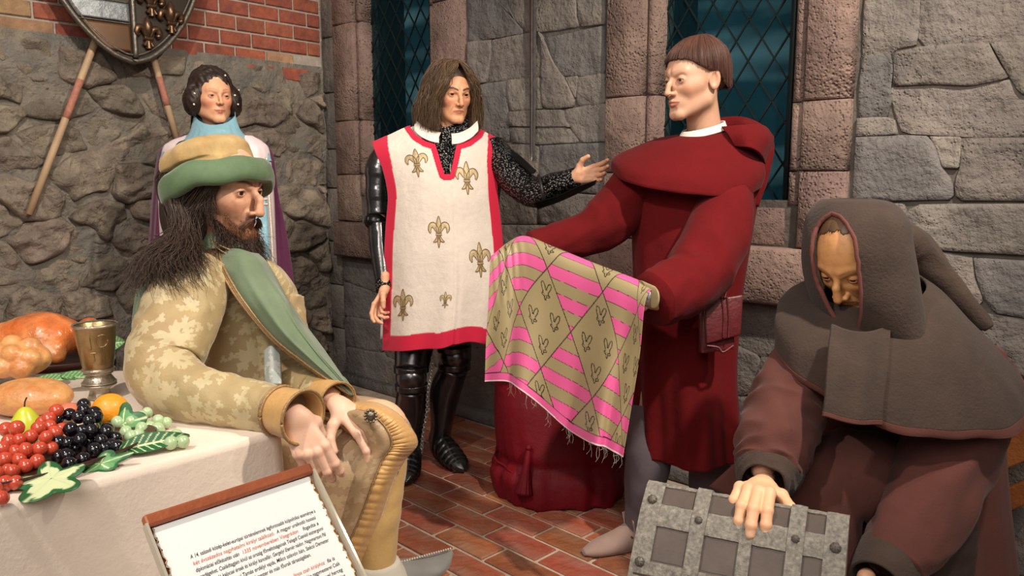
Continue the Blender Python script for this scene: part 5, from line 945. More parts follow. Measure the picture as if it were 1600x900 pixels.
    for ax, tx in (((1000, 838, 2.66), (916, 858)), ((1100, 840, 2.74), (1030, 862))):
        a0 = P(*ax); toe = Pz(*tx, .03); a0 = A(a0[0], a0[1], .05); d = nrm((toe - a0) * A(1, 1, 0)); sd = np.cross(d, A(0, 0, 1)); L = np.linalg.norm((toe - a0)[:2])
        R_ = rings([(a0 - d * .07 + A(0, 0, -.01), A(0, 0, .03), sd * .02), (a0 - d * .04, A(0, 0, .046), sd * .036), (a0 + d * .03 + A(0, 0, .004), A(0, 0, .054), sd * .042), (a0 + d * L * .45 + A(0, 0, -.01), A(0, 0, .04), sd * .045), (a0 + d * L * .8 + A(0, 0, -.022), A(0, 0, .027), sd * .04), (a0 + d * (L + .01) + A(0, 0, -.03), A(0, 0, .010), sd * .016)], 50, 28); R_[..., 2] = np.maximum(R_[..., 2], .0085)
        F_, uv_ = ringfaces(R_); V, F_, uv_ = capped(R_, F_, uv_); sh = mk('shoe', V, F_, M_suede, r)
        tp = a0 + A(0, 0, .05); G = sheet([[tp + d * .035 + sd * q + A(0, 0, z) for q, z in ((-.04, -.03), (0, -.01), (.04, -.03))], [tp + d * .045 + sd * q + A(0, 0, z) for q, z in ((-.045, .025), (0, .045), (.045, .025))]], 8, 12); sheetobj('shoe_flap', G, M_suede, sh, thick=.004)
        cord('lace', [tp + d * .05 + sd * -.045 + A(0, 0, -.03), tp + d * .06 + A(0, 0, -.022), tp + d * .05 + sd * .045 + A(0, 0, -.03)], .003, M_leather, sh)
monk_red()
# pouch hanging from the belt
pr = thing('belt_pouch', P(1125, 548, 2.40), 'oxblood leather pouch hanging at the hip of the red robe', 'pouch')
def bag(name, pts, th, t, m_, par):
    q = [P(x, y, t) for x, y in pts]; V = np.array(q + [p + FW * th for p in q]); o = mk(name, V, [(3, 2, 1, 0), (4, 5, 6, 7), (0, 1, 5, 4), (1, 2, 6, 5), (2, 3, 7, 6), (3, 0, 4, 7)], m_, par); bevel(o, .006, 3); return o
bag('bag_body', [(1096, 478), (1150, 472), (1148, 546), (1096, 553)], .04, 2.365, M_leather, pr); bag('flap', [(1100, 470), (1162, 460), (1158, 524), (1104, 538)], .014, 2.345, M_leather, pr)
for dx in (0, 8): cord('strap', [P(1128 + dx, 464, 2.343), P(1131 + dx, 495, 2.343), P(1130 + dx, 528, 2.343)], .003, M_leather, pr)
cord('strap', [P(1132, 466, 2.34), P(1140, 430, 2.40), P(1143, 405, 2.46)], .004, M_leather, pr); cord('tie', [P(1104, 540, 2.355), P(1122, 543, 2.355), P(1130, 550, 2.352), P(1146, 540, 2.355)], .004, M_leather, pr)
# ---- the banner cloth rolled over a pole
M_banner = mat('printed_satin', (1, 1, 1), .42, vcol=True, sheen=.15, bump=.15, bscale=260)
bn = thing('banner', P(890, 690, 2.35), 'gold and pink printed cloth with small outlined beasts, draped over a roll held out', 'cloth')
rows = [[(774, 404, 2.56), (796, 386, 2.58), (822, 376, 2.56), (870, 396, 2.48), (920, 416, 2.41), (965, 432, 2.32), (1000, 446, 2.26), (1022, 456, 2.21)], [(770, 399, 2.52), (796, 378, 2.53), (822, 370, 2.51), (870, 389, 2.43), (920, 409, 2.36), (965, 426, 2.27), (1000, 440, 2.21), (1020, 450, 2.16)],
        [(766, 410, 2.49), (793, 396, 2.49), (822, 392, 2.47), (868, 410, 2.39), (915, 430, 2.32), (960, 447, 2.23), (990, 462, 2.17), (1008, 474, 2.13)]]
bot = [(757, 598, 2.50), (790, 597, 2.46), (812, 606, 2.46), (852, 641, 2.38), (893, 676, 2.33), (930, 692, 2.24), (953, 704, 2.18), (975, 717, 2.14)]
for k, b_ in ((.33, (0, -2, 0, 0, 0, 2, 3, 3)), (.66, (-1, -1, 0, 0, 0, 1, 1, 2)), (1, (0,) * 8)): rows.append([(a[0] * (1 - k) + e[0] * k + o_, a[1] * (1 - k) + e[1] * k, a[2] * (1 - k) + e[2] * k) for a, e, o_ in zip(rows[2], bot, b_)])
n, m = 400, 420; G = sheet([[P(*q) for q in rw] for rw in rows], n, m); U, Vv = np.meshgrid(np.linspace(0, 1, m), np.linspace(0, 1, n)); dn = np.clip((Vv - .35) / .65, 0, 1)
G = G + (dn ** 1.2 * (.030 * np.sin(U * 15 + .5) + .012 * np.sin(U * 31 + Vv * 2)) + .004 * sn(np.stack([U * 3, Vv * 3, U * 0], -1), 4, 2, 2) * dn)[..., None] * FW
G = G + (np.clip(1 - dn * 2, 0, 1) * np.exp(-((U - .12) / .12) ** 2) * .004 * np.sin(U * 110 - Vv * 20))[..., None] * -FW
uL = np.linspace(0, .66, m)[None, :] * np.ones((n, 1)); vL = np.concatenate([np.zeros((1, m)), np.cumsum(np.linalg.norm(np.diff(G, axis=0), axis=2), 0)], 0); vmx = vL[-1:]; vN = vL
X, Y_ = uL - .085, vN - .145; a_, b__ = .175, .315; p1, q1 = X / a_ + Y_ / b__, X / a_ - Y_ / b__
pi_, qi = np.floor(p1), np.floor(q1); barred = ((pi_ - qi) % 2) == 0; fp, fq = p1 - pi_, q1 - qi; edge = np.minimum(np.minimum(fp, 1 - fp), np.minimum(fq, 1 - fq)) * a_ * b__ / math.hypot(a_, b__)
fy = (Y_ / .080 + .25) % 1; pink = barred & (fy < .5); gold, pk, ln = np.array(c8(158, 142, 104)), np.array(c8(222, 92, 150)), np.array(c8(36, 26, 22)); C = np.where(pink[..., None], pk, gold)
bl = barred & (np.minimum(abs(fy - .5), np.minimum(fy, 1 - fy)) * .080 < .0008); ccx = (pi_ + qi + 1) / 2 * a_; ccy = (pi_ - qi) / 2 * b__; dxx, dyy = X - ccx, Y_ - ccy
def e2(x, y, cx, cy, rx, ry, a): ca, sa = math.cos(a), math.sin(a); u_, v_ = (x - cx) * ca + (y - cy) * sa, -(x - cx) * sa + (y - cy) * ca; k0 = np.hypot(u_ / rx, v_ / ry); return (k0 - 1) * k0 / (np.hypot(u_ / rx / rx, v_ / ry / ry) + 1e-6)
for ox, oy in ((0, -.085), (-.036, .01), (.034, -.002), (.002, .085)):
    x, y = dxx - ox, dyy - oy; d = np.minimum(e2(x, y, -.008, -.012, .0055, .015, -.25), e2(x, y, .009, -.013, .0055, .015, .3)); d = np.minimum(d, e2(x, y, 0, .004, .009, .009, 0)); d = np.minimum(d, e2(x, y, .0, .017, .003, .009, 0)); d = np.minimum(d, e2(x, y, -.006, .012, .006, .003, .5)); d = np.minimum(d, e2(x, y, .008, .013, .006, .003, -.5)); bl |= (~barred) & (abs(d) < .0014)
low = vmx - vL; hem = low < .028; C = np.where(hem[..., None], pk, C); bl = (bl & ~hem) | (abs(low - .028) < .0013) | ((edge < .0014) & ~hem); C = np.where(bl[..., None], ln, C); C = np.where((low < .004)[..., None], np.array(c8(226, 214, 210)), C)
mk('banner_cloth', G.reshape(-1, 3), gridF(n, m), M_banner, bn, col=C.reshape(-1, 3), thick=.0015)
V, F, uv = tubemesh([P(800, 388, 2.56), P(822, 382, 2.54), P(920, 420, 2.385), P(1010, 460, 2.20)], [.018, .024, .024, .024], 30, 24); mk('banner_pole', V, F, mat('foil', c8(205, 205, 210), .2, .9, bump=1, bscale=60), bn)
V, F = sphere(P(1014, 462, 2.175), (.022, .026, .026), 12, 18); V = V + sn(V, 160, 3)[:, None] * .003; mk('foil_end', V, F, mat('crumpled_foil', c8(216, 214, 220), .25, .85, bump=1, bscale=90), bn)
th = np.linspace(-2.2, 3.4, 40); Gr = np.stack([np.array([P(1000, 456, 2.20) + (P(1022, 466, 2.15) - P(1000, 456, 2.20)) * k + (.030 + .0012 * a) * (RT * .35 * math.cos(a) - FW * .9 * math.cos(a) + UP * math.sin(a)) for a in th]) for k in np.linspace(0, 1, 10)]); mk('rolled_edge', Gr.reshape(-1, 3), gridF(10, 40), M_banner, bn, col=np.tile(gold, (400, 1)), thick=.002)
mb = MB(); rr = np.random.default_rng(4)
for i in range(46):
    u = rr.uniform(.12, .99); p = onsheet(G, u, .999)[0]; L = rr.uniform(.01, .05); R_ = tube([p, p + A(rr.uniform(-.006, .006), 0, -L * .6), p + A(rr.uniform(-.012, .012), rr.uniform(-.01, .01), -L)], .00035, 6, 3); mb.add(R_, gridF(6, 3, True))
mb.out('loose_threads', M_white, bn, kind='stuff')
# ---- stool under a crimson cover
M_crimson = mat('crimson_velvet', c8(104, 4, 20), .62, sheen=.0, spec=.25, var=.12, vscale=6, b2=.2, b2scale=8)
st = thing('covered_stool', (P(868, 700, 3.2) * A(1, 1, 0)), 'stool hidden under a crimson velvet cover tied with a tasselled cord', 'stool')
KS = [K(840, 900, 588, 3.25, .05), K(782, 956, 592, 3.24, .19), K(774, 962, 610, 3.23, .225), K(774, 966, 650, 3.22, .235), K(778, 970, 685, 3.21, .235), K(782, 968, 703, 3.21, .23), K(770, 978, 722, 3.2, .245), K(774, 974, 745, 3.2, .25), K(784, 962, 772, 3.2, .24), K(790, 955, 786, 3.2, .235)]
R_ = rings(KS, 110, 170, lambda T, S: 1 + (.035 * np.sin(6 * T + .4) + .03 * np.sin(13 * T + 1) + .014 * np.sin(27 * T)) * np.clip(S * 1.3 - .3, 0, 1), 2.6); R_[..., 2] = np.maximum(R_[..., 2], .012 + .006 * np.sin(np.arange(170) * .5)); F_, uv_ = ringfaces(R_); V, F_, uv_ = capped(R_, F_, uv_, True, False); mk('velvet_cover', V, F_, M_crimson, st, thick=.004)
q = R_[int(110 * .60)]; dz = .02 * np.cos(np.linspace(0, 12.566, 170)) ; cord('cord', [p + (p - R_[66].mean(0)) * .02 + A(0, 0, d_) for p, d_ in zip(q, dz)][::5] + [q[0] * 1.0], .005, M_crimson, st, 160)
tq = P(826, 700, 2.965); tb_ = P(818, 772, 2.95); limb('tassel', [tq, tq * .8 + tb_ * .2, tq * .5 + tb_ * .5, tb_], [.008, .012, .016, .034], M_crimson, st, 30, 40, lambda T, S: 1 + .14 * np.sin(14 * T) * S); V, F = sphere(tq, .013, 10, 12); mk('tassel_knot', V, F, M_crimson, st)
mb = MB()
for x0, z0 in ((-.16, -.16), (.16, -.16), (-.16, .16), (.16, .16)): mb = MB(); o_ = P(868, 700, 3.2) * A(1, 1, 0); V, F = box(o_ + A(x0 * .8, z0 * .8, .2), (.04, .04, .4)); mb.add(V, F); mb.out('leg', M_leather, st)
# ================================================================ CROUCHING MAN IN BROWN, CHEST
M_brownwool = mat('brown_felt', c8(58, 43, 35), .95, sheen=.05, var=.12, vscale=9, bump=1, bscale=130, col2=c8(50, 37, 30))
M_rustwool = mat('rust_wool', c8(78, 39, 32), .95, sheen=.05, var=.12, vscale=8, bump=.5, bscale=220)
M_darkwool = mat('dark_brown_wool', c8(46, 30, 26), .95, bump=.5, bscale=200)
def monk_brown():
    c, f, s = P(1336, 402, 1.865), A(-.64, -.50, -.62), 1.03
    r = thing('person', P(1390, 860, 2.0) * A(1, 1, 0), 'man in a dark brown hooded cape and rust robe bending over the metal-bound chest', 'person')
    nb = P(1400, 470, 2.0); hd, eyes, loc, R = head(c, f, s, neck=nloc(c, f, s, nb), nr=.052, wid=1.02, nose=1.15, nosew=1.15, nhook=.6, age=.9, forehead=1, frown=.8, browb=.7, brow=c8(130, 96, 66), lip=c8(168, 104, 74), lipf=.7, skin=c8(206, 156, 104), cheek=c8(190, 122, 76), jaw=.004, h=.0017, open_=.0032, iris=c8(50, 38, 30), look=(0, -.2))
    hd_d = A(-.22, -.80, -.45)
    h1 = hand(P(1192, 757, 1.662), P(1177, 767, 1.575) - P(1192, 757, 1.662), A(.05, .1, 1), True, (.5, .75, .4), [(.60, .62, .35), (.55, .60, .35), (.6, .62, .35), (.7, .62, .4)], splay=.12, thumb=((.040, .036, -.008), (.060, .060, -.022), (.060, .076, -.046)), scale=1.15, fat=1.22, skin=c8(230, 184, 146), h=.0014, arm=.06, armdir=nrm(P(1196, 740, 1.76) - P(1192, 757, 1.662)))
    h2 = hand(P(1340, 965, 1.64), A(-.3, -.3, -.9), A(.3, -.9, .2), False, (.5, .7, .5), h=.003, nails=False, arm=.05)
    ch = [[(nb, .05), (P(1420, 520, 2.04), .11), (P(1410, 640, 2.10), .12), (P(1400, 760, 2.15), .12)], [(P(1310, 545, 1.98), .05), (P(1235, 650, 1.86), .04), (P(1190, 735, 1.72), .025)], [(P(1500, 570, 1.98), .05), (P(1480, 720, 1.85), .04), (P(1390, 860, 1.74), .02)], [(P(1380, 770, 2.1), .08), (P(1290, 770, 1.86), .06), (P(1310, 900, 2.0), .05)]]
    body([hd, h1, h2, core(ch)], eyes, r)
    def hs(q):
        x = np.stack([abs(q[:, 0]), q[:, 1], q[:, 2]], 1); d = ell_(x, (0, .018, .034), (.0785, .0995, .0885)); zl = np.interp(abs(q[:, 0]), [0, .03, .05, .065, .08], [.108, .10, .085, .05, .02]) + .0015 * np.sin(q[:, 0] * 260) + .0012 * np.sin(q[:, 0] * 900); return smax(smax(d, zl - q[:, 2], .002), -ell_(x, (0, .018, .034), (.070, .09, .08)), .003)
    V, Fq = iso(hs, (-.1, -.1, -.01), (.1, .14, .14), .0024); g = sn(V * A(1.6, .25, .4), 240, 4, 2); mk('hair', tow(V, c, f, s), Fq, M_hair, r, col=np.array(c8(84, 60, 42)) * (1 + .4 * np.clip(g, -1, 1))[:, None])
    # hood: closed rings with a face opening cut out
    HK = [K(1300, 1362, 314, 1.90, .05), K(1286, 1384, 320, 1.90, .11), K(1272, 1402, 344, 1.89, .15), K(1265, 1410, 380, 1.87, .145), K(1266, 1416, 420, 1.88, .155), K(1276, 1420, 460, 1.89, .165), K(1290, 1428, 498, 1.91, .175), K(1298, 1446, 530, 1.95, .20), K(1296, 1458, 552, 1.97, .21)]
    R_ = rings(HK, 240, 320, lambda T, S: 1 + .012 * np.sin(5 * T + 2 * S) * S); V = R_.reshape(-1, 3); F = gridF(240, 320, True); q = proj(V); x, y = q[F].mean(1).T; hole = [(1300, 334), (1285, 344), (1273, 362), (1268, 390), (1272, 425), (1282, 455), (1302, 494), (1328, 526), (1342, 516), (1346, 470), (1342, 420), (1336, 378), (1327, 356), (1313, 339)]
    front = V[F].mean(1)[:, 1] < np.repeat(R_.mean(1)[:, 1], 320)[F[:, 0]]; kp = ~(inpoly(x, y, hole) & front); uvg = ringfaces(R_)[1].reshape(-1, 4, 2); F = F[kp]; us, inv = np.unique(F.ravel(), return_inverse=True); ho = mk('hood', V[us], inv.reshape(-1, 4), M_brownwool, r, uv=uvg[kp].reshape(-1, 2), thick=.006)
    pts = []; fm = V[:, 1] < np.repeat(R_.mean(1)[:, 1], 320); Vf, qf = V[fm], q[fm]
    hh = cr(np.array(hole + [hole[0]], float), 60)
    for h_ in hh: pts.append(Vf[np.argmin(((qf - h_) ** 2).sum(1))] - FW * .002)
    cord('hood_rim', pts, .006, mat('rust_lining', c8(98, 52, 46), .9), ho, 200, 10)
    limb('hood_tail', [P(1385, 372, 2.0), P(1425, 388, 2.02), P(1462, 428, 2.02), P(1502, 470, 2.0), P(1538, 506, 1.97), P(1545, 514, 1.965)], [.05, .050, .040, .030, .020, .010], M_brownwool, r, 60, 36, wrink(.08, 6, 8))
    # cape
    CK = [K2((1286, 468), (1430, 430), 1.95, .16, .02), K2((1262, 478), (1462, 452), 1.95, .20, .04), K2((1238, 492), (1500, 492), 1.95, .23, .06, 1.92), K2((1222, 512), (1540, 532), 1.95, .25, .085, 1.90), K2((1224, 552), (1574, 570), 1.95, .26, .10, 1.88), K2((1228, 560), (1580, 580), 1.95, .26, .105, 1.88)]
    ff = lambda T, S: 1 + S ** 1.5 * (.035 * np.sin(6 * T + 1.2) + .012 * np.sin(15 * T))
    R_ = rings(CK, 110, 160, ff); F = gridF(110, 160, True); uv = ringfaces(R_)[1].reshape(-1, 4, 2); nb_ = 160 * 88
    cpo = mk('cape', R_[:89].reshape(-1, 3), F[:nb_], M_brownwool, r, uv=uv[:nb_].reshape(-1, 2), thick=.006); mk('hem_trim', R_[88:].reshape(-1, 3), gridF(22, 160, True), M_rustwool, cpo, thick=.008)
    fz = R_[:, :, 1]
    G = sheet([[P(1298, 508, 1.755), P(1340, 520, 1.735), P(1392, 512, 1.745)], [P(1292, 560, 1.70), P(1338, 575, 1.685), P(1388, 570, 1.70)], [P(1288, 620, 1.665), P(1333, 632, 1.655), P(1380, 630, 1.67)], [P(1284, 650, 1.655), P(1330, 662, 1.645), P(1377, 664, 1.665)]], 60, 40); G = G + (.006 * np.sin(np.linspace(0, 9, 40)))[None, :, None] * FW
    mk_ = np.zeros((59, 39), bool); mk_[:54] = True; fp = sheetobj('scapular', G, M_brownwool, r, mk_, .006); sheetobj('hem_trim', G, M_rustwool, fp, ~mk_, .008)
    # robe
    cloth('robe', [K(1290, 1520, 500, 2.06, .12), K(1262, 1548, 560, 2.08, .17), K(1248, 1556, 640, 2.10, .20), K(1235, 1556, 720, 2.12, .22), K(1215, 1560, 800, 2.14, .25), K(1200, 1565, 880, 2.16, .28), K(1190, 1570, 960, 2.2, .30), K(1185, 1575, 1040, 2.22, .31)], M_rustwool, r, 100, 150, lambda T, S: 1 + (.04 * np.sin(8 * T + 1) + .015 * np.sin(19 * T)) * S, b=True)
    limb('sleeve', [P(1290, 520, 1.98), P(1256, 580, 1.92), P(1228, 640, 1.86), P(1208, 700, 1.78), P(1200, 736, 1.745)], [.075, .085, .088, .082, .068], M_rustwool, r, 90, 50, wrink(.11, 6, 14, 3))
    limb('cuff', [P(1203, 728, 1.76), P(1196, 745, 1.715), P(1192, 756, 1.68)], [.073, .062, .047], M_brownwool, r, 24, 40, wrink(.08, 3, 5), a=False, b=False, thick=.005)
    limb('sleeve', [P(1512, 560, 2.0), P(1508, 620, 1.94), P(1492, 690, 1.86), P(1462, 760, 1.78), P(1425, 830, 1.72), P(1392, 880, 1.68)], [.085, .098, .104, .098, .084, .068], M_rustwool, r, 90, 50, wrink(.09, 6, 19, 3))
    limb('cuff', [P(1394, 872, 1.69), P(1380, 892, 1.66), P(1368, 912, 1.63)], [.072, .064, .055], M_brownwool, r, 20, 40, a=False, b=False, thick=.005)
    limb('skirt_lap', [P(1400, 740, 2.05), P(1340, 745, 1.92), P(1285, 775, 1.86), P(1275, 850, 1.90), P(1280, 930, 1.98)], [.13, .125, .115, .11, .12], M_rustwool, r, 80, 60, wrink(.10, 5, 23, 3), flat=.9)
    limb('skirt_lap', [P(1450, 760, 2.05), P(1440, 800, 1.96), P(1430, 880, 1.96), P(1430, 960, 2.0)], [.12, .12, .12, .12], M_darkwool, r, 60, 50, wrink(.10, 5, 29, 3))
    cord('rope_belt', [P(1300, 700, 1.895), P(1345, 712, 1.865), P(1400, 740, 1.86), P(1450, 735, 1.87), P(1510, 715, 1.88)], .007, M_darkwool, r)
    G = sheet([[P(1150, 722, 2.0), P(1180, 735, 1.98), P(1215, 740, 1.96)], [P(1108, 760, 2.0), P(1140, 775, 1.98), P(1170, 780, 1.97)]], 10, 10); sheetobj('robe_fold', G, M_rustwool, r, thick=.006)
    for tp in ((1290, 960, 2.12), (1500, 990, 2.15)): q = P(*tp); R_ = rings([(A(q[0], q[1] + .1, .04), A(.02, 0, 0), A(0, 0, .02)), (A(q[0], q[1] + .06, .05), A(.045, 0, 0), A(0, 0, .04)), (A(q[0] - .02, q[1] - .08, .045), A(.045, 0, 0), A(0, 0, .035)), (A(q[0] - .03, q[1] - .16, .035), A(.01, 0, 0), A(0, 0, .01))], 30, 20); F_, uv_ = ringfaces(R_); V, F_, uv_ = capped(R_, F_, uv_); mk('shoe', V, F_, M_darkwool, r)
monk_brown()
# ---- chest
M_strapmetal = mat('weathered_strap', c8(134, 128, 118), .75, .2, var=.35, vscale=80, col2=c8(108, 103, 97), bump=1, bscale=200)
M_cpanel = mat('dark_panel', c8(80, 68, 62), .5, .0, var=.15, vscale=10, spec=.3, bump=.1, bscale=30)
M_rivet = mat('rivet', c8(100, 94, 88), .5, .5, bump=.5, bscale=120)
cL, cR = P(1016, 757, 1.675), P(1328, 810, 1.50); cR[2] = cL[2] = .613; ce = nrm(cR - cL); cg = np.cross(A(0, 0, 1), ce) * -1; cg = cg if cg[1] < 0 else -cg; CW = np.linalg.norm(cR - cL)
ct = thing('treasure_chest', (cL + cR) / 2 * A(1, 1, 0) + cg * .09 + A(0, 0, .33), 'small weathered chest with riveted metal straps under the crouching man\'s hand'.replace("man's", 'figure'), 'chest')
prof = [(0., -.05), (0., 0), (.010, .008), (.022, .006), (.066, -.030), (.076, -.042), (.130, -.114), (.150, -.150)]
def cpt(u, k, d=0.):
    P_ = np.array(prof); n_ = len(P_); i = min(int(k), n_ - 2); f = k - i; g, z = P_[i] * (1 - f) + P_[i + 1] * f; dv = P_[i + 1] - P_[i]; nn = nrm(A(-dv[1], dv[0])); nn = nn if nn[1] > 0 or nn[0] > 0 else -nn
    return cL + ce * u * CW + cg * (g + nn[0] * d) + A(0, 0, z + nn[1] * d)
def cpatch(name, u0, u1, k0, k1, d0, d1, m_, par, nseg=10, bv=.003):
    """raised patch that follows the lid"""
    ks = np.unique(np.concatenate([np.linspace(k0, k1, 4), [k for k in range(int(math.ceil(k0)), int(k1) + 1)]])); nu = nseg; V = []
    us = np.linspace(u0, u1, nu)
    T_ = np.array([[cpt(u, k, d1) for u in us] for k in ks]); T_ = T_ + (sn(T_, 260, 5, 2) * .0007)[..., None]; B_ = np.array([[cpt(u, k, d0) for u in us] for k in ks]); n_, m_n = T_.shape[:2]
    V = np.concatenate([T_.reshape(-1, 3), B_.reshape(-1, 3)]); o = n_ * m_n; F = [tuple(f) for f in gridF(n_, m_n)]
    per = [i for i in range(m_n)] + [r_ * m_n + m_n - 1 for r_ in range(1, n_)] + [(n_ - 1) * m_n + i for i in range(m_n - 2, -1, -1)] + [r_ * m_n for r_ in range(n_ - 2, 0, -1)]
    F += [(per[i], per[(i + 1) % len(per)], per[(i + 1) % len(per)] + o, per[i] + o) for i in range(len(per))]; ob = mk(name, V, F, m_, par, smooth=False); return ob
cpatch('lid', 0.0, 1.0, 0, 7, -.02, .0, M_cpanel, ct)
for sx in (0, 1):
    pts = [cpt(sx, k, -.001) for k in (1, 2, 3, 4, 5, 6, 7)] + [cL + ce * CW * sx + cg * .150 + A(0, 0, -.29), cL + ce * CW * sx + A(0, 0, -.29)]; V = pts + [p + ce * (.012 if sx == 0 else -.012) for p in pts]; n_ = len(pts); mk('end_board', V, [tuple(range(n_)), tuple(range(n_, 2 * n_))[::-1]] + [(i, (i + 1) % n_, n_ + (i + 1) % n_, n_ + i) for i in range(n_)], M_strapmetal, ct, smooth=False)
for o_ in (0, .136):
    V, F = box((cL + cR) / 2 + cg * (.006 + o_) + A(0, 0, -.21), (CW - .02, .012, .16), (ce, cg, A(0, 0, 1))); mk('body_board', V, F, M_cpanel, ct, smooth=False)
V, F = box((cL + cR) / 2 + cg * .086 + A(0, 0, -.28), (CW - .02, .16, .012), (ce, cg, A(0, 0, 1))); mk('bottom_board', V, F, M_cpanel, ct, smooth=False)
us = [(0, .115), (.295, .355), (.545, .60), (.77, .83), (.885, 1.)]
us = [(0, .10), (.27, .345), (.515, .575), (.735, .81), (.90, 1.)]
for i, (a, b) in enumerate(us):
    if i == 2: cpatch('strap', a, b, 3.6, 7, 0, .006, M_strapmetal, ct, 6)
    else: cpatch('strap', a, b, .6, 7, 0, .0085 if i in (1, 3) else .006, M_strapmetal, ct, 8)
cpatch('cross_strap', .09, .91, 3.7, 5.15, 0, .0045, M_strapmetal, ct, 60); cpatch('cross_strap', .09, .91, 5.95, 6.9, 0, .0045, M_strapmetal, ct, 60); cpatch('cross_strap', .09, .91, 1.0, 2.9, 0, .004, M_strapmetal, ct, 60)
for (a, b) in ((.11, .26), (.355, .505), (.585, .725), (.82, .89)):
    cpatch('panel', a, b, 5.2, 5.9, -.001, .0012, M_cpanel, ct, 6); cpatch('panel', a, b, 3.0, 3.66, -.001, .0012, M_cpanel, ct, 6)
def rivet(u, k, rr=.0105):
    p, q = cpt(u, k, .007), cpt(u, k, .02); nn = nrm(q - p); t1 = ce; t2 = np.cross(nn, ce); V = []
    prof_ = [(rr, 0), (rr * .95, .003), (rr * .7, .0062), (rr * .35, .0078), (.0005, .0084)]; th = np.linspace(0, 2 * np.pi, 24, endpoint=False)
    R_ = np.stack([p + np.outer(np.cos(th) * a * (1 - .08 * (np.arange(24) % 3 == 0)), t1) + np.outer(np.sin(th) * a * (1 - .08 * (np.arange(24) % 3 == 0)), t2) + nn * (b - .0012 * (np.arange(24) % 3 == 0)[:, None]) for a, b in prof_]); mk('rivet', R_.reshape(-1, 3), gridF(5, 24, True), M_rivet, ct)
for u, k in ((.05, 3.6), (.05, 6.0), (.307, 4.2), (.307, 6.3), (.772, 4.2), (.772, 6.3), (.95, 4.3), (.95, 6.0)): rivet(u, k, .0085 if u in (.307, .772) else .0105)
hp, hq = cpt(.46, 6.2, .014), cpt(.60, 6.2, .014); limb('hasp', [hp, hq], [.0095, .0095], M_rivet, ct, 12, 16); 
for u in (.47, .59): V, F = box(cpt(u, 6.6, .008), (.012, .012, .04), (ce, cg, A(0, 0, 1))); bevel(mk('hasp_plate', V, F, M_rivet, ct), .002)
crb = thing('wooden_crate', (cL + cR) / 2 * A(1, 1, 0) + cg * .09, 'dark wooden crate that carries the metal-strapped chest', 'crate')
M_dkwood = mat('dark_wood', c8(52, 38, 30), .8, var=.2, vscale=5, aniso=(1, 1, 8), bump=.5, bscale=30)
for k in range(4):
    for sgn in (0, 1):
        V, F = box((cL + cR) / 2 * A(1, 1, 0) + cg * (.015 + .142 * sgn) + A(0, 0, .04 + .0795 * k), (CW * .92, .018, .074), (ce, cg, A(0, 0, 1))); mk('board', V, F, M_dkwood, crb, smooth=False)
V, F = box((cL + cR) / 2 * A(1, 1, 0) + cg * .086 + A(0, 0, .3175), (CW * .92, .16, .008), (ce, cg, A(0, 0, 1))); mk('board', V, F, M_dkwood, crb, smooth=False)
for sgn in (-1, 1): V, F = box((cL + cR) / 2 * A(1, 1, 0) + ce * sgn * CW * .45 + cg * .086 + A(0, 0, .157), (.018, .12, .31), (ce, cg, A(0, 0, 1))); mk('end_panel', V, F, M_dkwood, crb, smooth=False)
# ---- wooden frame of a bench at the right edge
M_wood = mat('orange_wood', c8(156, 92, 44), .55, var=.25, vscale=3, aniso=(1, 1, 1), col2=c8(120, 66, 30), bump=.4, bscale=40)
bw = thing('wooden_bench', P(1640, 760, 2.35) * A(1, 1, 0), 'orange wooden frame leaning behind the crouching man at the right edge', 'bench')
def beam(a, b, w_, h_, par, m_=None, nm='beam'):
    a, b = np.array(a), np.array(b); d = nrm(b - a); s_ = nrm(np.cross(d, A(0, 0, 1))); u_ = np.cross(s_, d); V, F = box((a + b) / 2, (np.linalg.norm(b - a), w_, h_), (d, s_, u_)); o = mk(nm, V, F, m_ or M_wood, par, smooth=False); bevel(o, .004); return o
beam(P(1535, 722, 2.42), P(1665, 665, 2.25), .05, .085, bw); beam(P(1535, 796, 2.42), P(1665, 742, 2.25), .05, .06, bw)
for q in ((1655, 690, 2.27),): p = P(*q); beam(p * A(1, 1, 0), p + A(0, 0, .12), .05, .05, bw, nm='leg')
p = P(1545, 740, 2.44); beam(p * A(1, 1, 0), p + A(0, 0, .03), .045, .045, bw, nm='leg')
# ================================================================ TABLE, FOOD, PANEL, WALL HANGINGS
TZ = .78; TC = Pz(444, 668, TZ); T1 = nrm(A(-.65, -.76, 0)); T2 = A(-T1[1], T1[0], 0); T2 = T2 if T2[0] < 0 else -T2     # front edge, back edge directions
M_cloth = mat('cream_tablecloth', c8(224, 208, 192), .85, var=.03, bump=.3, bscale=160, b2=.1, b2scale=12)
tb = thing('table', TC * A(1, 1, 0) + T1 * .6 + T2 * .3, 'dining table under a long cream tablecloth, in front of the seated man', 'table')
L1, L2, r0 = 1.25, .74, .012; NU = 260
per = []     # rounded rectangle walked around the top
def rr_(n, rad, ex=0.):
    out = []; cs = [(rad, rad, 1, 1), (L1 - rad, rad, -1, 1), (L1 - rad, L2 - rad, -1, -1), (rad, L2 - rad, 1, -1)]
    for k, (cx, cy, sx, sy) in enumerate(cs):
        a0 = [math.pi, -math.pi / 2, 0, math.pi / 2][k]
        for a in np.linspace(a0, a0 + math.pi / 2, 9): out.append((cx + (rad + ex) * math.cos(a), cy + (rad + ex) * math.sin(a)))
        nx = cs[(k + 1) % 4]; p = out[-1]; a1 = [-math.pi / 2, 0, math.pi / 2, math.pi][k]; e = (nx[0] + (rad + ex) * math.cos(a1), nx[1] + (rad + ex) * math.sin(a1))
        out += [(p[0] + (e[0] - p[0]) * t, p[1] + (e[1] - p[1]) * t) for t in np.linspace(0, 1, n)[1:-1]]
    return np.array(out)
lay = []
base = rr_(46, .03)
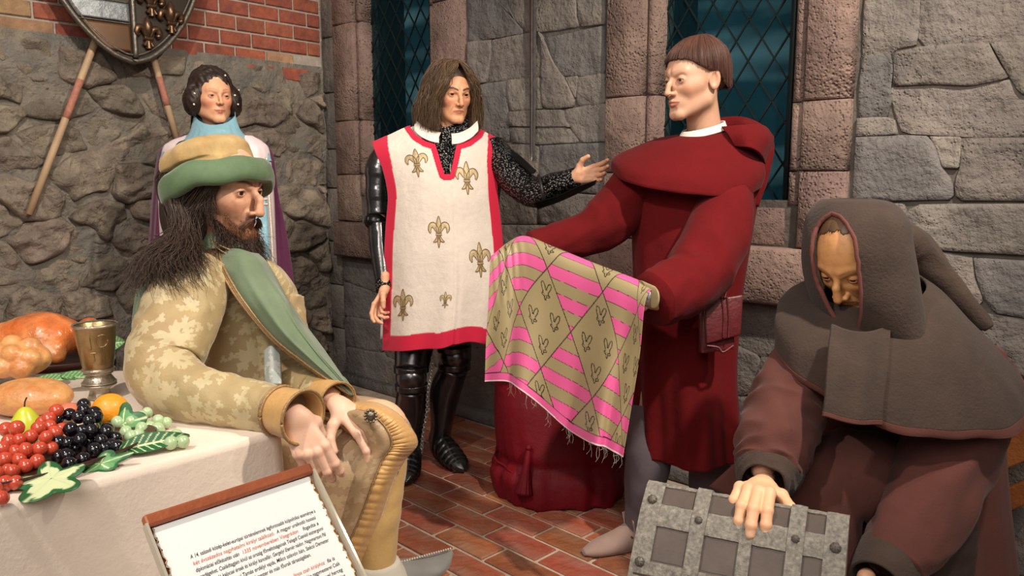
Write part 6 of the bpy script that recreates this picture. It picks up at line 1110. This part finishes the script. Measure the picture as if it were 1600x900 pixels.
m = len(base); idx = np.linspace(0, 2 * np.pi, m, endpoint=False); cen = A(L1 / 2, L2 / 2)
for sc, z in ((0.02, 0), (.5, 0), (.9, 0), (.985, 0), (.996, -.001), (1, -.004)): q = cen + (base - cen) * sc; lay.append((q, z))
for z in (-.009, -.016, -.05, -.12, -.25, -.4, -.55, -.7, -.772):
    q = rr_(46, .03, .004 + .05 * (-z) ** 1.2); n_ = q - cen; n_ /= np.linalg.norm(n_, axis=1)[:, None]; q = q + n_ * (.012 * (-z) * np.sin(idx * 26 + 2 * np.sin(idx * 5)))[:, None]; lay.append((q, z))
R_ = np.stack([TC + q[:, :1] * T1 + q[:, 1:] * T2 + A(0, 0, z) for q, z in lay]); F = gridF(len(lay), m, True); mk('tablecloth', R_.reshape(-1, 3), F if R_[0, 0, 2] else F, M_cloth, tb, thick=.002)
V, F = box(TC + T1 * L1 / 2 + T2 * L2 / 2 + A(0, 0, -.02), (L1 - .02, L2 - .02, .03), (T1, T2, A(0, 0, 1))); mk('tabletop', V, F, M_dkwood, tb, smooth=False)
for a, b in ((.08, .08), (L1 - .08, .08), (.08, L2 - .08), (L1 - .08, L2 - .08)): V, F = box(TC * A(1, 1, 0) + T1 * a + T2 * b + A(0, 0, .37), (.05, .05, .74), (T1, T2, A(0, 0, 1))); mk('leg', V, F, M_dkwood, tb, smooth=False)
# stool for the seated man
M_gob = mat('gilt_metal', c8(152, 130, 94), .34, .85, var=.2, vscale=30, bump=.2, bscale=80); M_gobd = mat('tarnished_silver', c8(176, 166, 150), .35, .8, bump=.6, bscale=140, var=.2, vscale=80)
g0 = Pz(157, 622, TZ + .001); gb = thing('goblet', g0, 'gilt goblet with engraved cup and ringed stem, standing behind the fruit', 'goblet')
cup = lathe([(.001, .066), (.028, .066), (.031, .072), (.034, .09), (.0395, .13), (.044, .166), (.0455, .170), (.0430, .168), (.038, .13), (.03, .085), (.001, .08)], g0, 48); mk('cup', cup.reshape(-1, 3), gridF(11, 48, True), M_gob, gb)
mk('rim', lathe([(.0445, .166), (.047, .169), (.0455, .1725), (.0425, .170)], g0, 48).reshape(-1, 3), gridF(4, 48, True), M_gobd, gb)
mk('stem', lathe([(.022, .0), (.026, .004), (.022, .012), (.020, .022), (.032, .030), (.033, .042), (.028, .050), (.024, .056), (.030, .062), (.033, .068), (.030, .072)], g0, 48).reshape(-1, 3), gridF(11, 48, True), M_gobd, gb)
for z, rr in ((.068, .0325), (.060, .0285), (.038, .034), (.033, .034)): cord('beaded_ring', [g0 + A(rr * math.cos(a), rr * math.sin(a), z) for a in np.linspace(0, 6.283, 40)], .0022, M_gobd, gb, 80)
def oncup(a, z): rr = np.interp(z, [.072, .09, .13, .166], [.0315, .0345, .040, .0445]) + .0006; return g0 + A(rr * math.cos(a), rr * math.sin(a), z)
va = math.atan2(CAM[1] - g0[1], CAM[0] - g0[0])
for pts in ([(va + .28 + .30 * math.cos(k), .138 + .014 * math.sin(k)) for k in np.linspace(0, 6.283, 24)], [(va + .22, .124), (va + .2, .10), (va + .22, .082)], [(va + .34, .124), (va + .36, .10), (va + .34, .082)], [(va - .30, .150), (va - .28, .130), (va - .30, .12), (va - .42, .118)], [(va - .35, .112), (va - .05, .112)], [(va - .2, .112), (va - .15, .096), (va - .22, .09)]): cord('engraving', [oncup(*q) for q in pts], .0009, M_gob, gb, 40, 6)
# roast on a dark platter
M_roast = mat('glazed_roast', c8(196, 100, 46), .25, var=.25, vscale=12, col2=c8(214, 138, 78), coat=.5, bump=.4, bscale=40, b2=.3, b2scale=14, sss=.1)
M_crust = mat('bread_crust', c8(206, 150, 92), .4, var=.15, vscale=16, col2=c8(186, 110, 58), coat=.2, bump=.4, bscale=60, b2=.3, b2scale=18)
M_wooddish = mat('dark_wooden_dish', c8(60, 30, 24), .4, coat=.2, var=.2, vscale=12)
def isoobj(name, sdf, lo, hi, h, frame, o_, m_, par, nz=0, nf=60, **k):
    V, F = iso(sdf, lo, hi, h); V = V + (sn(V, nf, 3, 3) * nz)[:, None] * nrm(A(.3, -.5, .8)) if nz else V; return mk(name, np.asarray(o_) + V @ np.stack(frame), F, m_, par, **k)
FR = (A(1, 0, 0), A(0, 1, 0), A(0, 0, 1))
pl = Pz(92, 596, TZ + .001); pt = thing('platter', pl + A(0, .0, 0), 'dark wooden platter of leaves under the roast beside the goblet', 'platter')
prf = [(.001, .004), (.11, .004), (.15, .012), (.165, .026), (.168, .024), (.152, .006), (.11, .0), (.001, 0)]
pc = Pz(62, 575, TZ + .001); Rm = lathe(prf, (0, 0, 0), 60) * A(1.0, .62, 1.1); mk('dish', (Rm + pc).reshape(-1, 3), gridF(8, 60, True), M_wooddish, pt)
def roast(q):
    d = ell_(q, (.03, 0, .068), (.088, .075, .056)); d = smin(d, ell_(q, (-.055, -.0, .055), (.07, .07, .042)), .03); d = smin(d, cap_(q, (-.06, -.03, .06), (-.13, -.03, .085), .03, .018), .03); d = smin(d, cap_(q, (.08, .0, .06), (.125, .01, .085), .024, .013), .02); d = smin(d, ell_(q, (.135, .01, .098), (.018, .014, .013)), .012); d = smin(d, cap_(q, (.02, -.055, .05), (.09, -.05, .035), .024, .018), .02); d = smin(d, cap_(q, (-.03, -.05, .055), (-.075, -.055, .04), .022, .017), .02)
    return d + .0015 * sn(q, 90, 4, 2)
ro = thing('roast', pc + A(0, 0, .012), 'glazed orange roast bird lying on the dark platter behind the bread', 'roast'); V, F = iso(roast, (-.18, -.12, -.01), (.18, .12, .15), .003); mk('carcass', V * 1.14 + pc + A(-.02, 0, .006), F, M_roast, ro)
def leafmesh(o_, d, n, L, W, curl=.2, serr=.0, ny=18, nx=9, side=0.):
    d = nrm(d); n = nrm(np.asarray(n) - d * (np.asarray(n) @ d)); s_ = np.cross(d, n); t = np.linspace(0, 1, ny)[:, None]; u = np.linspace(-1, 1, nx)[None, :]; w_ = W * np.sin(np.pi * t ** .75) ** .8 * (1 + serr * np.sign(np.sin(t * 26)))
    p = np.asarray(o_) + (t * L)[..., None] * d + (u * w_)[..., None] * s_ + ((-curl * L * t ** 2 + .18 * W * np.abs(u) * 2))[..., None] * n; return p, t + 0 * u, u + 0 * t
M_leaf = mat('variegated_leaf', (1, 1, 1), .45, vcol=True, spec=.4)
def leaf(o_, d, n, L, W, par, mode=0, curl=.2, lobes=False, **k):
    g1, g2, g3 = np.array(c8(34, 92, 48)), np.array(c8(206, 214, 166)), np.array(c8(92, 150, 88))
    if lobes:
        d = nrm(d); n = nrm(np.asarray(n) - d * (np.asarray(n) @ d)); s_ = np.cross(d, n); th = np.linspace(-np.pi, np.pi, 73); rr = L * .52 * (.62 + .38 * np.abs(np.cos(2.5 * th)) ** 1.4) * (1 + .35 * np.clip(np.cos(th), 0, 1)); rad = np.linspace(0.02, 1, 14)[:, None]
        X = rad * rr * np.cos(th) + L * .4; Y_ = rad * rr * np.sin(th) * W / L * 1.6; p = np.asarray(o_) + X[..., None] * d + Y_[..., None] * s_ + (-curl * (X ** 2) / L + .1 * L * rad ** 2 * np.cos(5 * th) * .3)[..., None] * n
        e = rad + 0 * th; nz = sn(np.stack([X * 120, Y_ * 120, 0 * X], -1), 1.2, 3, 2); C = np.where((e + .22 * nz > .72)[..., None], g1, g2 if mode == 0 else g3); vein = (np.abs(np.sin(2.5 * th)) * rad * 4 < .25); C = np.where(vein[..., None], g2 if mode else g2 * .92, C)
    else:
        p, t, u = leafmesh(o_, d, n, L, W, curl, 0., 60, 31); vein = (np.abs(u) < .07) | ((np.mod(t * 9 - np.abs(u) * 1.3, 1) < .18) & (np.abs(u) < .9)); C = np.where(vein[..., None], g2, g1 if mode == 0 else g3)
    return mk('leaf', p.reshape(-1, 3), gridF(*p.shape[:2]), M_leaf, par, col=C.reshape(-1, 3), thick=.0008, **k)
leaf(Pz(56, 596, TZ + .030), A(1, .15, .05), A(0, -.3, 1), .085, .02, pt, 1, .05); leaf(Pz(95, 590, TZ + .035), A(1, .2, 0), A(0, -.3, 1), .08, .02, pt, 1, .1); leaf(P(158, 538, 1.98), A(1, .1, .1), A(0, -1, .3), .06, .022, pt, 1, .1)
# braided bread and round loaf
bc_ = Pz(4, 618, TZ + .001); bt = thing('braided_bread', bc_, 'shiny braided bread with plump golden lobes at the left edge', 'bread')
def braid(q):
    d = ell_(q, (0, 0, .045), (.075, .05, .045))
    for i, (x, y, z) in enumerate(((-.05, -.03, .06), (-.015, -.038, .066), (.018, -.036, .062), (.046, -.028, .05), (-.03, -.045, .032), (.004, -.048, .034), (.036, -.042, .03), (.0, .0, .078), (.035, .0, .072))): d = smin(d, ell_(q, (x, y, z), (.023, .022, .024)), .006)
    return d
V, F = iso(braid, (-.1, -.09, -.01), (.1, .08, .12), .002); mk('crust', V * A(1.15, 1, 1.) + bc_ + A(0, 0.05, .03), F, M_crust, bt)
lc = Pz(35, 655, TZ + .001); lf = thing('bread_loaf', lc, 'round golden loaf with speckled crust behind the pear', 'bread')
def loaf(q): d = ell_(q, (0, 0, .035), (.085, .062, .040)); return smax(d, -q[:, 2], .01) + .001 * sn(q, 120, 6, 2)
V, F = iso(loaf, (-.11, -.09, -.01), (.11, .09, .09), .0025); mk('crust', V + lc + A(-.005, .04, 0), F, M_crust, lf)
# fruit dish
dc = Pz(104, 724, TZ + .001); dh = thing('fruit_dish', dc, 'long dark red-brown oval dish heaped with artificial fruit', 'dish'); dax = nrm(P(222, 690, 1.42) - P(60, 765, 1.26)); dax = nrm(dax * A(1, 1, 0)); day = A(-dax[1], dax[0], 0)
Rm = lathe([(.001, .008), (.09, .008), (.145, .026), (.165, .040), (.169, .038), (.150, .018), (.10, .0), (.001, 0)], (0, 0, 0), 64); Rm = dc + (Rm[..., :1] * dax * 1.0) + Rm[..., 1:2] * .48 * day + Rm[..., 2:] * A(0, 0, .55); mk('bowl', Rm.reshape(-1, 3), gridF(8, 64, True), M_wooddish, dh)
def grapemat(n, c, c2, sss=.3): return mat(n, c, .14, coat=.7, sss=sss, sssr=(1, .4, .3), col2=c2, vscale=30, spec=.6)
GM = {'red': grapemat('red_grape', c8(204, 84, 54), c8(190, 66, 46)), 'black': mat('black_grape', c8(14, 12, 20), .1, coat=.8), 'green': grapemat('green_grape', c8(164, 190, 142), c8(178, 200, 156))}
Vs, Fs = sphere((0, 0, 0), 1, 14, 20)
def bunch(col, px, label, t0, rad=.0118, grp='grape bunches in the fruit dish'):
    pts = [P(x, y, t) for x, y, t in px]; o_ = np.mean(pts, 0); o_[2] = min(p[2] for p in pts) - rad; b = thing('grape_bunch', o_, label, 'grapes', grp); me = mesh('grape', Vs, Fs); me.materials.append(GM[col])
    for p in pts:
        o = link('grape', me, None, b, p - o_); k = rad * RNG.uniform(.92, 1.1); o.scale = (k, k, k * RNG.uniform(1.0, 1.12)); o.rotation_euler = tuple(RNG.uniform(-.6, .6, 3))
    cord('stalk', [pts[0] + A(0, .01, .0), o_ + A(0, .01, rad), pts[-1] + A(0, .01, 0)], .0010, M_dkwood, b); return b
def lay_(L, t0, dt): return [(x, y, t0 + dt * i * 0 + z) for i, (x, y, z) in enumerate(L)]
red = [(10, 671, .0), (26, 669, -.01), (88, 642, .04), (76, 655, .03), (60, 669, .0), (78, 666, .01), (48, 682, -.01), (30, 687, -.02), (72, 683, -.02), (14, 690, -.02), (86, 676, .0), (4, 700, -.03), (40, 702, -.035), (62, 701, -.03), (80, 700, -.02), (24, 705, -.03), (7, 718, -.04), (30, 718, -.04), (58, 721, -.045), (46, 712, -.01), (12, 735, -.05), (40, 728, -.03), (20, 736, -.055), (8, 756, -.06), (24, 754, -.04), (2, 778, -.07), (-6, 740, -.05), (-8, 765, -.06), (92, 690, .0), (66, 660, .03), (96, 670, .02)]
blk = [(131, 633, .05), (131, 641, .03), (108, 648, .03), (123, 652, .01), (148, 646, .02), (151, 651, .01), (88, 656, .02), (139, 657, .0), (110, 671, -.01), (128, 673, -.01), (143, 673, -.01), (167, 671, .0), (166, 675, -.01), (91, 691, -.03), (105, 692, -.03), (125, 687, -.03), (158, 688, -.03), (181, 684, -.01), (105, 712, -.045), (147, 703, -.045), (130, 717, -.055), (92, 713, -.03), (183, 698, -.02), (108, 725, -.05), (172, 695, -.0), (118, 700, -.02), (140, 690, .0), (163, 700, -.02)]
grn = [(187, 650, .04), (184, 660, .02), (205, 658, .02), (221, 651, .03), (230, 645, .05), (247, 657, .03), (196, 675, -.0), (221, 669, .0), (205, 682, -.01), (233, 668, .02), (260, 660, .05), (247, 670, .03), (275, 680, .0), (267, 692, -.02), (286, 690, .0), (216, 680, .0), (260, 686, .01)]
tt = lambda L, b, k: [(x, y, b + z + (x - 90) * k) for x, y, z in L]
def settle(L):        # keep the spheres above the cloth
    out = []
    for x, y, t in L:
        while P(x, y, t)[2] < TZ + .014: t -= .006
        out.append((x, y, t))
    return out
bunch('red', settle(tt(red, 1.36, .0004)), 'translucent red grapes at the left of the dish', 0); bunch('black', settle(tt(blk, 1.38, .0004)), 'glossy black grapes in the middle of the dish', 0); bunch('green', settle(tt(grn, 1.42, .0004)), 'pale green grapes at the right end of the dish', 0, .0115)
pp = P(41, 668, 1.44); pe = thing('pear', pp + A(0, 0, -.04), 'yellow green pear with a brown stalk between the loaf and red grapes', 'pear')
mk('flesh', lathe([(.0005, -.034), (.018, -.03), (.0285, -.014), (.029, .004), (.022, .020), (.0145, .031), (.0095, .038), (.0005, .0405)], pp, 36).reshape(-1, 3), gridF(8, 36, True), mat('pear_skin', c8(206, 206, 60), .3, coat=.3, col2=c8(186, 196, 52), vscale=12, sss=.1), pe, sub=1); cord('stalk', [pp + A(0, 0, .038), pp + A(.002, 0, .050), pp + A(.006, 0, .058)], .0014, M_dkwood, pe)
op = P(172, 642, 1.50); og = thing('orange', op + A(0, 0, -.03), 'orange half hidden by green leaves behind the black grapes', 'orange'); V, F = sphere(op, .034, 24, 36); mk('peel', V, F, mat('orange_peel', c8(240, 150, 30), .42, bump=.5, bscale=160, coat=.2), og)
cp_ = P(108, 648, 1.47); ap = thing('apricot', cp_ + A(0, 0, -.025), 'rosy apricot peeping out behind the black and red grapes', 'fruit'); V, F = sphere(cp_, .023, 20, 28); mk('skin', V, F, mat('apricot_skin', c8(222, 132, 100), .4, coat=.2, col2=c8(206, 92, 70), vscale=10), ap)
lt = thing('leaf_sprig', P(140, 720, 1.3), 'artificial variegated leaves tucked around the fruit on the dish', 'leaves')
leaf(P(102, 726, 1.255), P(46, 780, 1.185) - P(102, 726, 1.255), A(-.1, -.5, .9), .082, .072, lt, 0, .0, True); leaf(P(128, 735, 1.30), A(.75, .25, .25), A(0, -.8, .6), .075, .022, lt, 1, .1, True)
leaf(P(188, 704, 1.37), A(.90, .35, .16), A(-.1, -.75, .7), .115, .020, lt, 0, .12); leaf(P(172, 668, 1.47), A(.8, .1, .25), A(0, -.9, .4), .06, .045, lt, 1, .2, True); leaf(P(165, 662, 1.47), A(.0, -.2, -.6), A(0, -.9, .4), .05, .03, lt, 1, .1, True); leaf(P(205, 650, 1.49), A(-.3, .1, -.7), A(0, -.9, .4), .05, .03, lt, 1, .1, True)
# ---- tilted information panel
M_paper = mat('printed_paper', c8(252, 250, 246), .7); M_panelwood = mat('reddish_wood', c8(160, 84, 48), .45, var=.2, vscale=3, aniso=(1, 1, 1), col2=c8(132, 62, 36), bump=.3, bscale=40, coat=.2); M_deckle = mat('deckle_edge', c8(214, 190, 150), .8, var=.2, vscale=60)
a0, a1 = P(237, 830, .855), P(483, 741, 1.005); a1[2] = a0[2] = (a0[2] + a1[2]) / 2; E = nrm(a1 - a0); Hn = nrm(np.cross(E, A(0, 0, 1))); Hn = Hn if Hn[1] < 0 else -Hn; al = math.radians(47); D = Hn * math.cos(al) + A(0, 0, -math.sin(al)); NN = np.cross(E, D); NN = NN if NN[2] > 0 else -NN; PW = np.linalg.norm(a1 - a0); PH = .297
pan = thing('information_panel', (a0 + a1) / 2 * A(1, 1, 0) + Hn * .1, 'tilted reading stand with a printed Hungarian text page and wooden rail, nearest the viewer', 'sign')
pq = lambda u, v, d=0.: a0 + E * u + D * v + NN * d
V, F = box(pq(PW / 2, PH / 2 + .004, -.008), (PW + .006, PH + .03, .010), (E, D, NN)); bevel(mk('backing_board', V, F, M_panelwood, pan, smooth=False), .002)
V, F = box(pq(PW / 2, -.0085, .001), (PW + .012, .015, .012), (E, D, NN)); bevel(mk('rail', V, F, M_panelwood, pan, smooth=False), .003)
nE = 120; ed = [(.0015 * math.sin(i * 1.3) + .001 * math.sin(i * 2.9), i / nE) for i in range(nE + 1)]
Lf = [pq(.001 + a, PH * v, .0005) for a, v in ed]; Rt = [pq(PW - .001 + a, PH * v, .0005) for a, v in ed]; V = np.array(Lf + Rt); mk('page', V, [(i, nE + 1 + i, nE + 2 + i, i + 1) for i in range(nE)], M_paper, pan, smooth=False)
for sgn in (0, 1): cord('deckle', [pq((PW - .001 if sgn else .001) + ed[i][0], PH * ed[i][1], .0004) for i in range(0, nE + 1, 2)], .0007, M_deckle, pan, 120, 5)
M_acr = mat('clear_acrylic_edge', c8(190, 180, 160), .1, spec=.8)
for u in (-.006, PW + .006): V, F = box(pq(u, PH / 2, .003), (.003, PH + .01, .012), (E, D, NN)); mk('acrylic_edge', V, F, M_acr, pan, smooth=False)
beam(((a0 + a1) / 2 + Hn * .12) * A(1, 1, 0) + A(0, 0, .0), (a0 + a1) / 2 + Hn * .12 + A(0, 0, -.16), .05, .05, pan, M_panelwood, 'post')
V, F = box(((a0 + a1) / 2 + Hn * .12) * A(1, 1, 0) + A(0, 0, .012), (.3, .3, .024), (E, Hn, A(0, 0, 1))); bevel(mk('foot_plate', V, F, M_panelwood, pan), .004)
INK, RED = mat('black_ink', c8(30, 28, 28), .8), mat('red_ink', c8(206, 120, 90), .8)
LINES = [("A 14. századi közép-kelet-európai történelemnek legfontosabb külpolitikai eseménye a", 0, 0), ("két évszázados nagyhatalmi királyi találkozó.  A magyar uralkodó hosszú", 1, 0), ("diplomáciai előkészítés után 1335 novemberében Visegrádon fogadta a", 0, 0), ("vendégeket. Családtagjain kívül az ország főméltóságainak Telegdi Csanád esztergomi", 0, 0), ("érsek, László kalocsai érsek és királyi kancellár, Gergelyi Elemér nádor, Nagymartoni Pál", 0, 0), ("országbíró, Szécsényi Tamás erdélyi vajda, Mikcs szlavón bán, Szécsi Demeter", 0, 0), ("tárnokmester és más főurak társaságában.", 0, 2), None,
         ("A találkozóra főurai mellett a pápai követ is eljött, míg János cseh királyhoz fia is", 2, 0), ("csatlakozott. A Német Lovagrendet fivérei Hessenek külön nagymesterei Csák", 0, 0), ("nevek főméltóságok képviselték, Wittelsbach bajorok lengyel herceg", 0, 0), ("szláv utódai és legmaibb herceg tett részt, a mai kihirdetés szerint", 0, 0), ("Visegrád várban és a királyi palota akkor már álló", 0, 0), ("hercegek között a magyar király diplomáciai sikere", 0, 0), ("magyar király nagy összegű ezüstöt fizetett", 0, 0)]
def textline(s_, u, v, wd, red):
    cu = bpy.data.curves.new('text_line', 'FONT'); cu.body = s_; cu.size = .0066; cu.shear = .25; cu.offset = .00004; o = bpy.data.objects.new('tmp', cu); COL.objects.link(o); dg = bpy.context.evaluated_depsgraph_get(); me = bpy.data.meshes.new_from_object(o.evaluated_get(dg)); bpy.data.objects.remove(o)
    n_ = len(me.vertices); co = np.empty(n_ * 3, np.float32); me.vertices.foreach_get('co', co); co = co.reshape(-1, 3); sc = wd / max(co[:, 0].max(), 1e-6) if wd else 1.; me.materials.clear(); me.materials.append(RED if red else INK)
    w_ = pq(u, v, .0009) + co[:, :1] * sc * E - co[:, 1:2] * D - org(pan); me.vertices.foreach_set('co', w_.astype(np.float32).ravel()); me.update(); link('text_line', me, None, pan); return co[:, 0].max() * sc
v = .048; lw = PW * .80
for i, ln in enumerate(LINES):
    if ln is None: v += .0075; continue
    s_, rd, cen_ = ln; x0 = PW * .13 + (0 if i < 8 else .0)
    if cen_ == 2: textline(s_, PW * .36, v, PW * .42, False)
    elif rd == 1: textline("két évszázados nagyhatalmi királyi találkozó.", x0, v, lw * .62, True); textline("A magyar uralkodó hosszú", x0 + lw * .64, v, lw * .34, False)
    elif rd == 2: textline("A találkozóra", x0, v, lw * .13, True); textline("főurai mellett a pápai követ is eljött, míg", x0 + lw * .15, v, lw * .45, False); textline("János cseh királyhoz", x0 + lw * .62, v, lw * .27, True); textline("fia is", x0 + lw * .91, v, lw * .07, False)
    elif i == 2: textline("diplomáciai előkészítés után", x0, v, lw * .32, False); textline("1335 novemberében Visegrádon", x0 + lw * .34, v, lw * .46, True); textline("fogadta a", x0 + lw * .84, v, lw * .14, False)
    else: textline(s_, x0, v, lw, False)
    v += .0082
# ---- shield and poles on the left wall, sword on the right wall
M_sh = mat('shield_field', c8(74, 66, 58), .4, .45, var=.15, vscale=8); M_shs = mat('shield_silver', c8(132, 136, 138), .42, .5, var=.25, vscale=14, bump=.3, bscale=30); M_shb = mat('shield_brown', c8(92, 62, 36), .42, .3, var=.15, vscale=8); M_shr = mat('shield_red_brown', c8(110, 66, 56), .5, .2, var=.15); M_rim = mat('shield_rim', c8(112, 104, 94), .4, .7, var=.2, vscale=30, bump=.4, bscale=60); M_bronze = mat('bronze', c8(104, 78, 58), .32, .75, var=.2, vscale=30)
s0_, zt_ = sL(200, 96, .19); sC = (sL(92, 0, .19)[0] + sL(298, 0, .19)[0]) / 2; hwS = abs(sL(92, 0, .19)[0] - sL(298, 0, .19)[0]) / 2
sh = thing('shield', wp(sC, zt_, .17, UL, NL), 'large dark heraldic shield with bronze lilies, hung high over crossed poles', 'shield')
Hs = 1.0
def shw(v): return hwS * 1.03 * (np.clip(1 - (np.clip(v, 0, 1)) ** 2.3, 0, 1) ** .62)      # v 0 top .. 1 tip
sgnU = -1 if sL(298, 0, .19)[0] < sL(92, 0, .19)[0] else 1
hwS = hwS / (np.clip(1 - (1 - (sL(195, 0, .19)[1] - zt_)) ** 2.3, 0, 1) ** .62) / 1.03
def spt(x, v, d=0.): return wp(sC + sgnU * x, zt_ + Hs * (1 - v), .19 - .05 * (x / hwS) ** 2 * 1.0 + d, UL, NL)
vt = np.linspace(0, 1, 60); G = np.stack([[spt(x * shw(v), v) for x in np.linspace(-1, 1, 41)] for v in vt]); mk('board', G.reshape(-1, 3), gridF(60, 41), M_sh, sh, thick=.02, offset=1)
outl = [spt(-shw(v), v, .004) for v in np.linspace(0, .9999, 50)] + [spt(shw(v), v, .004) for v in np.linspace(.9999, 0, 50)]; cord('rim', outl, .013, M_rim, sh, 200, 12); cord('rim_bead', [spt(-shw(v) * .95, v * .97, .008) for v in np.linspace(0, .995, 40)] + [spt(shw(v) * .95, v * .97, .008) for v in np.linspace(.995, 0, 40)], .006, M_rim, sh, 200, 8)
cord('centre_rib', [spt(.012, 0, .012), spt(.012, .98, .012)], .013, M_rim, sh, 40, 10)
def bar(v0, v1, m_, nm): 
    G = np.stack([[spt(-shw(v) * .93 * (1 - k) + -.006 * k, v, .006) for k in np.linspace(0, 1, 20)] for v in np.linspace(v0, v1, 12)]); o = mk(nm, G.reshape(-1, 3), gridF(12, 20), m_, sh, thick=.006); return o
bar(.0, .42, M_shs, 'bar'); bar(.43, .57, M_shb, 'bar'); bar(.58, .68, M_shr, 'bar')
vz = lambda y: 1 - (sL(180, y, .19)[1] - zt_) / Hs
bar(vz(4), vz(32), M_shs, 'bar'); bar(vz(37), .955, M_shb, 'bar')
for v in (vz(2), vz(35)): cord('bar_edge', [spt(-shw(v) * .93, v, .014), spt(-.006, v, .014)], .004, M_rim, sh, 20, 8)
def fleur3(cx, cv, h, par):
    e = MB()
    for path, wd in [([(0, .5), (0, .3), (0, .1), (0, -.1)], [.02, .12, .13, .05]), ([(-.12, -.12), (0, -.14), (.12, -.12)], [.07, .07, .07]), ([(0, -.2), (0, -.42)], [.07, .09]), ([(.05, -.1), (.14, .12), (.28, .15), (.33, .0), (.24, -.06)], [.05, .09, .10, .09, .06]), ([(-.05, -.1), (-.14, .12), (-.28, .15), (-.33, .0), (-.24, -.06)], [.05, .09, .10, .09, .06]), ([(.03, -.2), (.12, -.34)], [.05, .07]), ([(-.03, -.2), (-.12, -.34)], [.05, .07])]:
        R_ = tube([spt(cx + x * h, cv - y * h / Hs, .018) for x, y in path], [w_ * h for w_ in wd], 20, 12); V, F, _ = capped(R_, gridF(20, 12, True)); e.add(V, F)
    return e.out('fleur_de_lis', M_bronze, par)
def sxy(px, py): s_, z = sL(px, py, .21); return sgnU * (s_ - sC), 1 - (z - zt_) / Hs
for px, py in ((232, 53), (269, 29), (237, 2)): x, v = sxy(px, py); fleur3(x, v, .17, sh)
x, v = sxy(232, 53)
for dx, dv in ((.04, .24), (.20, .2), (.12, .38), (.03, .5), (.21, .5)): fleur3(x + dx * .8, v - dv - .1, .17, sh)
def pole(p, q, lab, t0): 
    a, b = wp(*sL(*p, .095), .095, UL, NL), wp(*sL(*q, .095), .095, UL, NL); top = a + (a - b) * .7 + NL * .0; o = thing('wooden_pole', b, lab, 'pole', 'poles crossed behind the shield'); limb('shaft', [b, top], [.0165, .0165], mat('pale_wood', c8(186, 156, 122), .6, var=.12, vscale=6), o, 6, 16); f = np.linalg.norm(a - b); d = nrm(a - b)
    l0, l1 = t0; limb('painted_band', [b + (a - b) * l0, b + (a - b) * l1], [.0168, .0168], mat('faded_red_paint', c8(176, 116, 96), .7, var=.2, vscale=30), o, 6, 16)
pole((143, 80), (45, 335), 'pale wooden pole with a faded red band leaning left below the shield', (.58, .82)); pole((240, 92), (276, 216), 'wooden pole with a faded red band slanting right below the shield', (.42, .78))
M_steel = mat('sword_steel', c8(128, 122, 118), .32, .9, var=.3, vscale=20)
q0 = wp(*sR(832, 252, .03), .03, UR, NR); sw_ = thing('sword', q0, 'long straight steel sword blade hanging point down on the stone wall', 'sword'); wv = UR; mb_ = []
zz = [q0[2], q0[2] + .018, q0[2] + .05, q0[2] + .5, 2.55]; ww = [.0005, .012, .017, .020, .024]; V = []
for z, w_ in zip(zz, ww):
    c_ = A(q0[0], q0[1], z); V += [c_ - wv * w_, c_ - wv * w_ * .3 + NR * .005, c_ + NR * .0025, c_ + wv * w_ * .3 + NR * .005, c_ + wv * w_, c_ - NR * .005]
mk('blade', V, [tuple(f) for f in gridF(5, 6, True)], M_steel, sw_, smooth=False); V, F = box(A(q0[0], q0[1], 2.57), (.26, .03, .04), (UR, NR, A(0, 0, 1))); bevel(mk('cross_guard', V, F, M_steel, sw_), .008); limb('grip', [A(q0[0], q0[1], 2.58), A(q0[0], q0[1], 2.78)], [.015, .015], M_strap, sw_); V, F = sphere(A(q0[0], q0[1], 2.80), .028); mk('pommel', V, F, M_steel, sw_)
